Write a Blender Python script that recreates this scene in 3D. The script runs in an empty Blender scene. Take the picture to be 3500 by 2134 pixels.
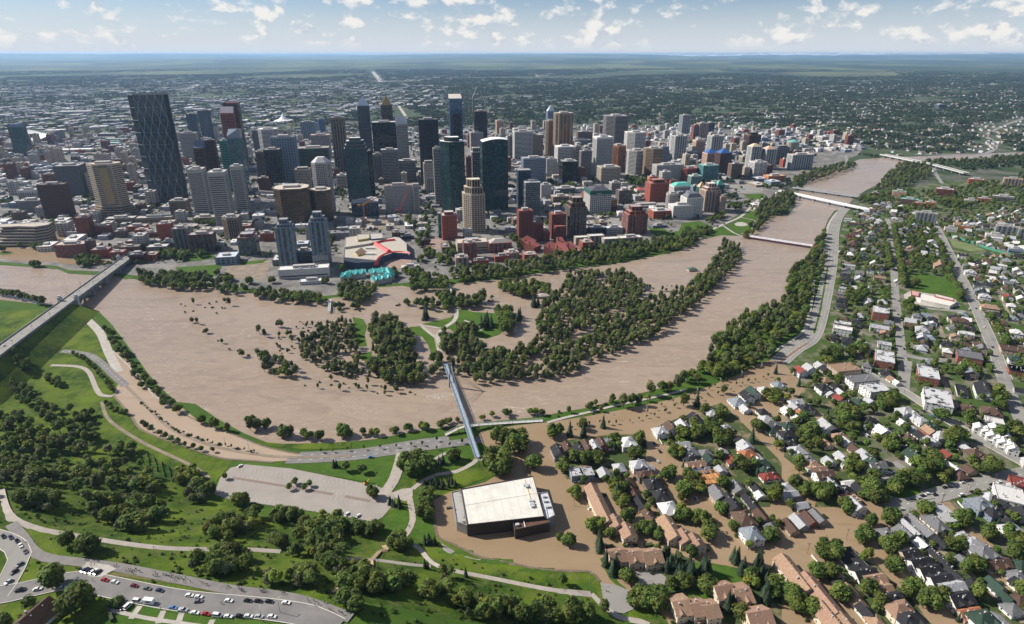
import bpy, math, random
import numpy as np
from mathutils import Vector
from mathutils.geometry import delaunay_2d_cdt
random.seed(7); RS = np.random.RandomState(11)
SC = bpy.context.scene
COL = SC.collection
R = math.radians

# ------------------------------------------------------------------ camera
CAM_H, PITCH, FPX = 315.0, R(22.7), 2113.0          # metres, radians, focal length in photo pixels (3500 wide)
cd = bpy.data.cameras.new('camera'); cam = bpy.data.objects.new('camera', cd); COL.objects.link(cam)
cam.location = (0, 0, CAM_H); cam.rotation_euler = (R(90) - PITCH, 0, 0)
cd.sensor_width = 36.0; cd.lens = FPX / 3500 * 36.0; cd.clip_start = 1.0; cd.clip_end = 200000.0
SC.camera = cam

# ------------------------------------------------------------------ sky, sun, exposure
SUN_AZ, SUN_EL = R(-74.0), R(38.0)                   # azimuth from +Y clockwise
SUN_POWER, SKY_POWER, EXPOSURE = 5.0, 0.05, 0.62
HAZE = 2.5e-5                                         # scattering per metre of the summer air
wd = bpy.data.worlds.new('World'); SC.world = wd; wd.use_nodes = True
nt = wd.node_tree; N = nt.nodes; L = nt.links; N.clear()
def wn(t, **kw):
    n = N.new(t)
    for k, v in kw.items(): setattr(n, k, v)
    return n
out = wn('ShaderNodeOutputWorld'); bg = wn('ShaderNodeBackground'); bg.inputs[1].default_value = SKY_POWER
L.new(bg.outputs[0], out.inputs[0])
sky = wn('ShaderNodeTexSky', sky_type='NISHITA', sun_disc=False)
sky.sun_elevation = SUN_EL; sky.sun_rotation = SUN_AZ
sky.altitude = 1100; sky.air_density = 1.0; sky.dust_density = .5; sky.ozone_density = 2.0
tc = wn('ShaderNodeTexCoord')
def vmath(op, a, b=None, s=None):
    n = wn('ShaderNodeVectorMath', operation=op)
    L.new(a, n.inputs[0])
    if b is not None:
        if isinstance(b, tuple): n.inputs[1].default_value = b
        else: L.new(b, n.inputs[1])
    if s is not None: n.inputs['Scale'].default_value = s
    return n.outputs[0]
def fmath(op, a, b=0.0, clamp=False):
    n = wn('ShaderNodeMath', operation=op, use_clamp=clamp)
    for i, q in enumerate((a, b)):
        if isinstance(q, (int, float)): n.inputs[i].default_value = q
        else: L.new(q, n.inputs[i])
    return n.outputs[0]
def ramp(src, a, b, smooth=True):
    n = wn('ShaderNodeMapRange'); n.interpolation_type = 'SMOOTHSTEP' if smooth else 'LINEAR'
    L.new(src, n.inputs[0]); n.inputs[1].default_value = a; n.inputs[2].default_value = b
    return n.outputs[0]
def noise(vec, sc, det, rough=.55):
    n = wn('ShaderNodeTexNoise'); n.inputs['Scale'].default_value = sc; n.inputs['Detail'].default_value = det
    n.inputs['Roughness'].default_value = rough; L.new(vec, n.inputs['Vector']); return n.outputs[0]
nrm = vmath('NORMALIZE', tc.outputs['Generated'])
sep = wn('ShaderNodeSeparateXYZ'); L.new(nrm, sep.inputs[0])
squash = vmath('MULTIPLY', nrm, (1.0, 1.0, 1.7))      # cumulus seen from the side: wider than high
warp = wn('ShaderNodeTexNoise'); warp.inputs['Scale'].default_value = 9.0; warp.inputs['Detail'].default_value = 2
L.new(squash, warp.inputs['Vector'])
q = vmath('ADD', squash, vmath('SCALE', warp.outputs['Color'], s=.035))
def cloud(vec):
    big = noise(vec, 11.0, 2.0, .5); fine = noise(vec, 44.0, 6.0, .62)
    return fmath('ADD', fmath('MULTIPLY', big, .54), fmath('MULTIPLY', fine, .46))
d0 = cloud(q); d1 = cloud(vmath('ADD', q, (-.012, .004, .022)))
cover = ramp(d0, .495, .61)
lit = ramp(fmath('SUBTRACT', d0, d1), -.035, .045)  # sunward cloud sides brightened and undersides greyed in the cloud colour
low = ramp(sep.outputs[2], .002, .022)               # clouds dissolve into the haze at the horizon
cover = fmath('MULTIPLY', fmath('MULTIPLY', cover, low), .9)
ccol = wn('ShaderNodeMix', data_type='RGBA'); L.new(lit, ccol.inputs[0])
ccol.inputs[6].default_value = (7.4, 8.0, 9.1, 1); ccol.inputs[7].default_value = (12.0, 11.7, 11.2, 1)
veil = wn('ShaderNodeMix', data_type='RGBA')          # thin white veil of summer haze low in the sky
L.new(fmath('SUBTRACT', 1.0, ramp(sep.outputs[2], -.01, .095)), veil.inputs[0])
L.new(vmath('MULTIPLY', sky.outputs[0], (.88, 1.0, 1.22)), veil.inputs[6]); veil.inputs[7].default_value = (8.9, 9.5, 10.4, 1)
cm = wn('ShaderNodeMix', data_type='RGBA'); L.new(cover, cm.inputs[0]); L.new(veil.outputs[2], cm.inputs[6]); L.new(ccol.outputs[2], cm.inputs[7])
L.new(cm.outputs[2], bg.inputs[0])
wd.cycles.sampling_method = 'MANUAL'; wd.cycles.sample_map_resolution = 256

sd = bpy.data.lights.new('sun', 'SUN'); sun = bpy.data.objects.new('sun', sd); COL.objects.link(sun)
sd.energy = SUN_POWER; sd.angle = R(0.55); sd.color = (1.0, .94, .85)
TOSUN = Vector((math.sin(SUN_AZ) * math.cos(SUN_EL), math.cos(SUN_AZ) * math.cos(SUN_EL), math.sin(SUN_EL)))
sun.rotation_euler = TOSUN.to_track_quat('Z', 'Y').to_euler()
SC.view_settings.view_transform = 'Standard'; SC.view_settings.look = 'None'
SC.view_settings.exposure = EXPOSURE; SC.view_settings.gamma = 1.0; SC.view_settings.use_curve_mapping = False
SC.render.engine = 'CYCLES'; cy = SC.cycles
cy.use_adaptive_sampling = True; cy.adaptive_threshold = .02; cy.max_bounces = 4; cy.diffuse_bounces = 2; cy.glossy_bounces = 2; cy.transmission_bounces = 2; cy.transparent_max_bounces = 4; cy.volume_bounces = 2
cy.use_denoising = True; cy.caustics_reflective = False; cy.caustics_refractive = False; cy.sample_clamp_indirect = 4.0

# ------------------------------------------------------------------ map: where a point seen in the photograph stands on the ground
TILE = {'F': (0, 0, 1.421), 'S': (0, 0, 1.0),
        'A1': (0, 0, .487), 'A2': (1100, 0, .487), 'A3': (2300, 0, .487),
        'B1': (0, 600, .487), 'B2': (1100, 600, .487), 'B3': (2300, 600, .487),
        'C1': (0, 1200, .6218), 'C2': (1100, 1200, .6218), 'C3': (2300, 1200, .6218),
        'Q1': (0, 300, .25), 'Q2': (600, 300, .25), 'Q3': (1200, 300, .25), 'Q4': (1800, 340, .25), 'Q5': (2200, 380, .25),
        'R1': (0, 600, .25), 'R2': (600, 600, .25), 'R3': (1100, 600, .25), 'R4': (1600, 600, .25), 'R5': (2100, 600, .25),
        'H1': (1850, 1634, 1 / 3), 'H2': (2679, 1634, 1 / 3), 'H3': (1850, 1234, .5864), 'H4': (2679, 1234, .5864), 'H5': (2679, 784, .5864),
        'Z1': (300, 1900, .2841), 'Z2': (1450, 1250, .2331), 'Z3': (0, 750, .3329)}
CP, SP = math.cos(PITCH), math.sin(PITCH)
def S(t, x, y):
    a, b, k = TILE[t]; return a + x * k, b + y * k
def ray(sx, sy):
    cx = (sx - 1750) / FPX; cy_ = (1067 - sy) / FPX
    return cx, CP + SP * cy_, -SP + CP * cy_
def at(t, x, y, z=0.0):
    d = ray(*S(t, x, y)); k = (z - CAM_H) / d[2]
    return d[0] * k, d[1] * k
def proj(X, Y, Z):
    dz = Z - CAM_H; fw = Y * CP - dz * SP; up = Y * SP + dz * CP
    return 1750 + FPX * X / fw, 1067 - FPX * up / fw

# the bluff: foot line and rim line
HILL = 48.0
FOOT = [at('F', x, y) for x, y in ((-300, 965), (0, 965), (120, 1000), (230, 1060), (330, 1100), (430, 1150), (520, 1200), (640, 1235), (800, 1262),
        (930, 1285), (1050, 1318), (1180, 1350), (1290, 1372), (1420, 1395), (1450, 1440), (1520, 1502))]
RIM = [at('F', x, y, HILL) for x, y in ((-300, 1190), (0, 1240), (60, 1290), (140, 1330), (270, 1352), (440, 1385), (650, 1418), (750, 1436), (850, 1480), (930, 1560))]
FOOTP = np.array(FOOT + [(FOOT[-1][0] + 10, 150), (60, -400), (-1600, -400), (-1600, FOOT[0][1] + 100)])
RIMP = np.array(RIM + [(-30, -400), (-1600, -400), (-1600, RIM[0][1] + 60)])
def inpoly(P, x, y):
    x = np.asarray(x, float); y = np.asarray(y, float); c = np.zeros(x.shape, bool)
    for i in range(len(P)):
        x1, y1 = P[i - 1]; x2, y2 = P[i]
        if y1 == y2: continue
        c ^= ((y1 > y) != (y2 > y)) & (x < (x2 - x1) * (y - y1) / (y2 - y1) + x1)
    return c
def pdist(P, x, y, n=None):
    x = np.asarray(x, float); y = np.asarray(y, float); sh = x.shape; X, Y = x.ravel(), y.ravel(); Q = np.asarray(P, float)[:n or len(P)]; d = np.full(X.shape, 1e9)
    st = max(1, int(400000 // max(1, X.size)))
    for i in range(0, len(Q) - 1, st):
        A = Q[i:i + st]; B = Q[i + 1:i + st + 1]; A = A[:len(B)]; e = B - A; ax = X[None] - A[:, :1]; ay = Y[None] - A[:, 1:]
        t = (ax * e[:, :1] + ay * e[:, 1:]) / ((e * e).sum(1)[:, None] + 1e-9); np.clip(t, 0, 1, t); ax -= t * e[:, :1]; ay -= t * e[:, 1:]
        d = np.minimum(d, np.sqrt((ax * ax + ay * ay).min(0)))
    return d.reshape(sh)
def hill(x, y):
    a = inpoly(FOOTP, x, y); b = inpoly(RIMP, x, y)
    df = pdist(FOOTP, x, y, len(FOOT)); dr = pdist(RIMP, x, y, len(RIM)); t = df / (df + dr + 1e-6)
    bump = 1.2 * np.sin(np.asarray(x) * .031 + 1) * np.sin(np.asarray(y) * .043) * np.clip(df / 40, 0, 1) * np.clip(dr / 30, 0, 1)
    return np.where(b, HILL, np.where(a, HILL * (t * t * (3 - 2 * t) * .5 + t * .5) + bump, 0.0))
HY1 = max(p[1] for p in FOOT) + 60
def G(t, x, y):
    """ground point (x, y, z) under a point of the photograph"""
    sx, sy = S(t, x, y); d = ray(sx, sy); k = -CAM_H / d[2]
    X, Y = d[0] * k, d[1] * k
    if not (Y < HY1 and X < 220): return X, Y, 0.0
    ks = np.linspace((HILL + 4 - CAM_H) / d[2], k, 160)
    xs, ys, zs = d[0] * ks, d[1] * ks, CAM_H + d[2] * ks
    g = zs - hill(xs, ys); i = int(np.argmax(g <= 0))
    if g[i] > 0: return X, Y, 0.0
    if i == 0: return xs[0], ys[0], float(hill(xs[0], ys[0]))
    w = g[i - 1] / (g[i - 1] - g[i] + 1e-9); kk = ks[i - 1] + w * (ks[i] - ks[i - 1])
    return d[0] * kk, d[1] * kk, CAM_H + d[2] * kk
def GZ(x, y): return float(hill(np.array([x]), np.array([y]))[0]) if (y < HY1 and x < 220) else 0.0

GA, GB = R(-11), R(28)                                # bearings of the two street grids

# ------------------------------------------------------------------ builders
class MB:
    """collects faces for one mesh"""
    def __init__(s): s.v, s.f, s.m = [], [], []
    def face(s, pts, m=0):
        n = len(s.v); s.v += [tuple(p) for p in pts]; s.f.append(tuple(range(n, n + len(pts)))); s.m.append(m)
    def box(s, x0, x1, y0, y1, z0, z1, m=0, bottom=True):
        n = len(s.v)
        s.v += [(x0, y0, z0), (x1, y0, z0), (x1, y1, z0), (x0, y1, z0), (x0, y0, z1), (x1, y0, z1), (x1, y1, z1), (x0, y1, z1)]
        F = [(4, 5, 6, 7), (0, 1, 5, 4), (1, 2, 6, 5), (2, 3, 7, 6), (3, 0, 4, 7)] + ([(3, 2, 1, 0)] if bottom else [])
        s.f += [tuple(n + i for i in q) for q in F]; s.m += [m] * len(F)
    def hexa(s, p, m=0):
        n = len(s.v); s.v += [tuple(q) for q in p]
        F = [(4, 5, 6, 7), (0, 1, 5, 4), (1, 2, 6, 5), (2, 3, 7, 6), (3, 0, 4, 7), (3, 2, 1, 0)]
        s.f += [tuple(n + i for i in q) for q in F]; s.m += [m] * 6
    def bar(s, a, b, r, m=0, r2=None):
        a, b = Vector(a), Vector(b); d = (b - a).normalized(); r2 = r if r2 is None else r2
        u = d.cross(Vector((0, 0, 1)) if abs(d.z) < .9 else Vector((1, 0, 0))).normalized(); w = d.cross(u)
        s.hexa([a + u * r + w * r, a - u * r + w * r, a - u * r - w * r, a + u * r - w * r, b + u * r2 + w * r2, b - u * r2 + w * r2, b - u * r2 - w * r2, b + u * r2 - w * r2], m)
    def tube(s, a, b, r, r2=None, n=8, m=0):
        a, b = Vector(a), Vector(b); d = (b - a).normalized(); r2 = r if r2 is None else r2
        u = d.cross(Vector((0, 0, 1)) if abs(d.z) < .9 else Vector((1, 0, 0))).normalized(); w = d.cross(u); k = len(s.v)
        for c, rr in ((a, r), (b, r2)):
            for i in range(n):
                t = 2 * math.pi * i / n; s.v.append(tuple(c + (u * math.cos(t) + w * math.sin(t)) * rr))
        for i in range(n): s.f.append((k + i, k + (i + 1) % n, k + n + (i + 1) % n, k + n + i)); s.m.append(m)
        s.f.append(tuple(range(k + n, k + 2 * n))); s.m.append(m)
        s.f.append(tuple(reversed(range(k, k + n)))); s.m.append(m)
    def prism(s, poly, z0, z1, m=0, mt=None):
        n = len(poly)
        for i in range(n):
            a, b = poly[i], poly[(i + 1) % n]
            s.face([(a[0], a[1], z0), (b[0], b[1], z0), (b[0], b[1], z1), (a[0], a[1], z1)], m)
        s.face([(p[0], p[1], z1) for p in poly], m if mt is None else mt)
    def ring(s, poly, z0, z1, o0, o1, m=0):
        A, B = offset(poly, o0), offset(poly, o1); n = len(poly)
        for i in range(n):
            j = (i + 1) % n; a, b, c, d = B[i], B[j], A[i], A[j]
            s.face([(a[0], a[1], z0), (b[0], b[1], z0), (b[0], b[1], z1), (a[0], a[1], z1)], m)
            s.face([(a[0], a[1], z1), (b[0], b[1], z1), (d[0], d[1], z1), (c[0], c[1], z1)], m)
            s.face([(c[0], c[1], z0), (d[0], d[1], z0), (b[0], b[1], z0), (a[0], a[1], z0)], m)
    def mesh(s, name, mats):
        me = bpy.data.meshes.new(name); me.from_pydata(s.v, [], s.f)
        for q in (mats if isinstance(mats, (list, tuple)) else [mats]): me.materials.append(q)
        if any(s.m): me.polygons.foreach_set('material_index', s.m)
        me.update(); return me
    def build(s, name, mats, parent=None, loc=None, rz=0.0):
        return link(name, s.mesh(name, mats), parent, loc, rz)
def offset(poly, d):
    n = len(poly); o = []
    for i in range(n):
        p0, p1, p2 = Vector(poly[i - 1]), Vector(poly[i]), Vector(poly[(i + 1) % n])
        e1, e2 = (p1 - p0).normalized(), (p2 - p1).normalized()
        n1, n2 = Vector((e1.y, -e1.x)), Vector((e2.y, -e2.x)); b = n1 + n2
        k = d * 2 / max(b.length_squared, .6)
        o.append((p1.x + b.x * k, p1.y + b.y * k))
    return o
def link(name, data, parent=None, loc=None, rz=0.0):
    o = bpy.data.objects.new(name, data); COL.objects.link(o)
    if loc is not None: o.location = loc
    if rz: o.rotation_euler = (0, 0, rz)
    if parent is not None: o.parent = parent
    return o
def tag(o, label=None, cat=None, group=None, kind=None):
    if label: o['label'] = label
    if cat: o['category'] = cat
    if group: o['group'] = group
    if kind: o['kind'] = kind
    return o
def thing(name, label, cat, loc, rz=0.0, group=None): return tag(link(name, None, None, loc, rz), label, cat, group)
RANKED = []                                           # things whose labels get a place among their look-alikes at the end

# ------------------------------------------------------------------ materials
MATS = {}
def material(name, col, rough=.8, spec=.3, metal=0.0, col2=None, nscale=.2, ndet=4.0, contrast=(.35, .65), bump=0.0, bscale=1.0,
             objrand=0.0, trans=0.0, stretch=None, cell=None, world=True, col3=None, n3=1.0):
    """principled material: colour, broken up by noise (col2), per-object tone (objrand), bump, cell = per-pane variation"""
    if name in MATS: return MATS[name]
    m = bpy.data.materials.new(name); m.use_nodes = True; t = m.node_tree; b = t.nodes['Principled BSDF']
    b.inputs['Roughness'].default_value = rough; b.inputs['Specular IOR Level'].default_value = spec; b.inputs['Metallic'].default_value = metal
    c4 = (*col, 1); b.inputs['Base Color'].default_value = c4
    src = None
    if col2 is not None or bump or cell:
        if world: co = t.nodes.new('ShaderNodeNewGeometry').outputs['Position']
        else: co = t.nodes.new('ShaderNodeTexCoord').outputs['Object']
        if stretch:
            mp = t.nodes.new('ShaderNodeMapping'); mp.inputs['Rotation'].default_value = (0, 0, stretch[3]); mp.inputs['Scale'].default_value = stretch[:3]
            t.links.new(co, mp.inputs[0]); co = mp.outputs[0]
    if col2 is not None:
        n = t.nodes.new('ShaderNodeTexNoise'); n.inputs['Scale'].default_value = nscale; n.inputs['Detail'].default_value = ndet; n.inputs['Roughness'].default_value = .6
        t.links.new(co, n.inputs['Vector'])
        r = t.nodes.new('ShaderNodeMapRange'); r.inputs[1].default_value, r.inputs[2].default_value = contrast; t.links.new(n.outputs[0], r.inputs[0])
        x = t.nodes.new('ShaderNodeMix'); x.data_type = 'RGBA'; x.inputs[6].default_value = c4; x.inputs[7].default_value = (*col2, 1)
        t.links.new(r.outputs[0], x.inputs[0]); src = x.outputs[2]
    if col3 is not None:
        n = t.nodes.new('ShaderNodeTexNoise'); n.inputs['Scale'].default_value = n3; n.inputs['Detail'].default_value = 6; n.inputs['Roughness'].default_value = .7; t.links.new(co, n.inputs['Vector'])
        r = t.nodes.new('ShaderNodeMapRange'); r.inputs[1].default_value, r.inputs[2].default_value = .48, .7; t.links.new(n.outputs[0], r.inputs[0])
        x = t.nodes.new('ShaderNodeMix'); x.data_type = 'RGBA'; t.links.new(src, x.inputs[6]); x.inputs[7].default_value = (*col3, 1); t.links.new(r.outputs[0], x.inputs[0]); src = x.outputs[2]
    if cell:
        oc = t.nodes.new('ShaderNodeTexCoord').outputs['Object']
        a = t.nodes.new('ShaderNodeVectorMath'); a.operation = 'DIVIDE'; a.inputs[1].default_value = cell; t.links.new(oc, a.inputs[0])
        a2 = t.nodes.new('ShaderNodeVectorMath'); a2.operation = 'FLOOR'; t.links.new(a.outputs[0], a2.inputs[0])
        w = t.nodes.new('ShaderNodeTexWhiteNoise'); t.links.new(a2.outputs[0], w.inputs['Vector'])
        p = t.nodes.new('ShaderNodeMath'); p.operation = 'POWER'; p.inputs[1].default_value = 2.5; t.links.new(w.outputs['Value'], p.inputs[0])
        x = t.nodes.new('ShaderNodeMix'); x.data_type = 'RGBA'; x.inputs[6].default_value = tuple(c * .7 for c in col) + (1,)
        x.inputs[7].default_value = tuple(min(1, c * 1.6 + .03) for c in col) + (1,)
        t.links.new(p.outputs[0], x.inputs[0]); src = x.outputs[2]
    if objrand:
        oi = t.nodes.new('ShaderNodeObjectInfo'); h = t.nodes.new('ShaderNodeHueSaturation')
        h.inputs['Color'].default_value = c4
        if src: t.links.new(src, h.inputs['Color'])
        mr = t.nodes.new('ShaderNodeMapRange'); mr.inputs[3].default_value = 1 - objrand; mr.inputs[4].default_value = 1 + objrand
        t.links.new(oi.outputs['Random'], mr.inputs[0]); t.links.new(mr.outputs[0], h.inputs['Value'])
        m2 = t.nodes.new('ShaderNodeMath'); m2.operation = 'MULTIPLY'; m2.inputs[1].default_value = 7.13; t.links.new(oi.outputs['Random'], m2.inputs[0])
        m3 = t.nodes.new('ShaderNodeMath'); m3.operation = 'FRACT'; t.links.new(m2.outputs[0], m3.inputs[0])
        mh = t.nodes.new('ShaderNodeMapRange'); mh.inputs[3].default_value = .5 - objrand * .09; mh.inputs[4].default_value = .5 + objrand * .05
        t.links.new(m3.outputs[0], mh.inputs[0]); t.links.new(mh.outputs[0], h.inputs['Hue']); src = h.outputs[0]
    if src: t.links.new(src, b.inputs['Base Color'])
    if bump:
        n = t.nodes.new('ShaderNodeTexNoise'); n.inputs['Scale'].default_value = bscale; n.inputs['Detail'].default_value = 4; t.links.new(co, n.inputs['Vector'])
        bp = t.nodes.new('ShaderNodeBump'); bp.inputs['Strength'].default_value = 1.0; bp.inputs['Distance'].default_value = bump
        t.links.new(n.outputs[0], bp.inputs['Height']); t.links.new(bp.outputs[0], b.inputs['Normal'])
    if trans:
        tr = t.nodes.new('ShaderNodeBsdfTranslucent'); ms = t.nodes.new('ShaderNodeMixShader'); ms.inputs[0].default_value = trans
        if src: t.links.new(src, tr.inputs[0])
        else: tr.inputs[0].default_value = c4
        o = t.nodes['Material Output']; t.links.new(b.outputs[0], ms.inputs[1]); t.links.new(tr.outputs[0], ms.inputs[2]); t.links.new(ms.outputs[0], o.inputs[0])
    MATS[name] = m; return m
def paint(c, rough=.75, metal=0.0, spec=.3):
    """plain wall, roof or paint colour with a little dirt"""
    k = 'paint_%02d_%02d_%02d_%d' % (*[int(v * 99) for v in c], int(rough * 10))
    return material(k, c, rough, spec, metal, col2=tuple(v * .72 for v in c), nscale=.35, contrast=(.45, .8))
def glass(c, rough=.06, metal=.0, cell=(3.0, 3.0, 3.9), spec=.32):
    k = 'glass_%03d_%03d_%03d_%d' % (*[int(v * 999) for v in c], int(metal * 10))
    return material(k, c, rough, spec, metal, cell=cell, bump=.02, bscale=.12, world=False)
# ================================================================== the setting: ground, water, roads
# ---- ground sheet with the bluff, far rolling hills
def ground_material():
    m = bpy.data.materials.new('ground_cover'); m.use_nodes = True; t = m.node_tree; b = t.nodes['Principled BSDF']; b.inputs['Roughness'].default_value = .95
    b.inputs['Specular IOR Level'].default_value = .1
    pos = t.nodes.new('ShaderNodeNewGeometry').outputs['Position']
    def nz(sc, det=4.0, st=None):
        n = t.nodes.new('ShaderNodeTexNoise'); n.inputs['Scale'].default_value = sc; n.inputs['Detail'].default_value = det; n.inputs['Roughness'].default_value = .62
        if st:
            mp = t.nodes.new('ShaderNodeMapping'); mp.inputs['Rotation'].default_value = (0, 0, .2); mp.inputs['Scale'].default_value = st; t.links.new(pos, mp.inputs[0]); t.links.new(mp.outputs[0], n.inputs['Vector'])
        else: t.links.new(pos, n.inputs['Vector'])
        return n.outputs[0]
    def mr(s, a, c):
        n = t.nodes.new('ShaderNodeMapRange'); n.inputs[1].default_value, n.inputs[2].default_value = a, c; t.links.new(s, n.inputs[0]); return n.outputs[0]
    def mix(f, a, c):
        n = t.nodes.new('ShaderNodeMix'); n.data_type = 'RGBA'; t.links.new(f, n.inputs[0])
        for i, q in ((6, a), (7, c)):
            if isinstance(q, tuple): n.inputs[i].default_value = (*q, 1)
            else: t.links.new(q, n.inputs[i])
        return n.outputs[2]
    grass = mix(mr(nz(.02, 6), .35, .65), (.033, .078, .010), (.064, .115, .016))
    grass = mix(mr(nz(.3, 5), .5, .8), grass, (.048, .066, .018))
    town = mix(mr(nz(.012, 5), .42, .6), (.03, .055, .02), (.11, .11, .09))         # yards, lanes, roofs too small to tell apart
    town = mix(mr(nz(.0011, 3), .5, .62), town, (.05, .075, .03))
    vor = t.nodes.new('ShaderNodeTexVoronoi'); vor.inputs['Scale'].default_value = .0011
    mp = t.nodes.new('ShaderNodeMapping'); mp.inputs['Rotation'].default_value = (0, 0, .19); mp.inputs['Scale'].default_value = (.55, .32, 1); t.links.new(pos, mp.inputs[0]); t.links.new(mp.outputs[0], vor.inputs['Vector']); vor.distance = 'CHEBYCHEV'
    sx = t.nodes.new('ShaderNodeSeparateColor'); t.links.new(vor.outputs['Color'], sx.inputs[0])
    field = mix(mr(sx.outputs[0], .25, .75), (.03, .05, .03), (.12, .14, .06)); field = mix(mr(nz(.0006, 5), .5, .6), field, (.028, .042, .022))
    ln = t.nodes.new('ShaderNodeVectorMath'); ln.operation = 'LENGTH'; t.links.new(pos, ln.inputs[0])
    near = mix(mr(ln.outputs['Value'], 1100, 1700), grass, town)
    allc = mix(mr(ln.outputs['Value'], 8500, 13000), near, field)
    t.links.new(allc, b.inputs['Base Color']); return m
def axis(pts):
    o = []
    for a, c, st in pts: o += list(np.arange(a, c, st))
    return np.array(o + [pts[-1][1]])
gx = axis([(-60000, -20000, 4000), (-20000, -6000, 1400), (-6000, -1200, 400), (-1200, -700, 50), (-700, 240, 9), (240, 800, 40), (800, 6000, 400), (6000, 20000, 1400), (20000, 64000, 2200)])
gy = axis([(-400, 130, 60), (130, 640, 8), (640, 1200, 40), (1200, 6000, 300), (6000, 20000, 1000), (20000, 66000, 1500)])
XX, YY = np.meshgrid(gx, gy); ZZ = hill(XX, YY)
rr = np.hypot(XX, YY)
far = np.clip((rr - 13000) / 30000, 0, 1)
ZZ = ZZ + far * (150 + 70 * np.sin(XX / 5200 + 1.3) + 45 * np.sin(XX / 2300 + YY / 4100) + 40 * np.sin(YY / 3300 + .5) - 60 * np.clip(XX / 30000, 0, 1.3)) \
     + np.clip((rr - 40000) / 20000, 0, 1) * 70
ZZ = np.minimum(ZZ, 300 + 15 * np.sin(XX / 1900))
nx, ny = len(gx), len(gy)
V = np.stack([XX, YY, ZZ], -1).reshape(-1, 3)
idx = np.arange(nx * ny).reshape(ny, nx)
Fq = np.stack([idx[:-1, :-1], idx[:-1, 1:], idx[1:, 1:], idx[1:, :-1]], -1).reshape(-1, 4)
me = bpy.data.meshes.new('ground'); me.from_pydata(V.tolist(), [], Fq.tolist()); me.materials.append(ground_material()); me.shade_smooth()
tag(link('ground', me), kind='structure')

# ---- distant snow mountains on the right of the horizon
mb = MB(); xs = np.linspace(9000, 52000, 150); ys0 = 53000
hts = [130 + 120 * abs(math.sin(x / 2900 + 1)) + 80 * abs(math.sin(x / 1130)) + 45 * abs(math.sin(x / 610 + 2)) + 25 * RS.rand() for x in xs]
hts = [h * min(1, (x - 8000) / 14000) * .68 for h, x in zip(hts, xs)]
for i in range(len(xs) - 1):
    a, c = xs[i], xs[i + 1]; h, k = hts[i] + 130, hts[i + 1] + 130
    mb.face([(a, ys0 - 2500, 90), (c, ys0 - 2500, 90), (c, ys0 - 500, k * .62), (a, ys0 - 500, h * .62)], 0)
    mb.face([(a, ys0 - 500, h * .62), (c, ys0 - 500, k * .62), (c, ys0 + 300, k), (a, ys0 + 300, h)], 1)
    mb.face([(a, ys0 + 300, h), (c, ys0 + 300, k), (c, ys0 + 3000, 90), (a, ys0 + 3000, 90)], 1)
tag(mb.build('mountains', [material('mountain_forest', (.04, .06, .05), .95), material('mountain_snow', (.75, .75, .78), .9, col2=(.2, .22, .25), nscale=.0011, contrast=(.5, .6))]), kind='structure')

# ---- sheets and strips draped on the ground
RZ = [0]
def drape(name, P, mat, z, res=None, parent=None, kind='structure'):
    RZ[0] += 1; z += (RZ[0] % 24) * .0018
    P = [(float(p[0]), float(p[1])) for p in P]; n = len(P)
    verts = [Vector(p) for p in P]
    if res:
        A = np.array(P); x0, y0 = A.min(0); x1, y1 = A.max(0)
        g = np.array([(x, y) for x in np.arange(x0 + res / 2, x1, res) for y in np.arange(y0 + res / 2, y1, res)])
        if len(g):
            ok = inpoly(A, g[:, 0], g[:, 1]) & (pdist(np.vstack([A, A[:1]]), g[:, 0], g[:, 1]) > res * .3)
            verts += [Vector(p) for p in g[ok]]
    vo, _, fo, *_ = delaunay_2d_cdt(verts, [(i, (i + 1) % n) for i in range(n)], [], 1, 1e-4)
    va = np.array([(v.x, v.y) for v in vo]); zz = hill(va[:, 0], va[:, 1]) + z
    fo = [tuple(f) for f in fo]
    fo = [f if ((va[f[1], 0] - va[f[0], 0]) * (va[f[2], 1] - va[f[0], 1]) - (va[f[1], 1] - va[f[0], 1]) * (va[f[2], 0] - va[f[0], 0])) > 0 else tuple(reversed(f)) for f in fo]
    me = bpy.data.meshes.new(name); me.from_pydata([(a[0], a[1], c) for a, c in zip(va.tolist(), zz.tolist())], [], fo); me.materials.append(mat)
    o = link(name, me, parent)
    if parent is None: tag(o, kind=kind)
    return o
def pts(t, s): return [(float(a), float(b)) for a, b in (q.split(',') for q in s.split())]
def area(name, t, s, mat, z, res=None, hz=None):
    """a ground region outlined as it is seen in the photograph"""
    P = [at(t, x, y, hz) if hz is not None else G(t, x, y)[:2] for x, y in pts(t, s)]
    return drape(name, P, mat, z, res)
def smooth(P, step=6.0):
    P = [Vector(p) for p in P]; o = []
    for i in range(len(P) - 1):
        p0, p1, p2, p3 = P[max(i - 1, 0)], P[i], P[i + 1], P[min(i + 2, len(P) - 1)]
        n = max(1, int((p2 - p1).length / step))
        for k in range(n):
            t = k / n; o.append(.5 * ((2 * p1) + (p2 - p0) * t + (2 * p0 - 5 * p1 + 4 * p2 - p3) * t * t + (3 * p1 - p0 - 3 * p2 + p3) * t ** 3))
    return o + [P[-1]]
ROADS = []                                            # centre lines kept clear of trees and houses
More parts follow.
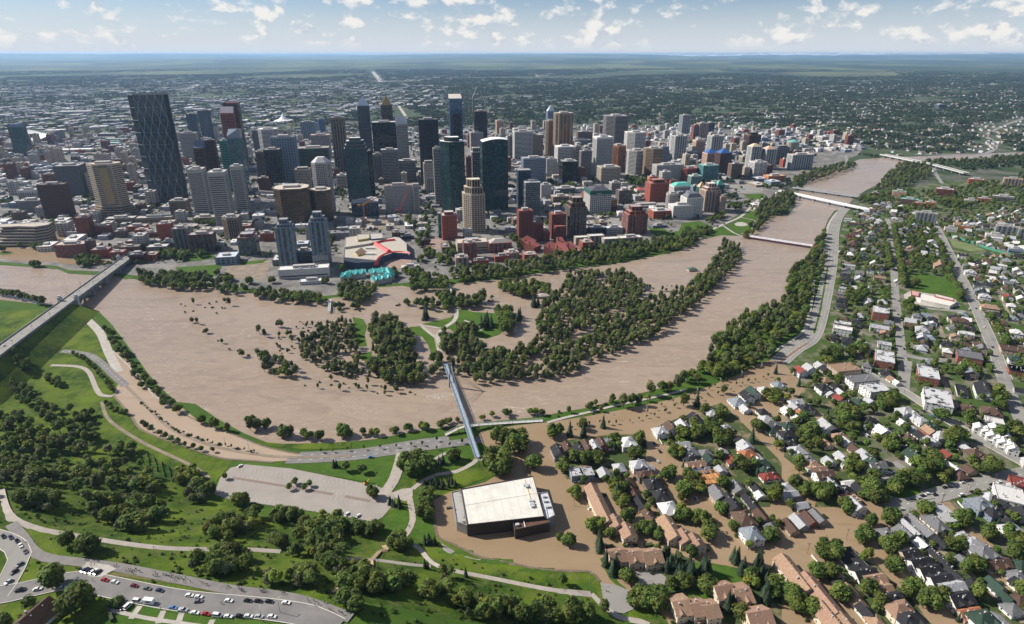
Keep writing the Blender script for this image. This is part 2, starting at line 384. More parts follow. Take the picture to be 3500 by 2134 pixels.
def ribbon(name, C, w, mat, z, parent=None, off=0.0, clear=True, kind='structure', kerb=None):
    RZ[0] += 1; z += (RZ[0] % 24) * .0018                # no two strips in one plane
    Lft, Rgt = [], []
    for i, p in enumerate(C):
        d = (C[min(i + 1, len(C) - 1)] - C[max(i - 1, 0)]).normalized(); n = Vector((d.y, -d.x))
        Lft.append(p + n * (off - w / 2)); Rgt.append(p + n * (off + w / 2))
    zl, zr = (hill(np.array([p.x for p in q]), np.array([p.y for p in q])) + z for q in (Lft, Rgt))
    if w < 14: zm = (zl + zr) / 2; zl = zr = zm
    mb = MB()
    for i in range(len(C) - 1):
        mb.face([(Lft[i].x, Lft[i].y, zl[i]), (Rgt[i].x, Rgt[i].y, zr[i]), (Rgt[i + 1].x, Rgt[i + 1].y, zr[i + 1]), (Lft[i + 1].x, Lft[i + 1].y, zl[i + 1])])
    o = mb.build(name, mat, parent)
    if parent is None: tag(o, kind=kind)
    if clear: ROADS.append((np.array([(p.x, p.y) for p in C]), w / 2 + abs(off)))
    if kerb:
        k = MB()
        for Q, zz in ((Lft, zl), (Rgt, zr)):
            for i in range(len(Q) - 1):
                a, c = Q[i], Q[i + 1]; d = (c - a).normalized(); n = Vector((d.y, -d.x)) * .2
                k.hexa([(a.x - n.x, a.y - n.y, zz[i] - .1), (a.x + n.x, a.y + n.y, zz[i] - .1), (c.x + n.x, c.y + n.y, zz[i + 1] - .1), (c.x - n.x, c.y - n.y, zz[i + 1] - .1),
                        (a.x - n.x, a.y - n.y, zz[i] + .14), (a.x + n.x, a.y + n.y, zz[i] + .14), (c.x + n.x, c.y + n.y, zz[i + 1] + .14), (c.x - n.x, c.y - n.y, zz[i + 1] + .14)])
        k.build('kerb', kerb, o)
    return o
def dashes(C, off, mat, parent, z, on=3.0, gap=6.0, w=.22):
    mb = MB(); acc = 0.0
    for i in range(len(C) - 1):
        a, c = C[i], C[i + 1]; d = c - a; ln = d.length
        if ln < .01: continue
        d /= ln; n = Vector((d.y, -d.x)); s = 0.0
        while s < ln:
            ph = acc % (on + gap)
            if ph < on:
                e = min(ln, s + on - ph); p, q = a + d * s + n * off, a + d * e + n * off; zz = GZ(p.x, p.y) + z
                mb.face([(p.x - n.x * w / 2, p.y - n.y * w / 2, zz), (p.x + n.x * w / 2, p.y + n.y * w / 2, zz), (q.x + n.x * w / 2, q.y + n.y * w / 2, zz), (q.x - n.x * w / 2, q.y - n.y * w / 2, zz)])
            else: e = min(ln, s + on + gap - ph)
            acc += e - s; s = e
    if mb.f: tag(mb.build('lane_markings', mat, parent), kind='stuff')
def road(name, t, s, w, mat, z=.30, marks=(), kerb=None, step=6.0, clear=True, dash=(3, 6), mw=.25):
    C = smooth([G(t, x, y)[:2] for x, y in pts(t, s)], step)
    o = ribbon(name, C, w, mat, z, kerb=kerb, clear=clear)
    for m in marks: dashes(C, m, PAINT_W, o, z + .05, *dash, w=mw)
    return C, o

ASPH = material('asphalt', (.15, .145, .14), .9, .2, col2=(.20, .19, .18), nscale=.08, bump=.004, bscale=3)
ASPH_D = material('asphalt_worn', (.235, .225, .205), .9, .2, col2=(.165, .158, .15), nscale=.05, contrast=(.5, .7))
CONC = material('concrete_walk', (.40, .37, .33), .85, .25, col2=(.32, .29, .26), nscale=.15)
PATH = material('path_surface', (.30, .265, .23), .9, .2, col2=(.36, .32, .28), nscale=.2)
PAVE = material('city_paving', (.21, .195, .175), .88, .25, col2=(.095, .092, .088), nscale=.03, ndet=6, contrast=(.38, .62))
GRASS = material('mown_grass', (.056, .118, .012), .95, .1, col2=(.036, .082, .010), nscale=.06, ndet=7, bump=.1, bscale=.9, col3=(.085, .11, .03), n3=.22)
GRASS_D = material('rough_grass', (.026, .060, .006), .95, .1, col2=(.096, .142, .012), nscale=.03, ndet=9, contrast=(.40, .60), bump=.5, bscale=.9, col3=(.105, .115, .035), n3=.16)
DRY = material('dry_grass', (.15, .125, .055), .95, .1, col2=(.07, .09, .03), nscale=.12, ndet=6)
DIRT = material('bare_earth', (.27, .22, .165), .95, .1, col2=(.18, .15, .12), nscale=.08, ndet=6)
PAINT_W = material('road_paint', (.72, .70, .66), .7)
KERB = material('kerb_concrete', (.50, .47, .43), .85)

# ---- water
def water(name, c1, c2, flow, rough, bump, bs, foam=0.0, glint=.35):
    m = bpy.data.materials.new(name); m.use_nodes = True; t = m.node_tree; b = t.nodes['Principled BSDF']
    b.inputs['Roughness'].default_value = rough; b.inputs['Specular IOR Level'].default_value = glint; b.inputs['IOR'].default_value = 1.33
    pos = t.nodes.new('ShaderNodeNewGeometry').outputs['Position']
    def mp(sc, rot):
        n = t.nodes.new('ShaderNodeMapping'); n.inputs['Scale'].default_value = sc; n.inputs['Rotation'].default_value = (0, 0, rot); t.links.new(pos, n.inputs[0]); return n.outputs[0]
    def nz(v, sc, det, dist=0.0):
        n = t.nodes.new('ShaderNodeTexNoise'); n.inputs['Scale'].default_value = sc; n.inputs['Detail'].default_value = det; n.inputs['Roughness'].default_value = .6
        n.inputs['Distortion'].default_value = dist; t.links.new(v, n.inputs['Vector']); return n.outputs[0]
    def mr(s, a, c):
        n = t.nodes.new('ShaderNodeMapRange'); n.inputs[1].default_value, n.inputs[2].default_value = a, c; t.links.new(s, n.inputs[0]); return n.outputs[0]
    def mx(f, a, c):
        n = t.nodes.new('ShaderNodeMix'); n.data_type = 'RGBA'; t.links.new(f, n.inputs[0])
        for i, q in ((6, a), (7, c)):
            if isinstance(q, tuple): n.inputs[i].default_value = (*q, 1)
            else: t.links.new(q, n.inputs[i])
        return n.outputs[2]
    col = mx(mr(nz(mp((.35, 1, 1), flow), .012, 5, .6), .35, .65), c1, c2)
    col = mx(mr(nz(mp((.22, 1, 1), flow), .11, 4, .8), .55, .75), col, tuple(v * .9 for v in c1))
    if foam: col = mx(mr(nz(mp((.4, 1, 1), flow + .35), .22, 5, 1.0), .46, .66), col, tuple(v * 1.05 for v in c1)); col = mx(mr(nz(mp((.3, 1, 1), flow - .1), .045, 4, 1.5), .52, .68), col, tuple(v * .93 for v in c2))  # light and dark of the ripples put into the water colour
    if foam:
        fo = t.nodes.new('ShaderNodeMath'); fo.operation = 'MULTIPLY'
        t.links.new(mr(nz(mp((.3, 1, 1), flow + .2), .2, 7, 1.2), .60, .75), fo.inputs[0]); t.links.new(mr(nz(pos, .009, 2), .45, .65), fo.inputs[1])
        col = mx(fo.outputs[0], col, (.62, .56, .48))
    t.links.new(col, b.inputs['Base Color'])
    bp = t.nodes.new('ShaderNodeBump'); bp.inputs['Distance'].default_value = bump; bp.inputs['Strength'].default_value = 1
    t.links.new(nz(mp((.45, 1, 1), flow), bs, 5, .5), bp.inputs['Height']); t.links.new(bp.outputs[0], b.inputs['Normal'])
    return m
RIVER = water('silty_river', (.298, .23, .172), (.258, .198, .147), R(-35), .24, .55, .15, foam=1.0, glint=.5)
FLOOD = water('flood_water', (.245, .174, .105), (.275, .198, .122), R(20), .22, .035, .35)

river_px = '''-350,600 0,638 137,647 164,659 274,665 336,674 435,686 531,693 583,701 720,725 771,727 798,717 870,713 894,693 966,688 993,693 1072,688 1089,684 1185,674
 1281,660 1384,645 1459,638 1521,628 1562,619 1631,605 1656,591 1670,586 1689,566 1707,573 1733,566 1777,568 1800,571 1802,563 1821,549 1846,531 1853,520 1897,517 1912,498 1915,470
 1934,446 1961,425 2030,397 2067,384 2133,379 2201,377 2463,366 2900,345 2900,356 2463,375 2235,387 2184,394 2153,411 2133,432 2095,452 2064,469 2057,473 2037,497 2006,508 1992,528 1982,552 1954,593
 1934,628 1903,660 1890,725 1850,765 1804,775 1780,790 1756,805 1718,845 1690,880 1639,920 1500,958 1420,980 1330,996 1280,1005 1200,1012 1130,1021 1000,1038 900,1057 850,1062
 700,1072 640,1064 590,1044 530,1012 470,972 425,967 385,932 355,897 330,862 300,822 270,782 240,752 209,737 110,733 0,722 -350,690'''
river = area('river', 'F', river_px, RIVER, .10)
RIVERP = np.array([at('F', x, y) for x, y in pts('F', river_px)])
flood_px = '''1145,1058 1155,1040 1240,1024 1317,1016 1400,1004 1518,982 1619,960 1706,930 1780,900 1829,872 1877,862 1890,880 1912,905 1990,1010 2050,1080 2092,1140 2108,1185 2140,1222
 2180,1222 2284,1205 2318,1251 2406,1326 2463,1385 2600,1460 2600,1620 1640,1620 1606,1495 1570,1450 1490,1425 1457,1409 1443,1400 1421,1376 1380,1374 1299,1369 1225,1354 1155,1339 1089,1308 1054,1291 1037,1208 1054,1190
 1093,1181 1168,1160 1200,1140 1205,1100 1180,1080'''
MUDDY = water('muddy_road_water', (.33, .25, .178), (.36, .275, .2), R(-40), .25, .05, .3)
area('flood_water', 'F', flood_px, FLOOD, .12)
FLOODP = np.array([at('F', x, y) for x, y in pts('F', flood_px)])
area('flood_water', 'F', '272,950 284,925 276,900 256,862 284,845 310,869 357,931 379,954 437,981 478,1013 574,1050 640,1075 718,1092 770,1092 810,1088 790,1098 718,1107 656,1111 590,1106 525,1101 436,1071 344,1036 314,1000', MUDDY, .16)
area('flood_water', 'R1', '0,930 380,1010 560,870 700,820 860,790 980,650 1030,800 1060,860 720,940 620,930 620,980 760,1000 800,1110 1000,1130 1200,1140 1420,1150 1460,1190 1350,1230 1000,1220 700,1190 200,1170 0,1130', FLOOD, .2)

# ---- city paving on the south bank
area('city_pavement', 'F', '''-500,560 -400,330 900,315 1900,310 2000,330 2080,355 2060,375 1950,415 1900,445 1880,470 1800,500 1740,540 1690,560 1480,602 1330,632 1180,660 1080,672 980,680 890,688 860,705 780,712 700,712 580,692
 530,685 430,672 340,665 270,655 165,650 137,640 0,630 -350,595''', PAVE, .06)
def gridroad(name, t, x, y, d0, d1, w, bearing, mat=ASPH, marks=(0,)):
    p = Vector(at(t, x, y)); d = Vector((math.sin(bearing), math.cos(bearing)))
    C = [p + d * s for s in np.linspace(d0, d1, 90)]; C = [c for c in C if not inpoly(RIVERP, c.x, c.y) and not (pdist(RIVERP, c.x, c.y) < 28)]
    o = ribbon(name, C, w, mat, .26)
    for m in marks: dashes(C, m, PAINT_W, o, .31)
CR0 = len(ROADS)
for y_, w_, a, c in ((600, 15, -420, 60), (560, 17, -450, 700), (522, 17, -800, 900), (495, 17, -900, 900), (470, 17, -900, 950), (448, 17, -1000, 1000), (430, 17, -1000, 1000), (413, 17, -1000, 1100), (396, 18, -1000, 1100), (380, 16, -1100, 1200), (362, 16, -1200, 1200)):
    gridroad('avenue', 'F', 900, y_, a, c, w_, GA + R(90))
for x_, a, c in ((300, -60, 1500), (478, -160, 1500), (640, -180, 1500), (790, -220, 1500), (1040, -300, 1500), (1190, -170, 1500), (1345, -170, 1500), (1480, -180, 1500), (1625, -150, 1300), (1760, -90, 1300)):
    gridroad('street', 'F', x_, 560, a, c, 15, GA)
CR1 = len(ROADS)
area('gravel_lot', 'R2', '720,1220 860,1200 1310,1150 1270,1290 1220,1430 660,1400', DIRT, .24)
area('parking_lot', 'R4', '1640,600 1880,600 2180,590 2190,740 1640,730', ASPH_D, .30)
area('parking_lot', 'R5', '1560,130 2000,115 2040,150 2030,225 1700,250 1580,200', ASPH_D, .30)
area('plaza', 'R3', '1330,880 1560,860 1800,930 1790,1000 1500,1010 1400,1000', material('brick_paving', (.30, .21, .17), .85, col2=(.24, .17, .14), nscale=.2), .30)
area('plaza', 'R3', '850,1150 1240,1130 1200,1290 960,1270 850,1250', MATS['brick_paving'], .30)
area('construction_pit', 'R3', '380,600 960,570 1010,720 380,770', DIRT, .30)
for s in ('930,650 1160,630 1290,680 1370,720 1330,780 1240,830 1100,850 980,870 720,890 660,800 880,760', '1350,740 1500,690 1690,800 1500,815 1330,830', '1740,560 1860,480 2010,540 1930,600',
          '1590,680 1740,580 1920,610 1890,720 1760,800 1600,720', '1760,260 2050,250 2010,330 1870,340', '460,690 600,700 800,800 820,880 660,870 500,780'):
    area('lawn', 'R5', s, GRASS, .34)
area('lawn', 'R2', '0,1260 560,1220 640,1235 560,1370 330,1420 60,1390', GRASS, .34); area('lawn', 'R2', '30,1080 500,1060 560,1140 100,1190', GRASS, .34)
area('lawn', 'R2', '870,1190 1260,1150 1190,1200 900,1230', GRASS, .36)
area('lawn', 'R1', '0,1050 200,1060 130,1085 0,1085', GRASS, .34); area('lawn', 'R1', '340,950 480,930 420,965 360,975', GRASS, .34); area('lawn', 'R1', '0,1200 700,1255 810,1270 760,1285 300,1240 0,1222', GRASS, .34)
area('lawn', 'R1', '1590,1340 1820,1400 1720,1425 1590,1380', GRASS, .36)
area('ball_diamond', 'R5', '1640,665 1680,645 1740,640 1800,655 1825,680 1790,695 1730,698 1660,690', CONC, .40)
for s, w in (('1340,740 1520,660 1720,570 1850,450 1970,330', 6), ('1490,690 1620,780 1740,830 1830,850', 4), ('1740,800 1850,770 1900,700 1930,620', 3.5), ('1720,575 1910,612', 3), ('1850,470 2010,535', 3)):
    road('path', 'R5', s, w, CONC, .42)
area('island_lawn', 'B2', '215,995 290,1010 318,1060 300,1120 318,1200 225,1205 235,1100', GRASS, .3)
area('island_lawn', 'B2', '255,1260 350,1235 345,1310 280,1300', GRASS, .3)
area('island_lawn', 'B2', '615,1065 690,1060 780,1110 815,1290 780,1295 745,1190 700,1130 630,1120', GRASS, .3)
area('island_lawn', 'B2', '700,1045 900,1000 940,970 970,940 1070,960 1240,970 1350,1010 1290,1080 1240,1120 1150,1150 1060,1120 960,1130 900,1080 850,1080 800,1060', GRASS, .3)
road('path', 'B2', '940,930 945,985 920,1030 860,1070 815,1120 820,1180 830,1270', 5.5, CONC, .42)
road('path', 'B2', '700,1060 760,1110 800,1140', 4, CONC, .46); road('path', 'B2', '680,1050 790,1070 850,1075', 3, CONC, .5); road('path', 'B2', '1000,1020 1080,1050 1120,1090', 3, CONC, .46)

# ---- left bank: parkway, ramps, hillside
area('hillside_grass', 'F', '''-60,770 0,752 80,745 170,752 215,775 262,845 262,880 290,930 280,948 324,994 350,1029 438,1064 525,1096 560,1108 520,1160 525,1190 620,1222 800,1255 910,1262 960,1180 985,1120 1060,1110 1150,1098 1205,1105 1200,1140
 1090,1180 1037,1206 1052,1290 1089,1309 1155,1340 1299,1371 1421,1378 1455,1412 1560,1450 1604,1500 1610,1560 -80,1560''', GRASS_D, .12, res=9)
MEM, o = road('parkway', 'F', '205,765 240,800 262,850 285,895', 9, CONC, .2)
road('parkway', 'F', '690,1107 740,1106 860,1098 990,1080 1100,1066 1160,1058', 10, ASPH, .2, marks=(0,))
road('parkway', 'F', '720,1096 860,1088 985,1068 1080,1056', 9, ASPH, .2, marks=(0,))
road('parkway', 'C1', '340,1 480,20 560,70 620,130 690,190', 8, ASPH, .3, marks=(0,))
road('footpath', 'C1', '280,80 350,82 440,90 490,120 530,210 560,245 620,250', 4.5, PATH, .35)
road('river_wall', 'C1', '620,5 700,80 780,165 850,255 880,275', 1.6, CONC, 1.4)
road('boulevard', 'C1', '690,190 760,260 830,330 930,420 1050,480 1200,530 1400,568 1600,585 1930,578', 3.2, DIRT, .34, clear=False)
area('riverside_verge', 'C1', '1430,500 1560,512 1930,505 1930,535 1700,545 1480,525', GRASS_D, .3)
area('lawn', 'C2', '0,620 200,615 380,605 420,640 400,690 340,755 300,730 0,680', GRASS, .22)
area('lawn', 'C2', '640,590 740,560 830,575 800,620 740,650 650,670 625,650', GRASS, .22)
area('lawn', 'C2', '590,730 660,690 780,640 900,590 930,620 900,700 750,755 640,780', GRASS_D, .22)
area('lawn', 'C2', '500,790 600,830 625,1030 480,1040 490,900', GRASS, .24)
area('lawn', 'C2', '340,930 400,870 470,850 480,920 460,980 390,1035 330,1000', GRASS, .24)
lot_px = '515,1190 530,1150 555,1126 590,1118 700,1128 800,1148 905,1170 945,1185 950,1210 920,1245 900,1256 760,1232 620,1212 545,1200'
lot = area('parking_lot', 'F', lot_px, material('lot_asphalt', (.30, .27, .24), .9, .2, col2=(.26, .235, .21), nscale=.07), .3)
mb = MB()
for (a, b2, n) in ((('C1', 1330, 655), ('C1', 1930, 735), 26), (('C2', 0, 700), ('C2', 300, 745), 12), (('C1', 1310, 690), ('C1', 1930, 795), 26), (('C2', 0, 790), ('C2', 240, 850), 10), (('C1', 1270, 800), ('C1', 1920, 905), 28), (('C2', 0, 895), ('C2', 250, 940), 11)):
    p, q2 = Vector(at(*a)), Vector(at(*b2)); d = (q2 - p).normalized(); n_ = Vector((d.y, -d.x))
    for i in range(n):
        c = p.lerp(q2, i / (n - 1)); u = (n_ * .94 + d * .34) * 2.6; e = d * .07
        mb.face([(c.x - u.x - e.x, c.y - u.y - e.y, .36), (c.x + u.x - e.x, c.y + u.y - e.y, .36), (c.x + u.x + e.x, c.y + u.y + e.y, .36), (c.x - u.x + e.x, c.y - u.y + e.y, .36)][::-1])
tag(mb.build('stall_lines', material('faded_paint', (.52, .49, .45), .8), lot), kind='stuff')
for s in ('560,1150 640,1163 720,1176 800,1190', '830,1195 890,1206'):
    road('lot_island', 'F', s, 2.6, material('lot_brick', (.20, .155, .13), .9), .4, clear=False)
road('access_road', 'C2', '440,560 420,640 390,720 330,800', 9, PATH, .36)
road('path', 'C2', '470,760 490,850 500,930 470,1000 440,1035', 4.5, PATH, .4); area('plaza', 'C2', '390,780 440,760 500,755 500,800 460,830 400,810', PATH, .42)
road('path', 'C2', '500,760 560,715 640,680 740,665 830,620 855,595', 4, PATH, .4); road('path', 'C2', '610,650 620,600 680,565 740,555', 3.5, PATH, .44)
road('path', 'C2', '440,1040 530,1090 600,1170 700,1210 900,1250 1100,1290 1300,1325 1480,1340', 4.6, PATH, .4); road('path', 'C2', '120,1145 330,1160 480,1180 600,1190', 3.6, PATH, .44)
road('path', 'C2', '1480,1340 1540,1400 1620,1460 1750,1490 1800,1510', 4, PATH, .42)
area('turning_circle', 'C2', '1530,1275 1620,1290 1690,1320 1725,1370 1720,1420 1660,1445 1600,1440 1550,1390', ASPH_D, .46)
area('parking_lot', 'C2', '640,1020 660,1060 760,1120 900,1150 1040,1172 1060,1180 980,1168 850,1150 700,1115 670,1100', ASPH_D, .3)
area('driveway', 'H1', '870,960 980,960 1040,960 1200,970 1280,1020 1260,1110 1140,1130 1020,1080 930,1040', ASPH_D, .34)
road('path', 'C1', '0,765 15,830 45,900 110,950 250,995 450,1030 700,1070 900,1092 1100,1098 1350,1100 1540,1112', 5.2, PATH, .4)
road('path', 'C1', '60,950 130,1030 180,1100 260,1140 450,1165 640,1190 900,1240 1250,1310 1550,1350 1700,1385 1930,1470', 6.0, material('path_tar', (.155, .145, .14), .9, col2=(.2, .185, .17), nscale=.2), .42)
CRES, o = road('crescent_road', 'C1', '-60,1350 80,1330 250,1290 400,1265 560,1290 800,1340 1000,1375 1250,1400 1500,1425 1700,1460 1850,1530', 13, ASPH, .38, kerb=KERB)
road('side_road', 'C1', '-80,1010 20,1040 90,1080 110,1130 80,1200 30,1290 -20,1360', 11, ASPH_D, .34, kerb=KERB)
area('overlook', 'C1', '430,1215 480,1165 600,1180 640,1200 560,1245 500,1245', CONC, .46)
area('dry_verge', 'C1', '570,1235 700,1245 1000,1290 1250,1345 1500,1375 1640,1385 1640,1365 1350,1330 1100,1290 850,1245 640,1215', DRY, .28, res=8)
area('front_lawn', 'C1', '560,1490 620,1440 720,1400 1000,1430 1300,1480 1560,1500 1560,1560 540,1560', GRASS, .3, res=8)
area('front_lawn', 'C1', '150,1390 230,1360 370,1370 330,1450 200,1450', GRASS, .3, res=8)
road('footway', 'C1', '600,1425 800,1470 1000,1500 1200,1530', 2.2, CONC, .42)
for s in ('720,1475 770,1405', '870,1500 900,1430', '980,1500 1000,1440', '1150,1520 1170,1480'): road('driveway', 'C1', s, 3, CONC, .4)
road('trail', 'C1', '560,280 600,380 760,490 900,560 1050,630 1150,700', 3, DIRT, .3)

# ---- right: Sunnyside streets
area('residential_ground', 'F', '1830,872 1890,862 1960,800 1990,720 2010,600 2040,500 2100,470 2250,440 2470,430 2900,440 2900,1500 2463,1385 2406,1326 2318,1251 2284,1205 2180,1222 2140,1222 2108,1185 2092,1140 2050,1080 1990,1010 1912,905',
     material('yard_ground', (.05, .085, .02), .95, .1, col2=(.17, .15, .12), nscale=.045, ndet=5, contrast=(.47, .62)), .10)
road('parkway', 'B3', '745,1310 850,1220 960,1150 1010,1050 1050,900 1085,740 1110,600 1120,480 1130,380 1160,290 1215,225', 19, ASPH_D, .34, marks=(-5, 5, 0), kerb=KERB)
road('boulevard', 'B3', '990,1110 1030,960 1060,800 1085,640', 2.2, GRASS_D, .48, clear=False); road('boulevard', 'B3', '750,1315 850,1240 940,1180', 2, material('brick_median', (.22, .11, .07), .9), .5, clear=False)
road('riverside_path', 'B3', '700,1240 900,1110 960,960 985,800 1000,680 1060,520 1090,350 1150,260', 3.5, CONC, .42)
road('riverside_path', 'C2', '1240,395 1330,370 1480,335 1600,305 1740,275 1900,240 2000,215', 3.2, CONC, .42)
road('street', 'H5', '700,860 690,760 670,560 650,380 640,200 620,80 605,-60', 10, ASPH_D, .34)
road('street', 'H5', '1290,870 1200,640 1130,480 1060,330 985,180 900,10 860,-60', 13, ASPH_D, .36, marks=(0,), kerb=KERB)
road('street', 'H4', '1470,650 1400,600 1200,490 1000,375 840,270 720,190 600,130 480,70', 11, ASPH_D, .38, kerb=KERB)
road('street', 'H4', '1470,520 1400,380 1290,130 1240,0', 13, ASPH_D, .37)
road('street', 'H4', '700,180 705,100 720,0', 10, ASPH_D, .35); road('street', 'H5', '700,735 860,765 960,760', 9, ASPH_D, .36); road('street', 'H5', '690,430 860,465 1060,480', 8, ASPH_D, .34)
road('main_street', 'H2', '1090,340 1350,240 1600,170 1900,90 2200,20 2600,-70', 15, ASPH_D, .40, marks=(0,))
road('street', 'H4', '770,790 640,805 570,780 540,720 580,675 650,660 720,655 640,590', 7, ASPH_D, .42)
area('roundabout_lawn', 'H4', '580,740 595,710 650,690 720,700 780,730 800,770 740,795 680,805 620,790', GRASS, .5)
area('school_field', 'H5', '700,310 715,270 820,255 880,275 960,290 1000,340 1028,415 900,385 740,360', GRASS, .36)
area('school_yard', 'H5', '700,380 760,350 1000,410 1030,450 900,460 700,430', CONC, .34)
area('sports_court', 'H5', '965,60 1060,80 1180,125 1080,130 985,100', material('court_green', (.16, .19, .08), .9, col2=(.11, .14, .05), nscale=.06), .36)
for s in ('1540,900 1640,870', ): pass
for t, s, w in (('H2', '1290,470 1560,700 1800,900 2100,1150 2460,1490', 4.5), ('H4', '0,330 100,420 180,470', 4), ('H4', '920,80 960,180 1040,310', 5), ('H5', '880,500 920,600 940,660', 4.5), ('H5', '1240,350 1320,510', 4), ('H5', '450,600 430,700 470,770', 4)):
    road('lane', t, s, w, DIRT, .3)
# flooded streets stay clear of trees and houses
for t, s, w in (('H3', '620,370 700,490 800,640 900,790 930,860', 11), ('H3', '1050,230 1200,370 1400,570', 10), ('H1', '1560,0 1640,250 1800,560 1800,760', 12), ('H1', '600,560 1000,700 1500,820 2460,820', 3), ('H2', '0,640 400,600 800,470 1100,380', 13),
                ('H2', '900,560 1000,780 1250,1000 1500,1250 1700,1490', 9), ('H1', '400,1000 640,1080', 12), ('H1', '300,900 330,500 260,150', 34), ('H3', '20,460 60,700', 20), ('H3', '0,380 500,330 900,230 1400,60', 17), ('H4', '0,600 160,760', 9), ('H4', '380,400 560,540', 9),
                ('H2', '250,820 430,960', 3), ('H4', '1000,60 970,200', 5), ('H1', '1050,480 1180,660', 3), ('H3', '400,640 420,800', 4), ('H2', '1950,450 2200,720', 7), ('H4', '100,200 280,300', 7)):
    ROADS.append((np.array([at(t, x, y) for x, y in pts(t, s)]), w / 2))
for t, s in (('H1', '600,830 640,820 700,960 800,1080 880,1140 800,1130 700,1040'), ('H1', '1440,860 1700,880 1900,900 2140,980 2100,1120 1800,1060 1640,1000'), ('H1', '1240,1140 1400,1040 1640,1080 1760,1240 1650,1240 1330,1240 1290,1260'), ('H1', '2020,1330 2200,1290 2260,1310 2100,1400'),
             ('H2', '1780,230 1850,200 1960,330 1960,400'), ('H2', '2160,130 2300,90 2440,300 2380,300'), ('H2', '1240,230 1380,190 1390,205 1260,240'), ('H2', '860,60 930,50 960,130 930,160'), ('H4', '520,690 540,670 560,720 620,800 540,760'), ('H4', '500,60 600,90 660,150 600,150'),
             ('H3', '640,400 730,470 700,490'), ('H3', '780,440 830,420 850,450 800,480'), ('H3', '1130,190 1160,210 1150,225')):
    area('lawn', t, s, GRASS, .26)
YARD = material('flooded_yard', (.045, .068, .02), .9, .2, col2=(.20, .15, .095), nscale=.07, ndet=5, contrast=(.5, .64))
for t, s in (('H3', '650,405 700,370 840,320 960,275 1050,245 1180,370 1380,570 1400,600 1400,700 1330,853 1150,853 960,760 860,650 760,500'), ('H4', '20,330 60,240 180,330 300,440 420,560 470,620 440,740 300,853 180,853 200,760 100,640 0,560'), ('H2', '1250,450 1450,420 1700,640 1900,820 2200,1080 2460,1330 2460,1500 1950,1500 1700,1240 1480,1010 1250,760'),
             ('H2', '560,720 760,820 960,900 1130,1080 1330,1260 1500,1500 1000,1500 640,1120'), ('H1', '1230,840 1400,780 1560,840 2200,960 2464,900 2464,1500 1800,1500 1480,1500 1300,1240 1240,1100'), ('H3', '60,560 100,470 400,430 560,430 620,500 600,600 330,700 150,690'), ('H4', '60,240 130,150 300,200 420,330 380,400 280,330')):
    area('yard', t, s, YARD, .2)
MUD = material('wet_mud', (.10, .075, .05), .6, .4, col2=(.17, .13, .09), nscale=.3)
for t, s, w in (('F', '1443,1400 1421,1377 1380,1375 1299,1370 1225,1355 1155,1340 1089,1309 1054,1292 1045,1250 1037,1208 1054,1190', 1.8), ('F', '272,950 314,1000 344,1036 436,1071 525,1101 590,1108 656,1113', 2.0), ('F', '2108,1185 2140,1223 2180,1223 2284,1206 2318,1252', 2.2), ('F', '430,990 478,1014 574,1051 640,1076 718,1093', 1.6)):
    road('mud_line', t, s, w, MUD, .36, clear=False, step=3)
# ================================================================== downtown
FEET = []                                             # footprints (centre, radius) kept clear of trees
def plan(t, xl, xr, yt, yb=None, h=None, bearing=GA):
    """front-left corner, width and height of a building from the top edge of its front as the photograph shows it"""
    xm = (xl + xr) / 2
    if h is None:
        lo, hi = 3.0, 300.0; sy = S(t, xm, yb)[1]
        for _ in range(40):
            h = (lo + hi) / 2; X, Y = at(t, xm, yt, h)
            if proj(X, Y, 0)[1] > sy: hi = h
            else: lo = h
    P = Vector(at(t, xm, yt, h)); u = Vector((math.cos(bearing), -math.sin(bearing)))
    def hit(px):
        sx, sy = S(t, px, yt); d = ray(sx, sy); dx, dy = d[0], d[1]
        # P + u*s on the vertical plane through the camera and the ray
        den = u.x * dy - u.y * dx; return (dx * P.y - dy * P.x) / den
    a, b = hit(xl), hit(xr)
    return P + u * a, b - a, h
def footprint(kind, w, d):
    if kind == 'rect': return [(0, 0), (w, 0), (w, d), (0, d)]
    if kind == 'oct':
        c = min(w, d) * .26; return [(c, 0), (w - c, 0), (w, c), (w, d - c), (w - c, d), (c, d), (0, d - c), (0, c)]
    if kind == 'chamL':
        c = w * .34; return [(c, 0), (w, 0), (w, d), (0, d), (0, c)]
    if kind == 'round':
        return [(w / 2 + w / 2 * math.cos(a), d / 2 + d / 2 * math.sin(a)) for a in np.linspace(-math.pi / 2, 1.5 * math.pi, 17)[:-1]]
    if kind == 'bowed':
        return [(w * i / 8, -d * .16 * math.sin(math.pi * i / 8)) for i in range(9)] + [(w, d), (0, d)]
    if kind == 'bay':
        return [(0, 0), (w * .28, 0), (w * .34, -2.2), (w * .66, -2.2), (w * .72, 0), (w, 0), (w, d), (0, d)]
def edges(poly):
    for i in range(len(poly)):
        a, b = Vector(poly[i]), Vector(poly[(i + 1) % len(poly)]); yield a, b, (b - a).length
def piers(mb, poly, z0, z1, step, w, proud, m=0, corner=True):
    for a, b, ln in edges(poly):
        if ln < w * 1.5: continue
        d = (b - a) / ln; n = Vector((d.y, -d.x)); k = max(1, round(ln / step))
        for i in range(k + 1):
            if not corner and i in (0, k): continue
            s = min(max(ln * i / k, w / 2), ln - w / 2); c = a + d * s
            p = [c - d * w / 2 - n * .2, c + d * w / 2 - n * .2, c + d * w / 2 + n * proud, c - d * w / 2 + n * proud]
            q2 = [p[3], p[2], p[1], p[0]]
            mb.hexa([(v.x, v.y, z0) for v in q2] + [(v.x, v.y, z1) for v in q2], m)
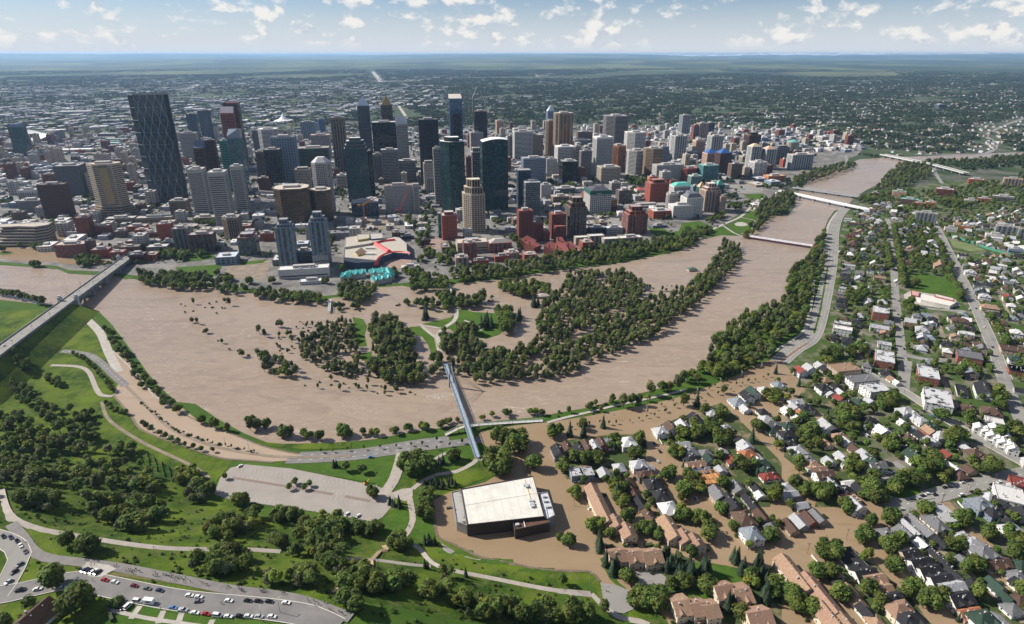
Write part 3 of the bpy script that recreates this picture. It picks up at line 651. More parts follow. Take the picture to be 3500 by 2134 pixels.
def facade(root, poly, z0, h, style, wall, gls, fl=3.9, bay=4.0):
    """one storey stack: glass core with spandrels, piers, mullions or balcony slabs standing proud of it"""
    n = max(1, round((h - z0) / fl)); fl = (h - z0) / n; wm = paint(wall) if isinstance(wall, tuple) else wall
    core = MB(); core.prism(poly, z0, h - .02)
    core.build('glazing', gls, root)
    b = MB(); p = MB()
    if style == 'band':
        for i in range(n): b.ring(poly, z0 + i * fl, z0 + i * fl + fl * .5, -.1, .3)
        b.ring(poly, h - fl * .55, h + .6, -.3, .34); piers(p, poly, z0, h, 60, .8, .36)
    elif style == 'wide':                              # heavy bands, thin ribbon windows, blank top
        for i in range(n): b.ring(poly, z0 + i * fl, z0 + i * fl + fl * .58, -.1, .4)
        b.ring(poly, h - fl * 1.5, h + .6, -.3, .44)
        for a, c, ln in edges(poly):
            pass
        piers(p, poly, z0, h, 80, 1.6, .46)
    elif style == 'grid':
        for i in range(n): b.ring(poly, z0 + i * fl, z0 + i * fl + fl * .40, -.1, .25)
        b.ring(poly, h - fl * .6, h + .7, -.3, .40); piers(p, poly, z0, h, bay, bay * .33, .33)
    elif style == 'punch':                             # masonry with small windows
        for i in range(n): b.ring(poly, z0 + i * fl, z0 + i * fl + fl * .55, -.1, .25)
        b.ring(poly, h - fl * .5, h + .7, -.3, .33); piers(p, poly, z0, h, bay, bay * .55, .28)
    elif style == 'vert':
        b.ring(poly, z0, z0 + 1.2, -.1, .3); b.ring(poly, h - fl * 1.3, h + .6, -.3, .5)
        for i in range(n): b.ring(poly, z0 + i * fl, z0 + i * fl + .7, -.1, .1)
        piers(p, poly, z0, h - .1, bay, bay * .34, .42)
    elif style == 'glass':
        for i in range(n): b.ring(poly, z0 + i * fl, z0 + i * fl + .32, -.1, .07)
        b.ring(poly, h - 1.2, h + .4, -.3, .12); piers(p, poly, z0, h, bay, .16, .12)
    elif style == 'resid':
        for i in range(n): b.ring(poly, z0 + i * fl, z0 + i * fl + .3, -.1, 1.15)
        for i in range(n): b.ring(poly, z0 + i * fl + .3, z0 + i * fl + 1.15, .95, 1.1, 1)
        b.ring(poly, h - .6, h + .9, -.3, .5); piers(p, poly, z0, h, bay * 1.9, bay * .85, .85)
    rail = glass((.10, .14, .15), .15)
    tag(b.build('spandrels', [wm, rail], root), kind='stuff')
    if p.f: tag(p.build('piers', wm, root), kind='stuff')
ROOFC = (.34, .32, .30)
def rooftop(root, poly, h, col=ROOFC, plant=True, rnd=None):
    r = MB(); q2 = offset(poly, -.32); r.face([(a, b, h + .12) for a, b in q2]); root = r.build('roof', paint(col), root)
    if not plant: return
    rnd = rnd or random; xs = [a for a, _ in poly]; ys = [b for _, b in poly]; x0, x1, y0, y1 = min(xs), max(xs), min(ys), max(ys); w, d = x1 - x0, y1 - y0
    m = MB(); m.box(x0 + w * .28, x0 + w * .72, y0 + d * .3, y0 + d * .7, h + .1, h + 4.2, bottom=False); m.build('penthouse', paint((.40, .38, .36)), root)
    for k in range(rnd.randint(2, 4)):
        a, c = x0 + w * rnd.uniform(.12, .8), y0 + d * rnd.choice((.14, .78)); m = MB(); m.box(a, a + rnd.uniform(1.5, 4), c, c + rnd.uniform(1.5, 3), h + .1, h + rnd.uniform(1, 2.4), bottom=False)
        m.build('roof_unit', paint(rnd.choice(((.5, .5, .5), (.3, .3, .3), (.62, .6, .57)))), root)
def hip(root, poly, z0, z1, col, name='pitched_roof', inset=0.0, eave=.5, metal=0.0):
    m = MB(); q2 = offset(poly, eave); cx = sum(a for a, _ in poly) / len(poly); cy2 = sum(b for _, b in poly) / len(poly)
    if inset <= 0:
        for i in range(len(q2)): a, b = q2[i], q2[(i + 1) % len(q2)]; m.face([(a[0], a[1], z0), (b[0], b[1], z0), (cx, cy2, z1)])
    else:
        q3 = [(cx + (a - cx) * inset, cy2 + (b - cy2) * inset) for a, b in q2]
        for i in range(len(q2)):
            j = (i + 1) % len(q2); m.face([(*q2[i], z0), (*q2[j], z0), (*q3[j], z1), (*q3[i], z1)])
        m.face([(*a, z1) for a in q3])
    return m.build(name, material('roofmetal_%02d%02d%02d' % tuple(int(v * 99) for v in col), col, .35 if metal else .7, .5, metal), root)
def place(t, xl, xr, yt, yb, h, dep, label, cat='tower', name='office_tower', bearing=GA):
    P, w, h = plan(t, xl, xr, yt, yb, h, bearing)
    if dep < 3: dep = w * dep
    root = thing(name, label, cat, (P.x, P.y, 0), -bearing); RANKED.append(root)
    u = Vector((math.cos(bearing), -math.sin(bearing))); v = Vector((math.sin(bearing), math.cos(bearing))); c = P + u * w / 2 + v * dep / 2
    FEET.append((c.x, c.y, math.hypot(w, dep) / 2)); return root, w, dep, h
GC = {'k': (.008, .009, .012), 'b': (.014, .026, .045), 'B': (.03, .08, .16), 't': (.012, .05, .055), 'T': (.05, .13, .13), 'g': (.015, .045, .03), 'z': (.06, .035, .018), 'Z': (.17, .09, .03), 'n': (.022, .023, .027), 's': (.05, .065, .08), 'd': (.03, .028, .028)}
WC = {'W': (.54, .52, .49), 'w': (.36, .345, .325), 'g': (.20, .195, .19), 'G': (.11, .11, .115), 'c': (.40, .345, .27), 't': (.25, .195, .14), 'b': (.15, .10, .075), 'r': (.16, .055, .04), 'R': (.30, .085, .055), 'o': (.42, .17, .08), 'k': (.02, .02, .022), 'B': (.10, .14, .19),
      'T': (.10, .28, .25), 'p': (.48, .32, .24), 'u': (.21, .26, .32), 'm': (.085, .04, .03)}
def tower(t, xl, xr, yt, yb, dep, style, wall, gl, label, foot='rect', h=None, fl=3.9, bay=4.0, roof=ROOFC, top=None, cat='tower', name='office_tower', plant=True, metal=0.0, bearing=GA):
    root, w, d, h = place(t, xl, xr, yt, yb, h, dep, label, cat, name, bearing)
    P = footprint(foot, w, d); gm = glass(GC[gl], metal=metal)
    facade(root, P, 0, h, style, WC[wall], gm, fl, bay)
    if top is None: rooftop(root, P, h, roof, plant)
    elif top[0] == 'hip': rooftop(root, P, h, roof, False); hip(root, offset(P, -1.0), h + .2, h + top[1], top[2], inset=top[3] if len(top) > 3 else 0, metal=top[4] if len(top) > 4 else 0)
    elif top[0] == 'slant':                            # a wedge, high on one side
        m = MB(); a, b, c2, e = P[0], P[1], P[2], P[3]; zl, zr, zb = top[1], top[2], top[3]
        T = [(*a, h + zl), (*b, h + zr), (*c2, h + zb), (*e, h + zb)]
        m.face(T); B_ = [(*a, h), (*b, h), (*c2, h), (*e, h)]
        for i in range(4): j = (i + 1) % 4; m.face([B_[i], B_[j], T[j], T[i]])
        m.build('sloping_top', material('slope_%02d%02d%02d' % tuple(int(v * 99) for v in top[4]), top[4], .3, .6), root)
    elif top[0] == 'step':
        rooftop(root, P, h, roof, False); cx, cyy = w / 2, d / 2
        z = h
        for k, (s, dz) in enumerate(top[1]):
            Q = [(cx + (a - cx) * s, cyy + (b - cyy) * s) for a, b in P]; n0 = bpy.context
            up = MB(); up.prism(Q, z, z + dz); up.build('upper_tier', gm, root); rg = MB(); rg.ring(Q, z + dz - 1.2, z + dz + .5, -.2, .4); rg.ring(Q, z, z + .8, -.2, .3); piers(rg, Q, z, z + dz, 5, 1.0, .35); rg.build('tier_frame', paint(WC[wall]), root)
            rf = MB(); rf.face([(a, b, z + dz + .1) for a, b in Q]); rf.build('tier_roof', paint(roof), root); z += dz
    return root, P, w, d, h

# ---- the long list, left to right; top edge and foot of the front as seen
LO = dict(cat='building', name='low_block')
AP = dict(cat='apartments', name='apartment_tower', fl=3.1)
tower('Q1', 95, 300, 540, 985, 24, 'glass', 'G', 't', 'teal glass condo tower by the white saddle-roofed arena', top=('hip', 9, (.12, .17, .24), .6), **AP)
tower('Q1', 715, 1065, 1075, 1490, .75, 'punch', 'G', 'k', 'dark gridded hotel slab left of the cream chamfered tower', bay=3.2, fl=3.2)
tower('R1', 490, 865, 130, 590, .42, 'punch', 'm', 'k', 'dark maroon hotel slab with a pale line under its roof', bay=2.6, fl=3.0, roof=(.13, .10, .09))
tower('R1', 215, 540, 350, 512, .6, 'punch', 'g', 'k', 'plain grey block before the maroon hotel slab', **LO)
tower('R1', 225, 480, 205, 330, .6, 'vert', 'W', 'k', 'white ribbed block behind the plain grey block', bay=5, **LO)
tower('R1', 1000, 1190, 585, 850, .9, 'punch', 'r', 'k', 'dark red brick apartment tower above the flooded corner', bay=3.4, roof=(.2, .12, .1), **AP)
tower('R1', 1215, 1320, 520, 650, 1.2, 'grid', 'w', 'n', 'pale grey block wedged behind the dark red apartment tower', **LO)
tower('R1', 1295, 1470, 700, 835, .8, 'punch', 'r', 'k', 'lower dark brick block beside the dark red apartment tower', **LO)
tower('R1', 735, 1150, 950, 1110, .5, 'resid', 'R', 'n', 'curved-front brick condo standing in floodwater by the arch bridge', foot='bowed', roof=(.4, .36, .32), cat='apartments', name='apartment_block', fl=3.1)
tower('R1', 1155, 1270, 900, 1085, .7, 'punch', 'b', 'k', 'dark brown wing beside the curved-front brick condo', **LO)
tower('R1', 1235, 1480, 1020, 1130, .6, 'punch', 'R', 'n', 'long red brick block nearest the arch bridge', roof=(.3, .27, .26), **LO)
tower('R1', 1430, 1830, 590, 660, .35, 'band', 't', 'k', 'long low tan mall roof below the cream tower', roof=(.45, .44, .42), **LO)
tower('R1', 1840, 2350, 580, 640, .3, 'punch', 't', 'k', 'long low brown market row before the diagrid tower', roof=(.4, .38, .36), **LO)
tower('R1', 1550, 1700, 770, 850, .9, 'punch', 'b', 'k', 'low brown shop behind the bridge approach', **LO)
tower('R1', 1720, 1990, 700, 760, .5, 'punch', 'R', 'k', 'red and white shop row in the old quarter', roof=(.4, .38, .36), **LO)
tower('R1', 1710, 1990, 900, 960, .5, 'punch', 'r', 'k', 'brick row with white roof machines by the bridge street', roof=(.38, .37, .36), **LO)
tower('R1', 1550, 1700, 960, 1000, .8, 'punch', 'c', 'k', 'small cream shop at the bridge end', **LO)
tower('R1', 1940, 2120, 790, 850, .7, 'punch', 'r', 'k', 'narrow brick shop row along the bridge street', roof=(.42, .42, .42), **LO)
tower('R1', 1755, 1960, 1090, 1200, .8, 'band', 'm', 'k', 'stepped maroon brick restaurant beside the arch bridge', name='low_block', cat='building', roof=(.2, .17, .16), fl=4)
tower('R1', 2130, 2320, 670, 895, .8, 'punch', 'R', 'k', 'red brick apartment slab with a grey centre stripe', **AP)
tower('R1', 2225, 2330, 900, 1010, .9, 'glass', 'u', 's', 'little blue glass block under the red brick slab', **LO)
tower('R2', -60, 150, 735, 1010, .8, 'resid', 'g', 'n', 'grey concrete apartment tower joined to the long red-brown block', **AP)
tower('R2', 165, 500, 815, 1050, .5, 'resid', 'r', 'k', 'long red-brown apartment block with rows of balconies above the trees', cat='apartments', name='apartment_block', fl=3.1)
tower('R2', 610, 850, 580, 880, .8, 'vert', 't', 'k', 'brown ribbed apartment tower before the three striped towers', foot='chamL', bay=3.6, **AP)
tower('R2', 835, 1090, 850, 1095, .8, 'glass', 'R', 'T', 'round-cornered glass and brick condo with a grey drum roof', foot='bay', roof=(.3, .33, .35), top=('step', ((.7, 5),)), **AP)
tower('R2', 1150, 1320, 800, 900, .8, 'punch', 'R', 'k', 'low brick wing behind the drum-roofed condo', **LO)
tower('R2', 1355, 1590, 720, 1270, .9, 'resid', 'u', 's', 'left of the twin white glass condo towers by the river park', top=('step', ((.8, 5), (.5, 7))), **AP)
tower('R2', 1820, 2050, 640, 1250, .9, 'resid', 'u', 's', 'right of the twin white glass condo towers by the river park', top=('step', ((.8, 6), (.5, 8))), **AP)
tower('R2', 1640, 1860, 1040, 1220, .7, 'glass', 'u', 'b', 'low glass wing between the twin condo towers', **LO)
tower('R2', 1420, 1600, 1090, 1255, .4, 'wide', 'w', 'n', 'blank grey podium under the left twin condo tower', **LO)
tower('R2', 1870, 2080, 1100, 1260, .4, 'wide', 'w', 'n', 'blank grey podium under the right twin condo tower', **LO)
tower('R2', 1400, 2090, 1280, 1400, .25, 'wide', 'W', 'n', 'white unfinished parking deck before the twin condo towers', roof=(.62, .6, .57), fl=4.5, **LO)
for (q_, xl, xr, yt, yb, la) in (('Q2', 150, 360, 1120, 1740, 'left'), ('Q2', 425, 660, 1160, 1885, 'front'), ('Q2', 735, 895, 1080, 1725, 'right')):
    tower(q_, xl, xr, yt, yb, 1.0, 'wide', 'w', 'k', la + ' tower of the three grey ribbon-windowed towers', fl=4.2, roof=(.5, .47, .43))
tower('R2', -100, 140, 350, 545, .7, 'band', 't', 'z', 'small tan office block at the foot of the diagrid tower', **LO)
tower('R2', 230, 530, 580, 640, .6, 'punch', 't', 'k', 'low tan podium with planted terrace before the striped towers', **LO)
tower('R2', 1315, 1800, 190, 700, .8, 'glass', 't', 'z', 'wide bronze glass octagon tower with a round roof drum', foot='oct', bay=3.4, roof=(.52, .45, .37), metal=.3)
tower('R2', 1825, 2110, 210, 640, .9, 'glass', 't', 'z', 'narrow bronze glass octagon tower beside the wide one', foot='oct', bay=3.4, roof=(.52, .45, .37), metal=.3)
tower('Q2', 640, 840, 215, None, .9, 'band', 'm', 'k', 'tallest dark red granite tower with a sloping crown', h=188, top=('slant', -10, 0, 2, (.16, .05, .03)))
tower('Q2', 608, 785, 350, None, .5, 'band', 'R', 'k', 'lower front half of the dark red granite tower', h=165, top=('slant', 0, 0, 16, (.35, .30, .33)))
tower('Q2', 240, 370, 830, None, 1.2, 'band', 'm', 'k', 'smaller dark red tower with a dark sloping top', h=128, top=('slant', 0, 0, 14, (.08, .09, .13)))
tower('Q2', 380, 520, 720, None, .8, 'band', 'm', 'k', 'taller back half of the smaller dark red tower', h=136)
tower('Q2', 590, 700, 725, 1425, 1.1, 'band', 'T', 'g', 'green banded glass wing of the wedge-topped tower', roof=(.6, .5, .42))
tower('Q2', 700, 880, 690, 1460, 1.0, 'glass', 'u', 'T', 'pale green glass tower with a tall grey wedge top', top=('slant', 4, 22, 18, (.22, .26, .30)))
tower('Q2', 40, 270, 620, 1000, .5, 'grid', 'w', 'n', 'pale grey office slab right behind the diagrid tower', bay=3)
tower('Q2', 135, 270, 360, 700, .8, 'glass', 'B', 'b', 'left of two unfinished blue glass condo towers', foot='bay', **AP)
tower('Q2', 295, 470, 310, 700, .7, 'glass', 'B', 'b', 'right of two unfinished blue glass condo towers', foot='bay', **AP)
tower('Q2', 1110, 1380, 570, 1010, .8, 'band', 'W', 'n', 'white chamfered tower before the white tent', foot='oct', roof=(.7, .68, .64))
tower('Q2', 1290, 1620, 680, 1290, .7, 'grid', 'u', 'b', 'blue-windowed gridded tower with a dark roof court', bay=6.5, roof=(.1, .1, .11))
tower('Q2', 1195, 1415, 850, 1340, .8, 'glass', 'G', 'k', 'black mirrored tower before the blue-windowed one', metal=.5, roof=(.2, .19, .17))
tower('Q2', 1085, 1190, 880, 1250, .8, 'vert', 'b', 'k', 'narrow brown tower left of the black mirrored tower')
tower('Q2', 1120, 1260, 1240, 1400, .8, 'punch', 'r', 'k', 'low maroon block left of the black mirrored tower', **LO)
tower('Q2', 1840, 2100, 650, 960, .6, 'grid', 'w', 'k', 'white gridded office slab with dark roof machines', bay=5, roof=(.45, .3, .24))
tower('Q2', 1645, 2090, 830, 1210, .5, 'glass', 'g', 'g', 'wide dark green mirrored slab', metal=.5, roof=(.3, .28, .24))
tower('Q2', 2110, 2300, 410, 1150, .8, 'vert', 't', 'k', 'tall slim brown ribbed tower', bay=8, fl=3.6, roof=(.25, .22, .2))
tower('Q2', 1700, 1890, 470, 700, .6, 'resid', 'u', 's', 'pale blue condo tower with a red roof box', **AP)
tower('Q2', 1930, 2030, 430, 620, .9, 'glass', 'B', 'B', 'small bright blue round-topped condo tower', foot='oct', **AP)
tower('Q2', 1040, 1115, 590, 860, .8, 'grid', 'G', 'k', 'narrow grey tower left of the white chamfered tower', bay=2.5)
tower('Q2', 1625, 1830, 1120, 1420, .7, 'grid', 'c', 'k', 'beige gridded block with a small step on its roof', bay=3, top=('step', ((.7, 4),)))
tower('Q2', 1845, 2110, 1030, 1740, .8, 'grid', 'w', 'k', 'grey gridded tower with a faceted white crown', foot='oct', bay=4, top=('hip', 10, (.5, .48, .47), .45))
tower('Q2', 2200, 2330, 1200, 1370, .8, 'band', 'w', 'n', 'low white-roofed block right of the faceted crown tower', roof=(.62, .6, .57), **LO)
tower('Q3', 80, 245, 250, None, .9, 'grid', 'G', 'b', 'slim tower with a silver pyramid roof', h=178, bay=3, top=('hip', 26, (.52, .58, .66), 0, .0))
tower('Q3', 405, 560, 240, None, .9, 'grid', 'b', 'k', 'slim tower with a gold pyramid roof', h=178, bay=3, top=('hip', 27, (.36, .25, .08), 0, .0))
tower('Q3', 280, 608, 475, None, .5, 'glass', 'k', 'k', 'wide black slab in front of the pyramid-roofed towers', h=146, roof=(.45, .45, .45))
tower('Q3', 612, 770, 500, None, .8, 'grid', 'w', 's', 'white tower with a steep one-sided sloping crown', h=142, bay=2.4, top=('slant', 22, 0, 14, (.5, .51, .53)))
tower('Q3', 925, 1185, 440, None, .8, 'grid', 'k', 'k', 'black tower with a green corner emblem', h=160, bay=3, roof=(.12, .11, .1))
R8 = tower('Q3', 1345, 1515, 150, None, .9, 'glass', 'B', 'B', 'tall blue glass tower with an open cream roof frame', h=206, bay=3, top=('slant', 0, 0, 10, (.62, .56, .48)))
tower('Q3', 1395, 1495, 350, None, .2, 'glass', 'b', 'k', 'dark glass bay on the front of the blue tower', h=170, plant=False)
CON = tower('Q3', 1690, 1855, 325, None, .9, 'glass', 'k', 'k', 'unfinished dark tower core with two cranes on top', h=150, roof=(.2, .13, .1))
tower('Q3', 1690, 1862, 500, None, .95, 'grid', 'g', 'n', 'bare concrete lower floors of the unfinished tower', h=92, plant=False)
tower('Q3', 405, 635, 850, 1310, .5, 'wide', 'g', 'k', 'grey-brown slab with a blank top band left of its shorter twin', roof=(.5, .5, .5))
tower('Q3', 642, 880, 1000, 1290, .5, 'wide', 'g', 'k', 'shorter grey-brown slab with a blank top band', roof=(.55, .55, .55))
tower('Q3', -100, 210, 830, 1560, .7, 'glass', 'G', 't', 'green stepped glass tower with white roof rims', top=('step', ((.9, 7), (.78, 8), (.5, 6))), roof=(.6, .6, .6))
tower('Q3', 215, 285, 870, 1500, 1.0, 'glass', 'k', 'k', 'slim dark shaft beside the green stepped tower', roof=(.5, .3, .28))
tower('Q3', 290, 420, 910, 1300, .7, 'vert', 'g', 'k', 'grey finned slab behind the green stepped tower')
tower('R3', 850, 1240, 140, 500, .35, 'punch', 'w', 'n', 'wide beige hotel slab behind the excavation', bay=2.6, fl=3.1, roof=(.3, .2, .17))
tower('R3', 1245, 1320, 120, 510, 1.2, 'wide', 'w', 'n', 'blank stair tower at the end of the beige hotel', plant=False)
tower('R3', 400, 770, 370, 560, .6, 'glass', 'u', 'b', 'glass pavilion at the foot of the green stepped tower', **LO)
tower('Q3', 990, 1130, 1035, 1440, .8, 'punch', 'c', 'k', 'cream masonry tower with a stepped roof', top=('step', ((.7, 5),)))
tower('Q3', 1030, 1150, 1225, 1440, .8, 'vert', 'w', 'k', 'pale finned block before the cream masonry tower')
tower('Q3', 1120, 1215, 830, 1620, .8, 'band', 'w', 'k', 'slim white striped apartment slab', fl=3.3)
tower('Q3', 1225, 1545, 745, 1760, .8, 'glass', 'k', 't', 'dark green glass tower with a white roof box', roof=(.75, .73, .7), foot='chamL', top=('step', ((.6, 8),)), metal=.2)
CURVE = tower('Q3', 1790, 2145, 740, 1680, .6, 'glass', 'k', 't', 'dark teal glass tower with a curved white roof edge', bay=3.4, plant=False, roof=(.6, .6, .6))
tower('Q3', 1655, 1780, 880, 1520, .8, 'glass', 'W', 'k', 'black tower with a white frame beside the curved roof', top=('step', ((.85, 9),)))
tower('Q3', 1575, 1645, 945, 1360, .9, 'vert', 'r', 'k', 'narrow dark red tower behind the cream stepped tower')
tower('R3', 1945, 2230, 260, 790, .8, 'grid', 'c', 'z', 'cream stepped tower with a glass-domed crown', foot='chamL', bay=5, roof=(.6, .55, .42), top=('step', ((.82, 12), (.6, 14))), metal=.2)
tower('R3', 1640, 1845, 550, 880, .9, 'punch', 'R', 'n', 'brick hotel tower with pale green top storeys', bay=4, fl=3.2, roof=(.45, .45, .42), top=('step', ((.6, 5),)))
tower('R3', 1588, 1640, 520, 850, 2.0, 'glass', 'T', 'T', 'pale green glass flank of the brick hotel tower', plant=False)
tower('Q3', 1635, 1805, 615, 1010, .8, 'band', 'w', 'n', 'grey banded tower behind the black and white tower', fl=3.4)
tower('Q3', 1590, 1635, 640, 820, 1.2, 'wide', 'o', 'k', 'narrow peach apartment slab', **AP)
tower('Q3', 1990, 2090, 450, 650, .9, 'wide', 'p', 'k', 'brown and peach apartment tower at the edge of the trees', **AP)
tower('A2', 1353, 1480, 925, 1120, .6, 'band', 'W', 't', 'white and teal banded slab left of the wide brown tower')
tower('Q3', 2148, 2232, 660, 960, .8, 'grid', 'g', 'n', 'pale green-grey block behind the curved roof')
tower('A2', 1412, 1553, 950, 1116, .7, 'punch', 't', 'z', 'wide brown tower with a lit orange flank', bay=3)
tower('A2', 1415, 1575, 1112, 1290, .5, 'grid', 'u', 'n', 'wide blue-grey gridded block below the brown tower', bay=2.5)
tower('R4', 785, 990, 95, 540, .8, 'glass', 'W', 's', 'pale blue glass block with a white mast edge', fl=4.2, roof=(.6, .6, .62))
tower('Q3', 2290, 2460, 1130, 1640, .8, 'glass', 'u', 'b', 'taller back part of the pale blue glass block', plant=False)
tower('R4', 1000, 1138, 130, 310, .8, 'punch', 'W', 'k', 'white gridded block right of the pale blue glass one', bay=2.4, fl=3.2, **{k: v for k, v in LO.items()})
tower('Q4', 275, 415, 815, 1050, .6, 'punch', 'W', 'n', 'white slab between the blue-grey and mirrored blocks', bay=2.8)
tower('Q4', 405, 655, 190, None, .7, 'vert', 't', 'Z', 'tall bronze mirrored tower with rounded pale corners', h=140, bay=12, metal=.8, roof=(.45, .4, .34), foot='oct')
tower('Q4', 275, 400, 295, None, .8, 'vert', 't', 'Z', 'lower bronze tower left of the tall bronze tower', h=112, bay=6, metal=.6, foot='oct')
tower('Q4', 430, 660, 650, 1050, .8, 'grid', 'W', 'k', 'white gridded tower with a bright top band', bay=3.6, roof=(.7, .7, .68))
tower('Q4', 492, 705, 850, 1140, .8, 'glass', 'k', 'k', 'black mirrored cube in front of the white gridded tower', metal=.7, roof=(.3, .3, .3))
tower('Q4', 750, 895, 705, 1100, .6, 'grid', 'g', 'n', 'grey slab with a dark vertical slot', bay=2.6)
tower('Q4', 665, 745, 640, 1050, .9, 'band', 'c', 'k', 'cream banded slab behind the slotted grey slab')
tower('Q4', 290, 392, 160, None, .9, 'grid', 'u', 'b', 'blue-grey tower with a white pointed spire', h=120, bay=3, top=('hip', 20, (.5, .53, .58)))
tower('Q4', 712, 905, 445, 620, .6, 'punch', 'b', 'k', 'brown hotel slab right of the bronze tower')
tower('Q4', 655, 880, 555, 640, .6, 'glass', 'W', 't', 'low glass block below the brown hotel', **LO)
tower('Q4', 965, 1190, 520, 1060, .8, 'vert', 'W', 'b', 'dark blue tower with white vertical stripes', bay=3.2, roof=(.7, .7, .72))
tower('Q4', 1125, 1395, 230, None, .8, 'band', 'g', 'k', 'tallest grey banded tower on the west side', h=132, foot='chamL', fl=3.8)
tower('Q4', 1410, 1635, 455, 950, .8, 'grid', 'W', 'd', 'tall white gridded tower with dark window columns', foot='chamL', bay=4, roof=(.7, .68, .65))
tower('Q4', 1430, 1652, 705, 1030, .8, 'band', 'W', 'b', 'white ribbon-windowed block before the tall white gridded tower', foot='chamL', fl=3.6)
tower('Q4', 1205, 1360, 635, 1000, .9, 'vert', 'o', 'k', 'orange-flanked brown tower between the white towers', foot='chamL', bay=4)
tower('Q4', 1665, 1870, 675, 1060, .8, 'band', 't', 'Z', 'gold mirrored tower with tan bands', foot='chamL', metal=.6)
tower('Q4', 1840, 1950, 650, 890, .8, 'grid', 'u', 'n', 'pale blue slab behind the gold mirrored tower')
tower('Q4', 1025, 1285, 930, 1150, .7, 'grid', 'c', 'n', 'beige gridded block beside the tree-filled square', bay=3.2)
GT = tower('R4', 1672, 1965, 215, 520, .9, 'grid', 'W', 'k', 'cream gridded office with a green top storey and pyramid roof', bay=4.4, fl=4.2, roof=(.5, .46, .4), top=('hip', 7, (.06, .06, .08), .3))
tower('R4', 1730, 2040, 340, 500, .5, 'glass', 'o', 'Z', 'copper mirrored wing in front of the green-topped office', metal=.6, **LO)
tower('R4', 1965, 2090, 100, 260, .8, 'band', 'w', 'n', 'stepped pale block behind the green-topped office', **LO)
tower('Q4', 1785, 2150, 900, 1110, .4, 'punch', 'w', 'n', 'wide white-ended grey slab', foot='rect', bay=2.6)
tower('Q4', 1700, 1950, 1150, 1410, .7, 'punch', 'R', 'k', 'bright red brick apartment block with a stepped outline', roof=(.35, .2, .17), top=('step', ((.6, 7),)), **AP)
tower('Q4', 1685, 1790, 1060, 1330, .7, 'wide', 'o', 'k', 'salmon upper slab of the stepped red apartments', roof=(.5, .2, .15), **AP)
tower('Q5', 440, 600, 345, 680, .8, 'resid', 'W', 'n', 'tall white balconied tower left of the white stump tower', **AP)
tower('Q5', 388, 450, 310, 530, .9, 'wide', 'W', 'k', 'slim white slab beside the tall white balconied tower', **AP)
tower('Q5', 540, 650, 60, 320, .9, 'resid', 'w', 's', 'solitary pale tower highest on the west skyline', **AP)
tower('Q5', 692, 768, 195, 395, .9, 'resid', 'R', 'n', 'left of the red and white striped towers', **AP)
tower('Q5', 772, 890, 170, 395, .8, 'resid', 'p', 'n', 'right of the red and white striped towers', **AP)
tower('Q5', 895, 975, 160, 340, .8, 'glass', 'G', 'b', 'dark glass tower behind the red and white towers', **AP)
tower('Q5', 940, 1095, 345, 610, .8, 'resid', 'W', 'n', 'white balconied tower behind the blue-roofed pair', **AP)
tower('Q5', 722, 850, 400, 660, .8, 'wide', 'p', 'k', 'brown and cream slab below the red and white towers', **AP)
tower('Q5', 670, 815, 480, 660, .7, 'grid', 'w', 'n', 'pale gridded block left of the blue-roofed pair', **LO)
tower('Q5', 640, 800, 570, 680, .7, 'grid', 'G', 'k', 'dark gridded block with white rim left of the blue roofs', **LO)
tower('Q5', 875, 1025, 580, 820, .9, 'grid', 'p', 'b', 'left of the two brick towers with blue pyramid roofs', bay=3.5, top=('hip', 13, (.02, .09, .28), 0), **AP)
tower('Q5', 1055, 1215, 580, 870, .9, 'grid', 'm', 'b', 'right of the two brick towers with blue pyramid roofs', bay=3.5, top=('hip', 13, (.02, .09, .28), 0), **AP)
tower('Q5', 822, 1035, 745, 965, .7, 'glass', 'T', 'T', 'pale teal glass condo in front of the blue roofs', fl=3.2, roof=(.3, .4, .4))
tower('Q5', 560, 760, 785, 955, .7, 'band', 'R', 'k', 'round red-brown banded block', foot='oct', roof=(.42, .18, .13))
tower('Q5', 560, 745, 665, 780, .6, 'grid', 'u', 'b', 'blue-windowed brick slab behind the round red block', **LO)
tower('Q5', 745, 870, 690, 790, .6, 'band', 'b', 'k', 'dark brown block right of the blue-windowed slab', **LO)
tower('Q5', 1210, 1360, 725, 930, .6, 'punch', 'b', 'k', 'dark brown slab before the grey parking roof', **LO)
tower('Q5', 1450, 1610, 330, 585, .8, 'vert', 'm', 'k', 'dark red tower with jagged fins', bay=5, top=('step', ((.6, 8),)), **AP)
tower('Q5', 1490, 1620, 490, 795, .9, 'resid', 'W', 'n', 'left of the white balconied towers with tan hip roofs', top=('hip', 8, (.55, .42, .28), .25), **AP)
tower('Q5', 1690, 1825, 525, 800, .9, 'resid', 'W', 'n', 'right of the white balconied towers with tan hip roofs', top=('hip', 8, (.55, .35, .25), .25), **AP)
tower('Q5', 1625, 1690, 440, 720, 1.0, 'resid', 'g', 'n', 'grey back tower between the tan hip roofs', **AP)
tower('Q5', 1830, 2000, 500, 730, .6, 'resid', 'g', 'n', 'wide grey condo slab right of the tan hip roofs', top=('step', ((.7, 5),)), **AP)
tower('Q5', 2015, 2160, 430, 590, .9, 'resid', 'c', 'n', 'round cream tower with a teal cap', foot='round', top=('hip', 5, (.12, .36, .33), .5), **AP)
tower('Q5', 2045, 2330, 600, 795, .4, 'resid', 'W', 's', 'stepped white slab by the river trees', roof=(.5, .42, .34), **AP)
tower('Q5', 1525, 1695, 700, 920, .8, 'band', 'W', 'b', 'stepped blue and white banded office by the river road', foot='bay', fl=3.5)
tower('Q5', 1710, 1945, 890, 965, .5, 'punch', 'o', 'n', 'low orange block by the bridge approach', roof=(.55, .38, .26), **LO)
tower('Q5', 1355, 1480, 620, 715, .7, 'band', 'c', 'k', 'low cream banded block before the white towers', **LO)
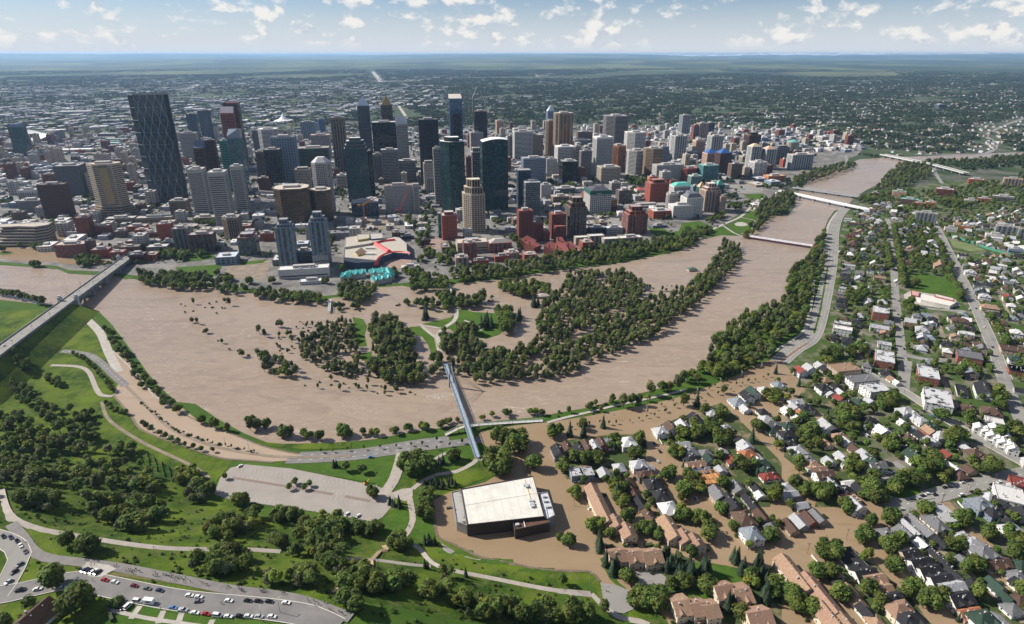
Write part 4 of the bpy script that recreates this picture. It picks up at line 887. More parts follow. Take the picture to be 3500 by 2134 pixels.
tower('Q5', 655, 800, 890, 1000, .7, 'glass', 'W', 'T', 'small turquoise glass block', roof=(.3, .5, .47), **LO)
tower('Q5', 420, 685, 1030, 1130, .6, 'grid', 'W', 'n', 'white block with turquoise hip roofs', top=('hip', 7, (.10, .40, .34), .5), **LO)
tower('Q5', 680, 760, 1030, 1150, .8, 'resid', 'u', 's', 'blue-grey condo right of the turquoise hip roofs', **AP)
tower('Q5', 765, 860, 1040, 1200, .9, 'glass', 'T', 'g', 'green glass condo with a tan cone roof', top=('hip', 12, (.58, .36, .2), 0), **AP)
tower('Q5', 855, 1060, 1090, 1375, .8, 'resid', 'p', 'n', 'tall peach and white condo with a stepped silver crown', foot='bay', roof=(.7, .7, .7), top=('step', ((.8, 6), (.5, 8))), **AP)
tower('Q5', 1060, 1130, 1175, 1390, .9, 'resid', 'p', 'n', 'slim wing right of the tall peach condo', **AP)
tower('Q5', 1010, 1110, 1010, 1250, .9, 'glass', 'T', 'g', 'dark green condo with teal hip roof behind the peach condo', top=('hip', 9, (.08, .3, .26), .2), **AP)
tower('Q5', 595, 820, 1190, 1455, .8, 'punch', 'W', 'n', 'white and brick condo with a mansard top', roof=(.2, .2, .22), top=('hip', 8, (.1, .1, .12), .6), **AP)
tower('Q5', 348, 500, 1140, 1340, .9, 'band', 'w', 'b', 'round grey banded block above the park', foot='round', **LO)
tower('Q5', 412, 680, 1295, 1475, .6, 'punch', 'W', 'n', 'plain white slab beside the park street', bay=2.8, roof=(.6, .58, .55), **LO)
tower('Q5', 140, 370, 1370, 1475, .7, 'punch', 'R', 'k', 'low red brick block with a black roof box', roof=(.5, .5, .5), **LO)
tower('R5', 195, 455, 540, 805, .8, 'resid', 'R', 'n', 'brick and white condo tower by the lawns with a tiered crown', foot='bay', top=('step', ((.8, 6), (.55, 8))), **AP)
tower('R4', 1395, 1620, 440, 845, .9, 'resid', 'b', 'k', 'brown condo tower with cream tiered crown and peaked roof', foot='bay', top=('step', ((.85, 8), (.6, 9))), **AP)
tower('R4', 697, 890, 490, 915, .8, 'punch', 'r', 'k', 'taller maroon brick tower by the river wood', bay=3, roof=(.3, .1, .08), **AP)
tower('R4', 892, 1030, 660, 905, .7, 'punch', 'r', 'k', 'middle step of the taller maroon brick tower', bay=3, roof=(.3, .1, .08), plant=False, **AP)
tower('R4', 1032, 1115, 780, 905, .8, 'punch', 'r', 'k', 'lowest step of the taller maroon brick tower', bay=3, roof=(.3, .1, .08), plant=False, **AP)
tower('R4', 1148, 1340, 535, 870, .8, 'punch', 'r', 'k', 'shorter maroon brick tower beside the brown condo', bay=3, roof=(.3, .1, .08), **AP)
tower('R4', 1195, 1345, 700, 905, .5, 'punch', 'r', 'k', 'front step of the shorter maroon brick tower', bay=3, roof=(.3, .1, .08), plant=False, **AP)
tower('R3', 1855, 2270, 920, 1055, .5, 'wide', 'c', 'z', 'wide beige hotel by the river promenade', roof=(.5, .44, .36), **LO)
tower('R3', 1945, 2110, 930, 1150, .9, 'resid', 'R', 'n', 'round-fronted brick condo before the beige hotel', foot='bay', cat='apartments', name='apartment_block', fl=3.1)
tower('R3', 1840, 2000, 1130, 1245, .9, 'resid', 'p', 'n', 'low peach terrace left of the round-fronted brick condo', cat='apartments', name='apartment_block', fl=3.1)
tower('R3', 2060, 2280, 1170, 1230, .4, 'punch', 'R', 'n', 'brick terrace row along the river wood', roof=(.16, .15, .15), cat='apartments', name='terrace_row', fl=3.1)
tower('R4', 290, 590, 930, 1055, .6, 'resid', 'R', 'n', 'brick condo with grey peaked roof beside the maroon tower', top=('hip', 6, (.33, .3, .27), .4), cat='apartments', name='apartment_block', fl=3.1)
tower('R4', 520, 690, 1060, 1130, .8, 'resid', 'p', 'n', 'round-ended peach terrace at the wood edge', foot='bay', cat='apartments', name='apartment_block', fl=3.1)
tower('R4', 370, 560, 1110, 1180, .5, 'punch', 'R', 'n', 'second brick terrace row along the river wood', roof=(.2, .18, .17), cat='apartments', name='terrace_row', fl=3.1)
for xl, xr, yt, yb, la in ((1480, 1660, 850, 950, 'left'), (1665, 1860, 830, 960, 'middle'), (1865, 2065, 870, 990, 'right')):
    tower('R4', xl, xr, yt, yb, .5, 'resid', 'c', 'n', la + ' of three white terraced condos behind the wood', roof=(.62, .6, .56), cat='apartments', name='apartment_block', fl=3.1, plant=False)
tower('R4', 2090, 2380, 855, 960, .4, 'resid', 'c', 'n', 'white terraced condo below the brick and white tower', roof=(.62, .6, .56), cat='apartments', name='apartment_block', fl=3.1)
tower('R4', 1670, 1890, 720, 810, .5, 'glass', 'G', 'b', 'low dark glass office beside the striped car park', roof=(.3, .33, .36), **LO)
tower('R4', 1900, 2120, 720, 800, .5, 'punch', 'w', 'k', 'low white-roofed office beside the striped car park', roof=(.62, .6, .58), **LO)
tower('R4', 1165, 1380, 290, 375, .6, 'band', 't', 'k', 'low brown office with a square roof court', roof=(.45, .4, .34), **LO)
tower('R4', 1215, 1470, 175, 245, .5, 'glass', 'W', 't', 'low white school-like block among trees', roof=(.4, .4, .4), **LO)
tower('R4', 2070, 2240, 210, 395, .7, 'resid', 'b', 'k', 'brown apartment tower with white balcony ends', **AP)
tower('R5', 310, 450, 200, 260, .7, 'punch', 'W', 'k', 'small white house with a red roof among towers', top=('hip', 4, (.4, .08, .06), .3), **LO)
tower('R5', 205, 740, 420, 445, .3, 'wide', 'g', 'k', 'long low grey parking roof behind the tower row', roof=(.3, .29, .28), **LO)
tower('R5', 530, 720, 690, 720, .4, 'wide', 'B', 'b', 'low blue and orange play pavilion by the lawn', roof=(.3, .18, .2), **LO)
tower('R2', 1700, 1990, 1450, 1490, .4, 'wide', 'W', 'k', 'long white tent roof beside the river trees', roof=(.68, .68, .68), **LO)
tower('R3', 1090, 1330, 1260, 1310, .5, 'wide', 'W', 'n', 'low white cafe roof beside the plaza', roof=(.66, .66, .66), **LO)
tower('R3', 1100, 1260, 830, 875, .5, 'glass', 'G', 'b', 'small dark pavilion behind the red-roofed market', roof=(.4, .4, .38), **LO)
tower('R3', 1370, 1470, 890, 950, .7, 'punch', 'm', 'k', 'small dark red pub with a peaked roof', top=('hip', 4, (.08, .07, .07), .3), **LO)
# Kensington side
KN = [('B3', 1710, 1860, 265, 345, 'resid', 'w', 'ten-storey balconied slab standing above the riverside houses', .3), ('B3', 1545, 1640, 115, 160, 'punch', 'p', 'brick block with turquoise roofs at the bridge end', .6), ('B3', 1850, 1980, 100, 145, 'punch', 'r', 'dark red hall with a flat brown roof', .6),
      ('B3', 1600, 1730, 170, 205, 'punch', 'b', 'low dark block with a turquoise roof', .5), ('B3', 1700, 1770, 195, 220, 'punch', 'R', 'red brick shop beside the dark block', .7), ('B3', 1775, 1850, 190, 235, 'band', 'o', 'orange shop right of the red one', .7),
      ('B3', 2050, 2140, 175, 205, 'band', 'w', 'white-topped brick office on the shopping street', .6), ('B3', 2145, 2240, 165, 190, 'punch', 'R', 'red brick office behind the shopping street', .6), ('B3', 2250, 2400, 150, 185, 'band', 'g', 'long banded office at the frame edge', .4),
      ('B3', 2330, 2460, 25, 80, 'resid', 'p', 'pink terraced apartment slab upper right', .4), ('B3', 2080, 2190, 30, 60, 'punch', 'R', 'brick store beside the pink slab', .6), ('B3', 2275, 2430, 360, 430, 'resid', 'w', 'left of two grey balconied slabs at the frame edge', .3), ('B3', 2435, 2560, 380, 450, 'resid', 'w', 'right of two grey balconied slabs at the frame edge', .3),
      ('B3', 2010, 2110, 360, 385, 'punch', 'o', 'orange-red store along the avenue', .5), ('B3', 1910, 2000, 370, 395, 'punch', 'W', 'white store at the avenue corner', .5), ('B3', 2200, 2330, 420, 450, 'band', 'W', 'white flat-roofed clinic on the avenue', .5), ('B3', 2360, 2464, 520, 550, 'band', 'u', 'long blue-grey school wing', .5), ('B3', 1390, 1450, 125, 145, 'punch', 'r', 'small red restaurant at the bridge end', .7),
      ('A3', 1050, 1180, 960, 990, 'band', 'W', 'long white stepped arena west of the towers', .5), ('A3', 1870, 1920, 735, 760, 'grid', 'B', 'lone blue glass tower on the wooded ridge', .8)]
for t_, xl, xr, yt, yb, st, wc, la, dp in KN:
    tower(t_, xl, xr, yt, yb, dp, st, wc, 'k', la, roof=(.42, .4, .37) if 'turquoise' not in la else (.15, .42, .36), fl=3.3, cat='building', name='low_block', bearing=GA if t_ == 'A3' else GB)
tower('Q3', 2230, 2464, 560, 700, .5, 'band', 'W', 'n', 'long white parkade beyond the brown tower', **LO)

# ---- the diagrid tower
root, w, d, h = place('F', 318, 392, 228, 488, None, 38, 'tallest dark glass tower wrapped in a diamond steel grid')
Pg = [(-14, 10)] + [(w * i / 8, -5.5 * math.sin(math.pi * i / 8)) for i in range(9)] + [(w + 6, 12), (w, d), (0, d), (-14, 24)]
gl = glass((.012, .022, .035), .05, .15, (3, 3, 4.1)); mb = MB(); mb.prism(Pg, 0, h); mb.build('glazing', gl, root)
b = MB()
for i in range(int(h / 4.1)): b.ring(Pg, i * 4.1, i * 4.1 + .22, -.1, .06)
tag(b.build('floor_lines', paint((.035, .045, .06)), root), kind='stuff')
STEEL = material('diagrid_steel', (.24, .28, .33), .4, .5); nb, nl = 8, 9
sh = h / nl
for k in range(nl):                                   # each triangulated six-storey module: braces and ring beams
    for i in range(nb):
        x0, x1 = w * i / nb, w * (i + 1) / nb; y0, y1 = (-5.5 * math.sin(math.pi * v / w) - .5 for v in (x0, x1))
        z0, z1 = (k * sh, (k + 1) * sh) if (i + k) % 2 else ((k + 1) * sh, k * sh)
        m = MB(); m.bar((x0, y0, z0), (x1, y1, z1), .42); m.build('diagonal_brace', STEEL, root)
        m = MB(); m.bar((x0, y0, (k + 1) * sh), (x1, y1, (k + 1) * sh), .25); m.build('ring_beam', STEEL, root)
    m = MB(); m.bar((-14.3, 9.6, (k + .98) * sh), (-.2, -.6, (k + .98) * sh), .5); m.build('ring_beam', STEEL, root)
for i in range(nb + 1):
    x0 = w * i / nb; m = MB(); m.bar((x0, -5.5 * math.sin(math.pi * x0 / w) - .4, 0), (x0, -5.5 * math.sin(math.pi * x0 / w) - .4, h), .13); m.build('mullion', STEEL, root)
mb = MB(); mb.ring(Pg, h - .5, h + 3, -.5, .3); mb.build('parapet', paint((.25, .27, .3)), root); mb = MB(); mb.face([(a, c, h + .1) for a, c in Pg]); mb.build('roof', paint((.16, .16, .17)), root)
for i in range(5): mb = MB(); mb.box(3 + i * w / 5.5, 3 + i * w / 5.5 + 4, 8, 20, h + .2, h + 4 + (i % 2) * 2, bottom=False); mb.build('roof_unit', paint((.3, .31, .33)), root)

# ---- the cream chamfered tower
root, w, d, h = place('Q1', 1215, 1545, 1050, 1765, None, .75, 'cream chamfered tower with TELUS lettering')
P = [(w * .1, 0), (w * .9, 0), (w * 1.18, d * .5), (w, d), (0, d), (-w * .26, d * .45)]
facade(root, P, 22, h, 'band', WC['c'], glass(GC['z'], metal=.2), 4.0); rooftop(root, P, h, (.5, .42, .33))
for k in range(5):
    Q = offset(P, 14 - k * 3); mb = MB(); mb.prism(Q, k * 4.4, k * 4.4 + 4.4); mb.build('podium_tier', glass(GC['k']), root); mb = MB(); mb.ring(Q, k * 4.4 + 2.2, k * 4.4 + 4.6, -4, .5); mb.build('podium_band', paint(WC['t']), root)
mb = MB(); mb.box(w * .34, w * .72, -1.1, .2, 26, h - 6); mb.build('gold_bay', material('gold_glass', (.36, .28, .18), .25, .8, .55, col2=(.25, .18, .1), nscale=.25), root)
def sign(txt, root, x, y, z, size, col, rx=90):
    c = bpy.data.curves.new('sign_letters', 'FONT'); c.body = txt; c.size = size; c.extrude = .12; c.align_x = 'CENTER'; o = bpy.data.objects.new('sign_letters', c); COL.objects.link(o)
    o.rotation_euler = (R(rx), 0, 0); o.location = (x, y, z); o.parent = root; c.materials.append(paint(col))
    bpy.context.view_layer.update(); me = bpy.data.meshes.new_from_object(o); m2 = link('sign_letters', me, root, (x, y, z)); m2.rotation_euler = (R(rx), 0, 0); bpy.data.objects.remove(o); return m2
sign('TELUS', root, w * .55, -.6, h - 4.2, 5.0, (.10, .06, .12))
for o in list(bpy.data.objects):
    if o.get('label', '').startswith('dark maroon hotel'): o['label'] = 'dark maroon hotel slab with DELTA lettering'; sign('DELTA', o, 38, -.7, 70.0, 4.5, (.7, .68, .65)); DELTA = o
sign('encana', GT[0], GT[2] * .42, -.8, GT[4] - 6, 3.6, (.8, .8, .8))
mb = MB(); mb.ring(offset(GT[1], .1), GT[4] - 7.5, GT[4] + 1, -.2, .45); mb.build('green_storey', paint((.02, .10, .07)), GT[0])
r_, P_, w_, d_, h_ = CURVE                             # curved white roof edge
mb = MB(); n = 10
for i in range(n):
    x0, x1 = w_ * i / n, w_ * (i + 1) / n; z0, z1 = (h_ + 9 * math.sin(math.pi * (.12 + .62 * v / w_)) - 4 for v in (x0, x1))
    mb.hexa([(x0, -.4, h_ - .5), (x1, -.4, h_ - .5), (x1, d_, h_ - .5), (x0, d_, h_ - .5), (x0, -.4, z0), (x1, -.4, z1), (x1, d_, z1), (x0, d_, z0)], 0)
    mb.hexa([(x0, -.9, z0), (x1, -.9, z1), (x1, d_ + .5, z1), (x0, d_ + .5, z0), (x0, -.9, z0 + .7), (x1, -.9, z1 + .7), (x1, d_ + .5, z1 + .7), (x0, d_ + .5, z0 + .7)], 1)
mb.build('curved_roof', [glass(GC['t']), paint((.72, .73, .74))], r_)

# ---- terraced government block far left
root, w, d, h = place('R1', 40, 560, 640, 960, None, .6, 'terraced brown office block stepping down to the floodwater', cat='building', name='terraced_office')
for k in range(7):
    s = k / 6; Q = [(w * (.04 + .30 * s) - 26 + 20 * s, -2 + 16 * s), (w * (.75), -9 + 14 * s), (w * (1.05 - .03 * s), 4 + 12 * s), (w * 1.0, d), (-30, d), (-34 + 22 * s, 14)]
    mb = MB(); mb.prism(Q, k * 4.6, k * 4.6 + 4.6); mb.build('glazing_tier', glass(GC['d']), root); mb = MB(); mb.ring(Q, k * 4.6 + 2.3, k * 4.6 + 5.0, -.6, .7); mb.build('terrace_parapet', paint((.30, .25, .20)), root)
    mb = MB(); mb.face([(a, c, k * 4.6 + 4.66) for a, c in Q]); mb.build('terrace', paint((.42, .37, .31)), root)

# ---- red-roofed market
root = thing('market_hall', 'sprawling flat-roofed market hall with red canopies', 'market', (*at('R3', 300, 1230), 0), -GA); FEET.append((*at('R3', 700, 1080), 75))
def loc(root, t, x, y, z): 
    X, Y = at(t, x, y, z); v = Vector((X - root.location.x, Y - root.location.y, 0)); a = -root.rotation_euler.z; return (v.x * math.cos(a) - v.y * math.sin(a), v.x * math.sin(a) + v.y * math.cos(a))
def block(root, t, s, z0, z1, wall, roof, name='hall', parapet=True):
    P = [loc(root, t, x, y, z1) for x, y in pts(t, s)]
    ar = sum(P[i - 1][0] * P[i][1] - P[i][0] * P[i - 1][1] for i in range(len(P)))
    if ar < 0: P = P[::-1]
    mb = MB(); mb.prism(P, z0, z1, 0, 1); o = mb.build(name, [wall, roof], root)
    if parapet: r = MB(); r.ring(P, z1 - .2, z1 + .6, -.35, .15); r.build('parapet', wall, root)
    return o
tan, dk, yl, rd = paint((.42, .38, .32)), paint((.05, .07, .12)), paint((.55, .42, .08)), material('red_canopy', (.52, .03, .03), .45, .4)
block(root, 'R3', '310,990 640,940 680,960 720,900 990,840 1060,850 1160,930 1165,1030 1240,1075 980,1060 830,1110 740,1190 460,1200 300,1170', 0, 10, dk, tan)
block(root, 'R3', '325,850 640,805 650,880 830,850 840,880 640,935 310,985', 0, 13, paint((.5, .46, .4)), tan, 'cinema_box'); block(root, 'R3', '480,810 640,800 650,860 490,885', 13, 16, yl, tan, 'yellow_edged_box'); block(root, 'R3', '655,795 825,790 840,860 670,875', 10, 15, dk, paint((.4, .38, .35)), 'navy_box')
block(root, 'R3', '450,1050 540,985 625,1050 490,1085', 10, 13, yl, paint((.12, .08, .06)), 'yellow_rimmed_court', False)
def canopy(root, t, s, w, z, h):
    C = [Vector(loc(root, t, x, y, z)) for x, y in pts(t, s)]; C = smooth(C, 5); mb = MB()
    for i in range(len(C) - 1):
        a, c = C[i], C[i + 1]; da = (C[min(i + 1, len(C) - 1)] - C[max(i - 1, 0)]).normalized(); dc = (C[min(i + 2, len(C) - 1)] - C[i]).normalized(); na, nc = Vector((da.y, -da.x)) * w, Vector((dc.y, -dc.x)) * w
        mb.hexa([(*(a - na), z), (*(a + na), z), (*(c + nc), z), (*(c - nc), z), (*(a - na * .25), z + h), (*(a + na * .25), z + h), (*(c + nc * .25), z + h), (*(c - nc * .25), z + h)])
    return mb.build('red_canopy', rd, root)
canopy(root, 'R3', '720,925 860,900 1000,885', 3.2, 10.3, 2.5); canopy(root, 'R3', '730,930 820,985 920,1045', 5.5, 10.3, 3.5); canopy(root, 'R3', '735,1230 770,1150 860,1090 980,1062 1100,1060 1215,1080', 3.6, 8.5, 3)
for k in range(6):
    x, y = 600 + (k % 3) * 40, 1010 + (k // 3) * 80; p = loc(root, 'R3', x, y, 10); mb = MB(); mb.box(p[0], p[0] + 5, p[1], p[1] + 4, 10.1, 13, bottom=False); mb.build('roof_unit', paint((.68, .67, .65)), root)

# ---- turquoise-roofed inn
root = thing('riverside_inn', 'U-shaped riverside inn under bright turquoise gabled roofs', 'hotel', (*at('R3', 310, 1420), 0), -GA); FEET.append((*at('R3', 620, 1390), 50))
teal = material('turquoise_metal', (.10, .42, .40), .4, .5)
def gable_run(root, t, s, hw, z, rise):
    C = [Vector(loc(root, t, x, y, z)) for x, y in pts(t, s)]
    for a, c in zip(C[:-1], C[1:]):
        d = (c - a).normalized(); n = Vector((d.y, -d.x)) * hw; mb = MB()
        mb.hexa([(*(a - n), 0), (*(a + n), 0), (*(c + n), 0), (*(c - n), 0), (*(a - n), z), (*(a + n), z), (*(c + n), z), (*(c - n), z)]); mb.build('wall', paint((.45, .42, .38)), root)
        n2 = n * 1.12; mb = MB(); A, B_ = a.lerp(c, -.02), a.lerp(c, 1.02)
        mb.face([(*(A + n2), z), (*(B_ + n2), z), (*B_, z + rise), (*A, z + rise)]); mb.face([(*(B_ - n2), z), (*(A - n2), z), (*A, z + rise), (*B_, z + rise)]); mb.face([(*(A - n2), z), (*(A + n2), z), (*A, z + rise)]); mb.face([(*(B_ + n2), z), (*(B_ - n2), z), (*B_, z + rise)]); mb.build('roof', teal, root)
        k = max(2, int((c - a).length / 9))
        for i in range(k):
            p = a.lerp(c, (i + .5) / k); mb = MB(); e = d * 2.4
            for sg in (-1, 1):
                q0 = p + n2 * sg; mb.face([(*(q0 - e), z + .3), (*q0, z + rise * .85), (*(p - e * .1), z + rise * .85)]); mb.face([(*q0, z + rise * .85), (*(q0 + e), z + .3), (*(p + e * .1), z + rise * .85)]); mb.face([(*(q0 - e), z + .3), (*(q0 + e), z + .3), (*q0, z + rise * .85)])
            mb.build('dormer', teal, root)
gable_run(root, 'R3', '320,1400 350,1345 600,1320', 7, 7, 5); gable_run(root, 'R3', '650,1325 890,1295 930,1375 690,1425', 7, 7, 5)

# ---- maroon pitched-roof townhouses by the wood
for la, s in (('left maroon townhouses with steep roofs by the river wood', (('780,920 870,860', 9), ('830,960 930,920', 10))), ('right maroon townhouses with steep roofs by the river wood', (('1100,1000 1200,940', 9), ('1210,1000 1360,990', 13), ('1360,970 1450,950', 9), ('1230,900 1310,890', 8)))):
    root = thing('townhouse_row', la, 'townhouses', (*at('R4', *pts('R4', s[0][0])[0]), 0), -GA); mar = material('maroon_roof', (.28, .085, .07), .7, col2=(.22, .065, .055), nscale=.3)
    for q_, hw in s:
        P = pts('R4', q_); FEET.append((*at('R4', *P[0], 8), 14)); FEET.append((*at('R4', *P[1], 8), 14))
        a, c = (Vector(loc(root, 'R4', x, y, 12)) for x, y in P); d = (c - a).normalized(); n = Vector((d.y, -d.x)) * hw
        mb = MB(); mb.hexa([(*(a - n), 0), (*(a + n), 0), (*(c + n), 0), (*(c - n), 0), (*(a - n), 16), (*(a + n), 9), (*(c + n), 9), (*(c - n), 16)]); mb.build('wall', paint(WC['r']), root)
        n2 = n * 1.05; mb = MB(); mb.hexa([(*(a - n2), 16), (*(a + n2), 8.9), (*(c + n2), 8.9), (*(c - n2), 16), (*(a - n2), 16.5), (*(a + n2), 9.4), (*(c + n2), 9.4), (*(c - n2), 16.5)]); mb.build('roof', mar, root)
        mb = MB(); mb.box(a.x, a.x + 2, a.y, a.y + 2, 10, 18, bottom=False); mb.build('chimney', paint(WC['r']), root)

# ---- cranes
def crane(t, x, y, zb, top, jx, jy, col, label):
    X, Y = at(t, x, y, zb); root = thing('tower_crane', label, 'crane', (X, Y, zb)); m = paint(col); H = top
    mb = MB(); 
    for sx, sy in ((-1, -1), (1, -1), (1, 1), (-1, 1)): mb.bar((sx, sy, 0), (sx, sy, H), .18)
    for k in range(int(H / 2.5)): mb.bar((-1, -1, k * 2.5), (1, -1, k * 2.5 + 2.5), .1); mb.bar((1, 1, k * 2.5), (-1, 1, k * 2.5 + 2.5), .1); mb.bar((-1, 1, k * 2.5), (-1, -1, k * 2.5 + 2.5), .1)
    mb.build('mast', m, root); mb = MB(); mb.box(-1.3, 1.3, -1.3, 1.3, H, H + 2.4); mb.build('cab', m, root)
    J = Vector((jx[0], jx[1], H + jx[2])); mb = MB(); mb.bar((0, 0, H + 1.5), J, .7, r2=.45); mb.bar((0, 0, H + 3.6), J, .45, r2=.35)
    for k in range(12): a = Vector((0, 0, H + 1.5)).lerp(J, k / 12); c = Vector((0, 0, H + 3.6)).lerp(J, (k + .5) / 12); mb.bar(a, c, .12)
    mb.build('jib', m, root); mb = MB(); b_ = Vector((-jx[0], -jx[1], 0)).normalized() * 9; mb.bar((0, 0, H + 2), (b_.x, b_.y, H + 2.5), .5); mb.box(b_.x - 1.5, b_.x + 1.5, b_.y - 1.5, b_.y + 1.5, H, H + 3); mb.build('counterweight', m, root)
crane('R3', 590, 660, 0, 36, (28, 6, 16), 0, (.50, .22, .04), 'orange tower crane over the excavation')
crane('Q3', 1830, 260, 150, 12, (-16, 6, 38), 0, (.62, .6, .56), 'right white luffing crane on the unfinished tower')
crane('Q3', 1660, 330, 120, 44, (18, 8, 42), 0, (.62, .6, .56), 'left white luffing crane on the unfinished tower')
crane('R3', 1080, 545, 0, 10, (22, 10, 52), 0, (.40, .05, .03), 'thin red crawler crane before the beige hotel')
crane('Q2', 2090, 250, 0, 46, (30, 4, 3), 0, (.6, .58, .55), 'far white crane beyond the towers')
crane('Q1', 965, 900, 0, 40, (26, 8, 26), 0, (.45, .08, .05), 'red crane near the saddle-roofed arena')

# ---- saddle-roofed arena, tent, far halls
root = thing('arena', 'round arena with a white saddle-shaped roof', 'arena', (*at('Q1', 630, 720), 0)); FEET.append((*at('Q1', 630, 690), 85))
mb = MB(); wl = MB(); n = 40; rad = 66
def sad(a, r): return 24 + 16 * r * r * math.cos(2 * a)
ringv = [(rad * math.cos(2 * math.pi * i / n), rad * math.sin(2 * math.pi * i / n)) for i in range(n)]
for i in range(n):
    a0, a1 = 2 * math.pi * i / n, 2 * math.pi * (i + 1) / n
    for k in range(6):
        r0, r1 = k / 6, (k + 1) / 6; p = lambda a, r: (rad * 1.04 * r * math.cos(a), rad * 1.04 * r * math.sin(a), sad(a, r))
        mb.face([p(a0, r0), p(a0, r1), p(a1, r1), p(a1, r0)] if k else [p(a0, 0), p(a0, r1), p(a1, r1)])
    wl.face([(*ringv[i], 0), (*ringv[(i + 1) % n], 0), (*ringv[(i + 1) % n], sad(a1, .97)), (*ringv[i], sad(a0, .97))])
mb.build('saddle_roof', paint((.75, .73, .70)), root); wl.build('wall', paint((.18, .17, .19)), root)
root = thing('tent', 'white peaked tent pavilion among the far trees', 'tent', (*at('Q2', 1480, 460), 0)); mb = MB()
for i in range(16):
    a0, a1 = 2 * math.pi * i / 16, 2 * math.pi * (i + 1) / 16
    for r0, r1, z0, z1 in ((46, 26, 4, 9), (26, 10, 9, 22), (10, .5, 22, 40)): mb.face([(r0 * math.cos(a0), r0 * math.sin(a0), z0 + (i % 2) * 2 * (r0 > 30)), (r0 * math.cos(a1), r0 * math.sin(a1), z0 + ((i + 1) % 2) * 2 * (r0 > 30)), (r1 * math.cos(a1), r1 * math.sin(a1), z1), (r1 * math.cos(a0), r1 * math.sin(a0), z1)])
mb.build('canvas', paint((.78, .77, .75)), root); mb = MB(); mb.bar((0, 0, 0), (0, 0, 44), .4); mb.build('mast', paint((.5, .5, .5)), root)
for t_, xl, xr, yt, yb, dp, col, la in (('Q1', 780, 1225, 325, 360, .3, 'W', 'long white exhibition shed beyond the arena'), ('Q1', 1290, 1620, 760, 790, .4, 'T', 'pale green-roofed hall beyond the arena'), ('Q1', 700, 1240, 850, 890, .3, 'W', 'white zigzag-roofed hall before the arena'), ('Q1', 1330, 1600, 630, 665, .4, 'g', 'grey exhibition hall right of the arena'), ('Q1', 1570, 1740, 545, 575, .4, 'u', 'pale blue hall upper right of the arena'),
                                       ('Q1', 1000, 1280, 640, 660, .2, 'c', 'low yellow-edged hall right of the arena'), ('Q1', 330, 485, 350, 370, .4, 'W', 'small white shed beyond the arena'), ('Q1', 1440, 1720, 700, 740, .3, 'T', 'second pale green-roofed hall beyond the arena')):
    tower(t_, xl, xr, yt, yb, dp, 'wide', col, 'k', la, roof={'W': (.72, .7, .68), 'T': (.36, .48, .42), 'g': (.42, .42, .42), 'u': (.45, .5, .55), 'c': (.5, .42, .12)}[col], plant=False, **LO)
# ================================================================== bridges
STONE = material('bridge_concrete', (.24, .25, .26), .85, col2=(.16, .17, .18), nscale=.12)
def V3(t, x, y, z): return Vector((*at(t, x, y, z), z))
# ---- arch bridge on the left
A = V3('Z3', 20, 1330, 21); B = V3('Z3', 1345, 365, 6.5)
root = thing('arch_bridge', 'long concrete arch road bridge crossing the river on the left', 'bridge', (A.x, A.y, 0)); d = (B - A); d.z = 0; LEN = d.length; d.normalize(); nn = Vector((d.y, -d.x, 0)); HW = 8.5
A0 = A - d * 160
def bz(s): return 21 + (6.5 - 21) * s / LEN if s > 0 else 21 + 0.02 * -s
def bp(s, o, z=None): p = A + d * s + nn * o; return (p.x - A.x, p.y - A.y, bz(s) if z is None else z)
SS = np.linspace(-150, LEN + 25, 60)
mb = MB(); mp = MB(); mk = MB()
for a, c in zip(SS[:-1], SS[1:]):
    mb.hexa([bp(a, -HW, bz(a) - 1.4), bp(a, HW, bz(a) - 1.4), bp(c, HW, bz(c) - 1.4), bp(c, -HW, bz(c) - 1.4), bp(a, -HW), bp(a, HW), bp(c, HW), bp(c, -HW)])
mb.build('deck', STONE, root)
mb = MB()
for a, c in zip(SS[:-1], SS[1:]): mb.face([bp(a, -HW + 2, bz(a) + .05), bp(a, HW - 2, bz(a) + .05), bp(c, HW - 2, bz(c) + .05), bp(c, -HW + 2, bz(c) + .05)])
mb.build('roadway', ASPH_D, root)
for o in (-HW + .3, HW - .3):
    mb = MB()
    for a, c in zip(SS[:-1], SS[1:]): mb.hexa([bp(a, o - .3), bp(a, o + .3), bp(c, o + .3), bp(c, o - .3), bp(a, o - .3, bz(a) + 1.3), bp(a, o + .3, bz(a) + 1.3), bp(c, o + .3, bz(c) + 1.3), bp(c, o - .3, bz(c) + 1.3)])
    mb.build('parapet', STONE, root)
mb = MB()
for k in range(int((LEN + 170) / 9)):
    for o in (-3.2, 0, 3.2):
        s = -145 + k * 9; mb.face([bp(s, o - .1, bz(s) + .1), bp(s, o + .1, bz(s) + .1), bp(s + 3, o + .1, bz(s + 3) + .1), bp(s + 3, o - .1, bz(s + 3) + .1)])
tag(mb.build('lane_markings', PAINT_W, root), kind='stuff')
s0 = LEN * .42; span = (LEN * .93 - s0) / 4
for k in range(5):
    s = s0 + k * span; mb = MB(); mb.hexa([bp(s - 2.4, -HW - .6, -1), bp(s - 2.4, HW + .6, -1), bp(s + 2.4, HW + .6, -1), bp(s + 2.4, -HW - .6, -1), bp(s - 2, -HW, bz(s) - 1.4), bp(s - 2, HW, bz(s) - 1.4), bp(s + 2, HW, bz(s) - 1.4), bp(s + 2, -HW, bz(s) - 1.4)]); mb.build('pier', STONE, root)
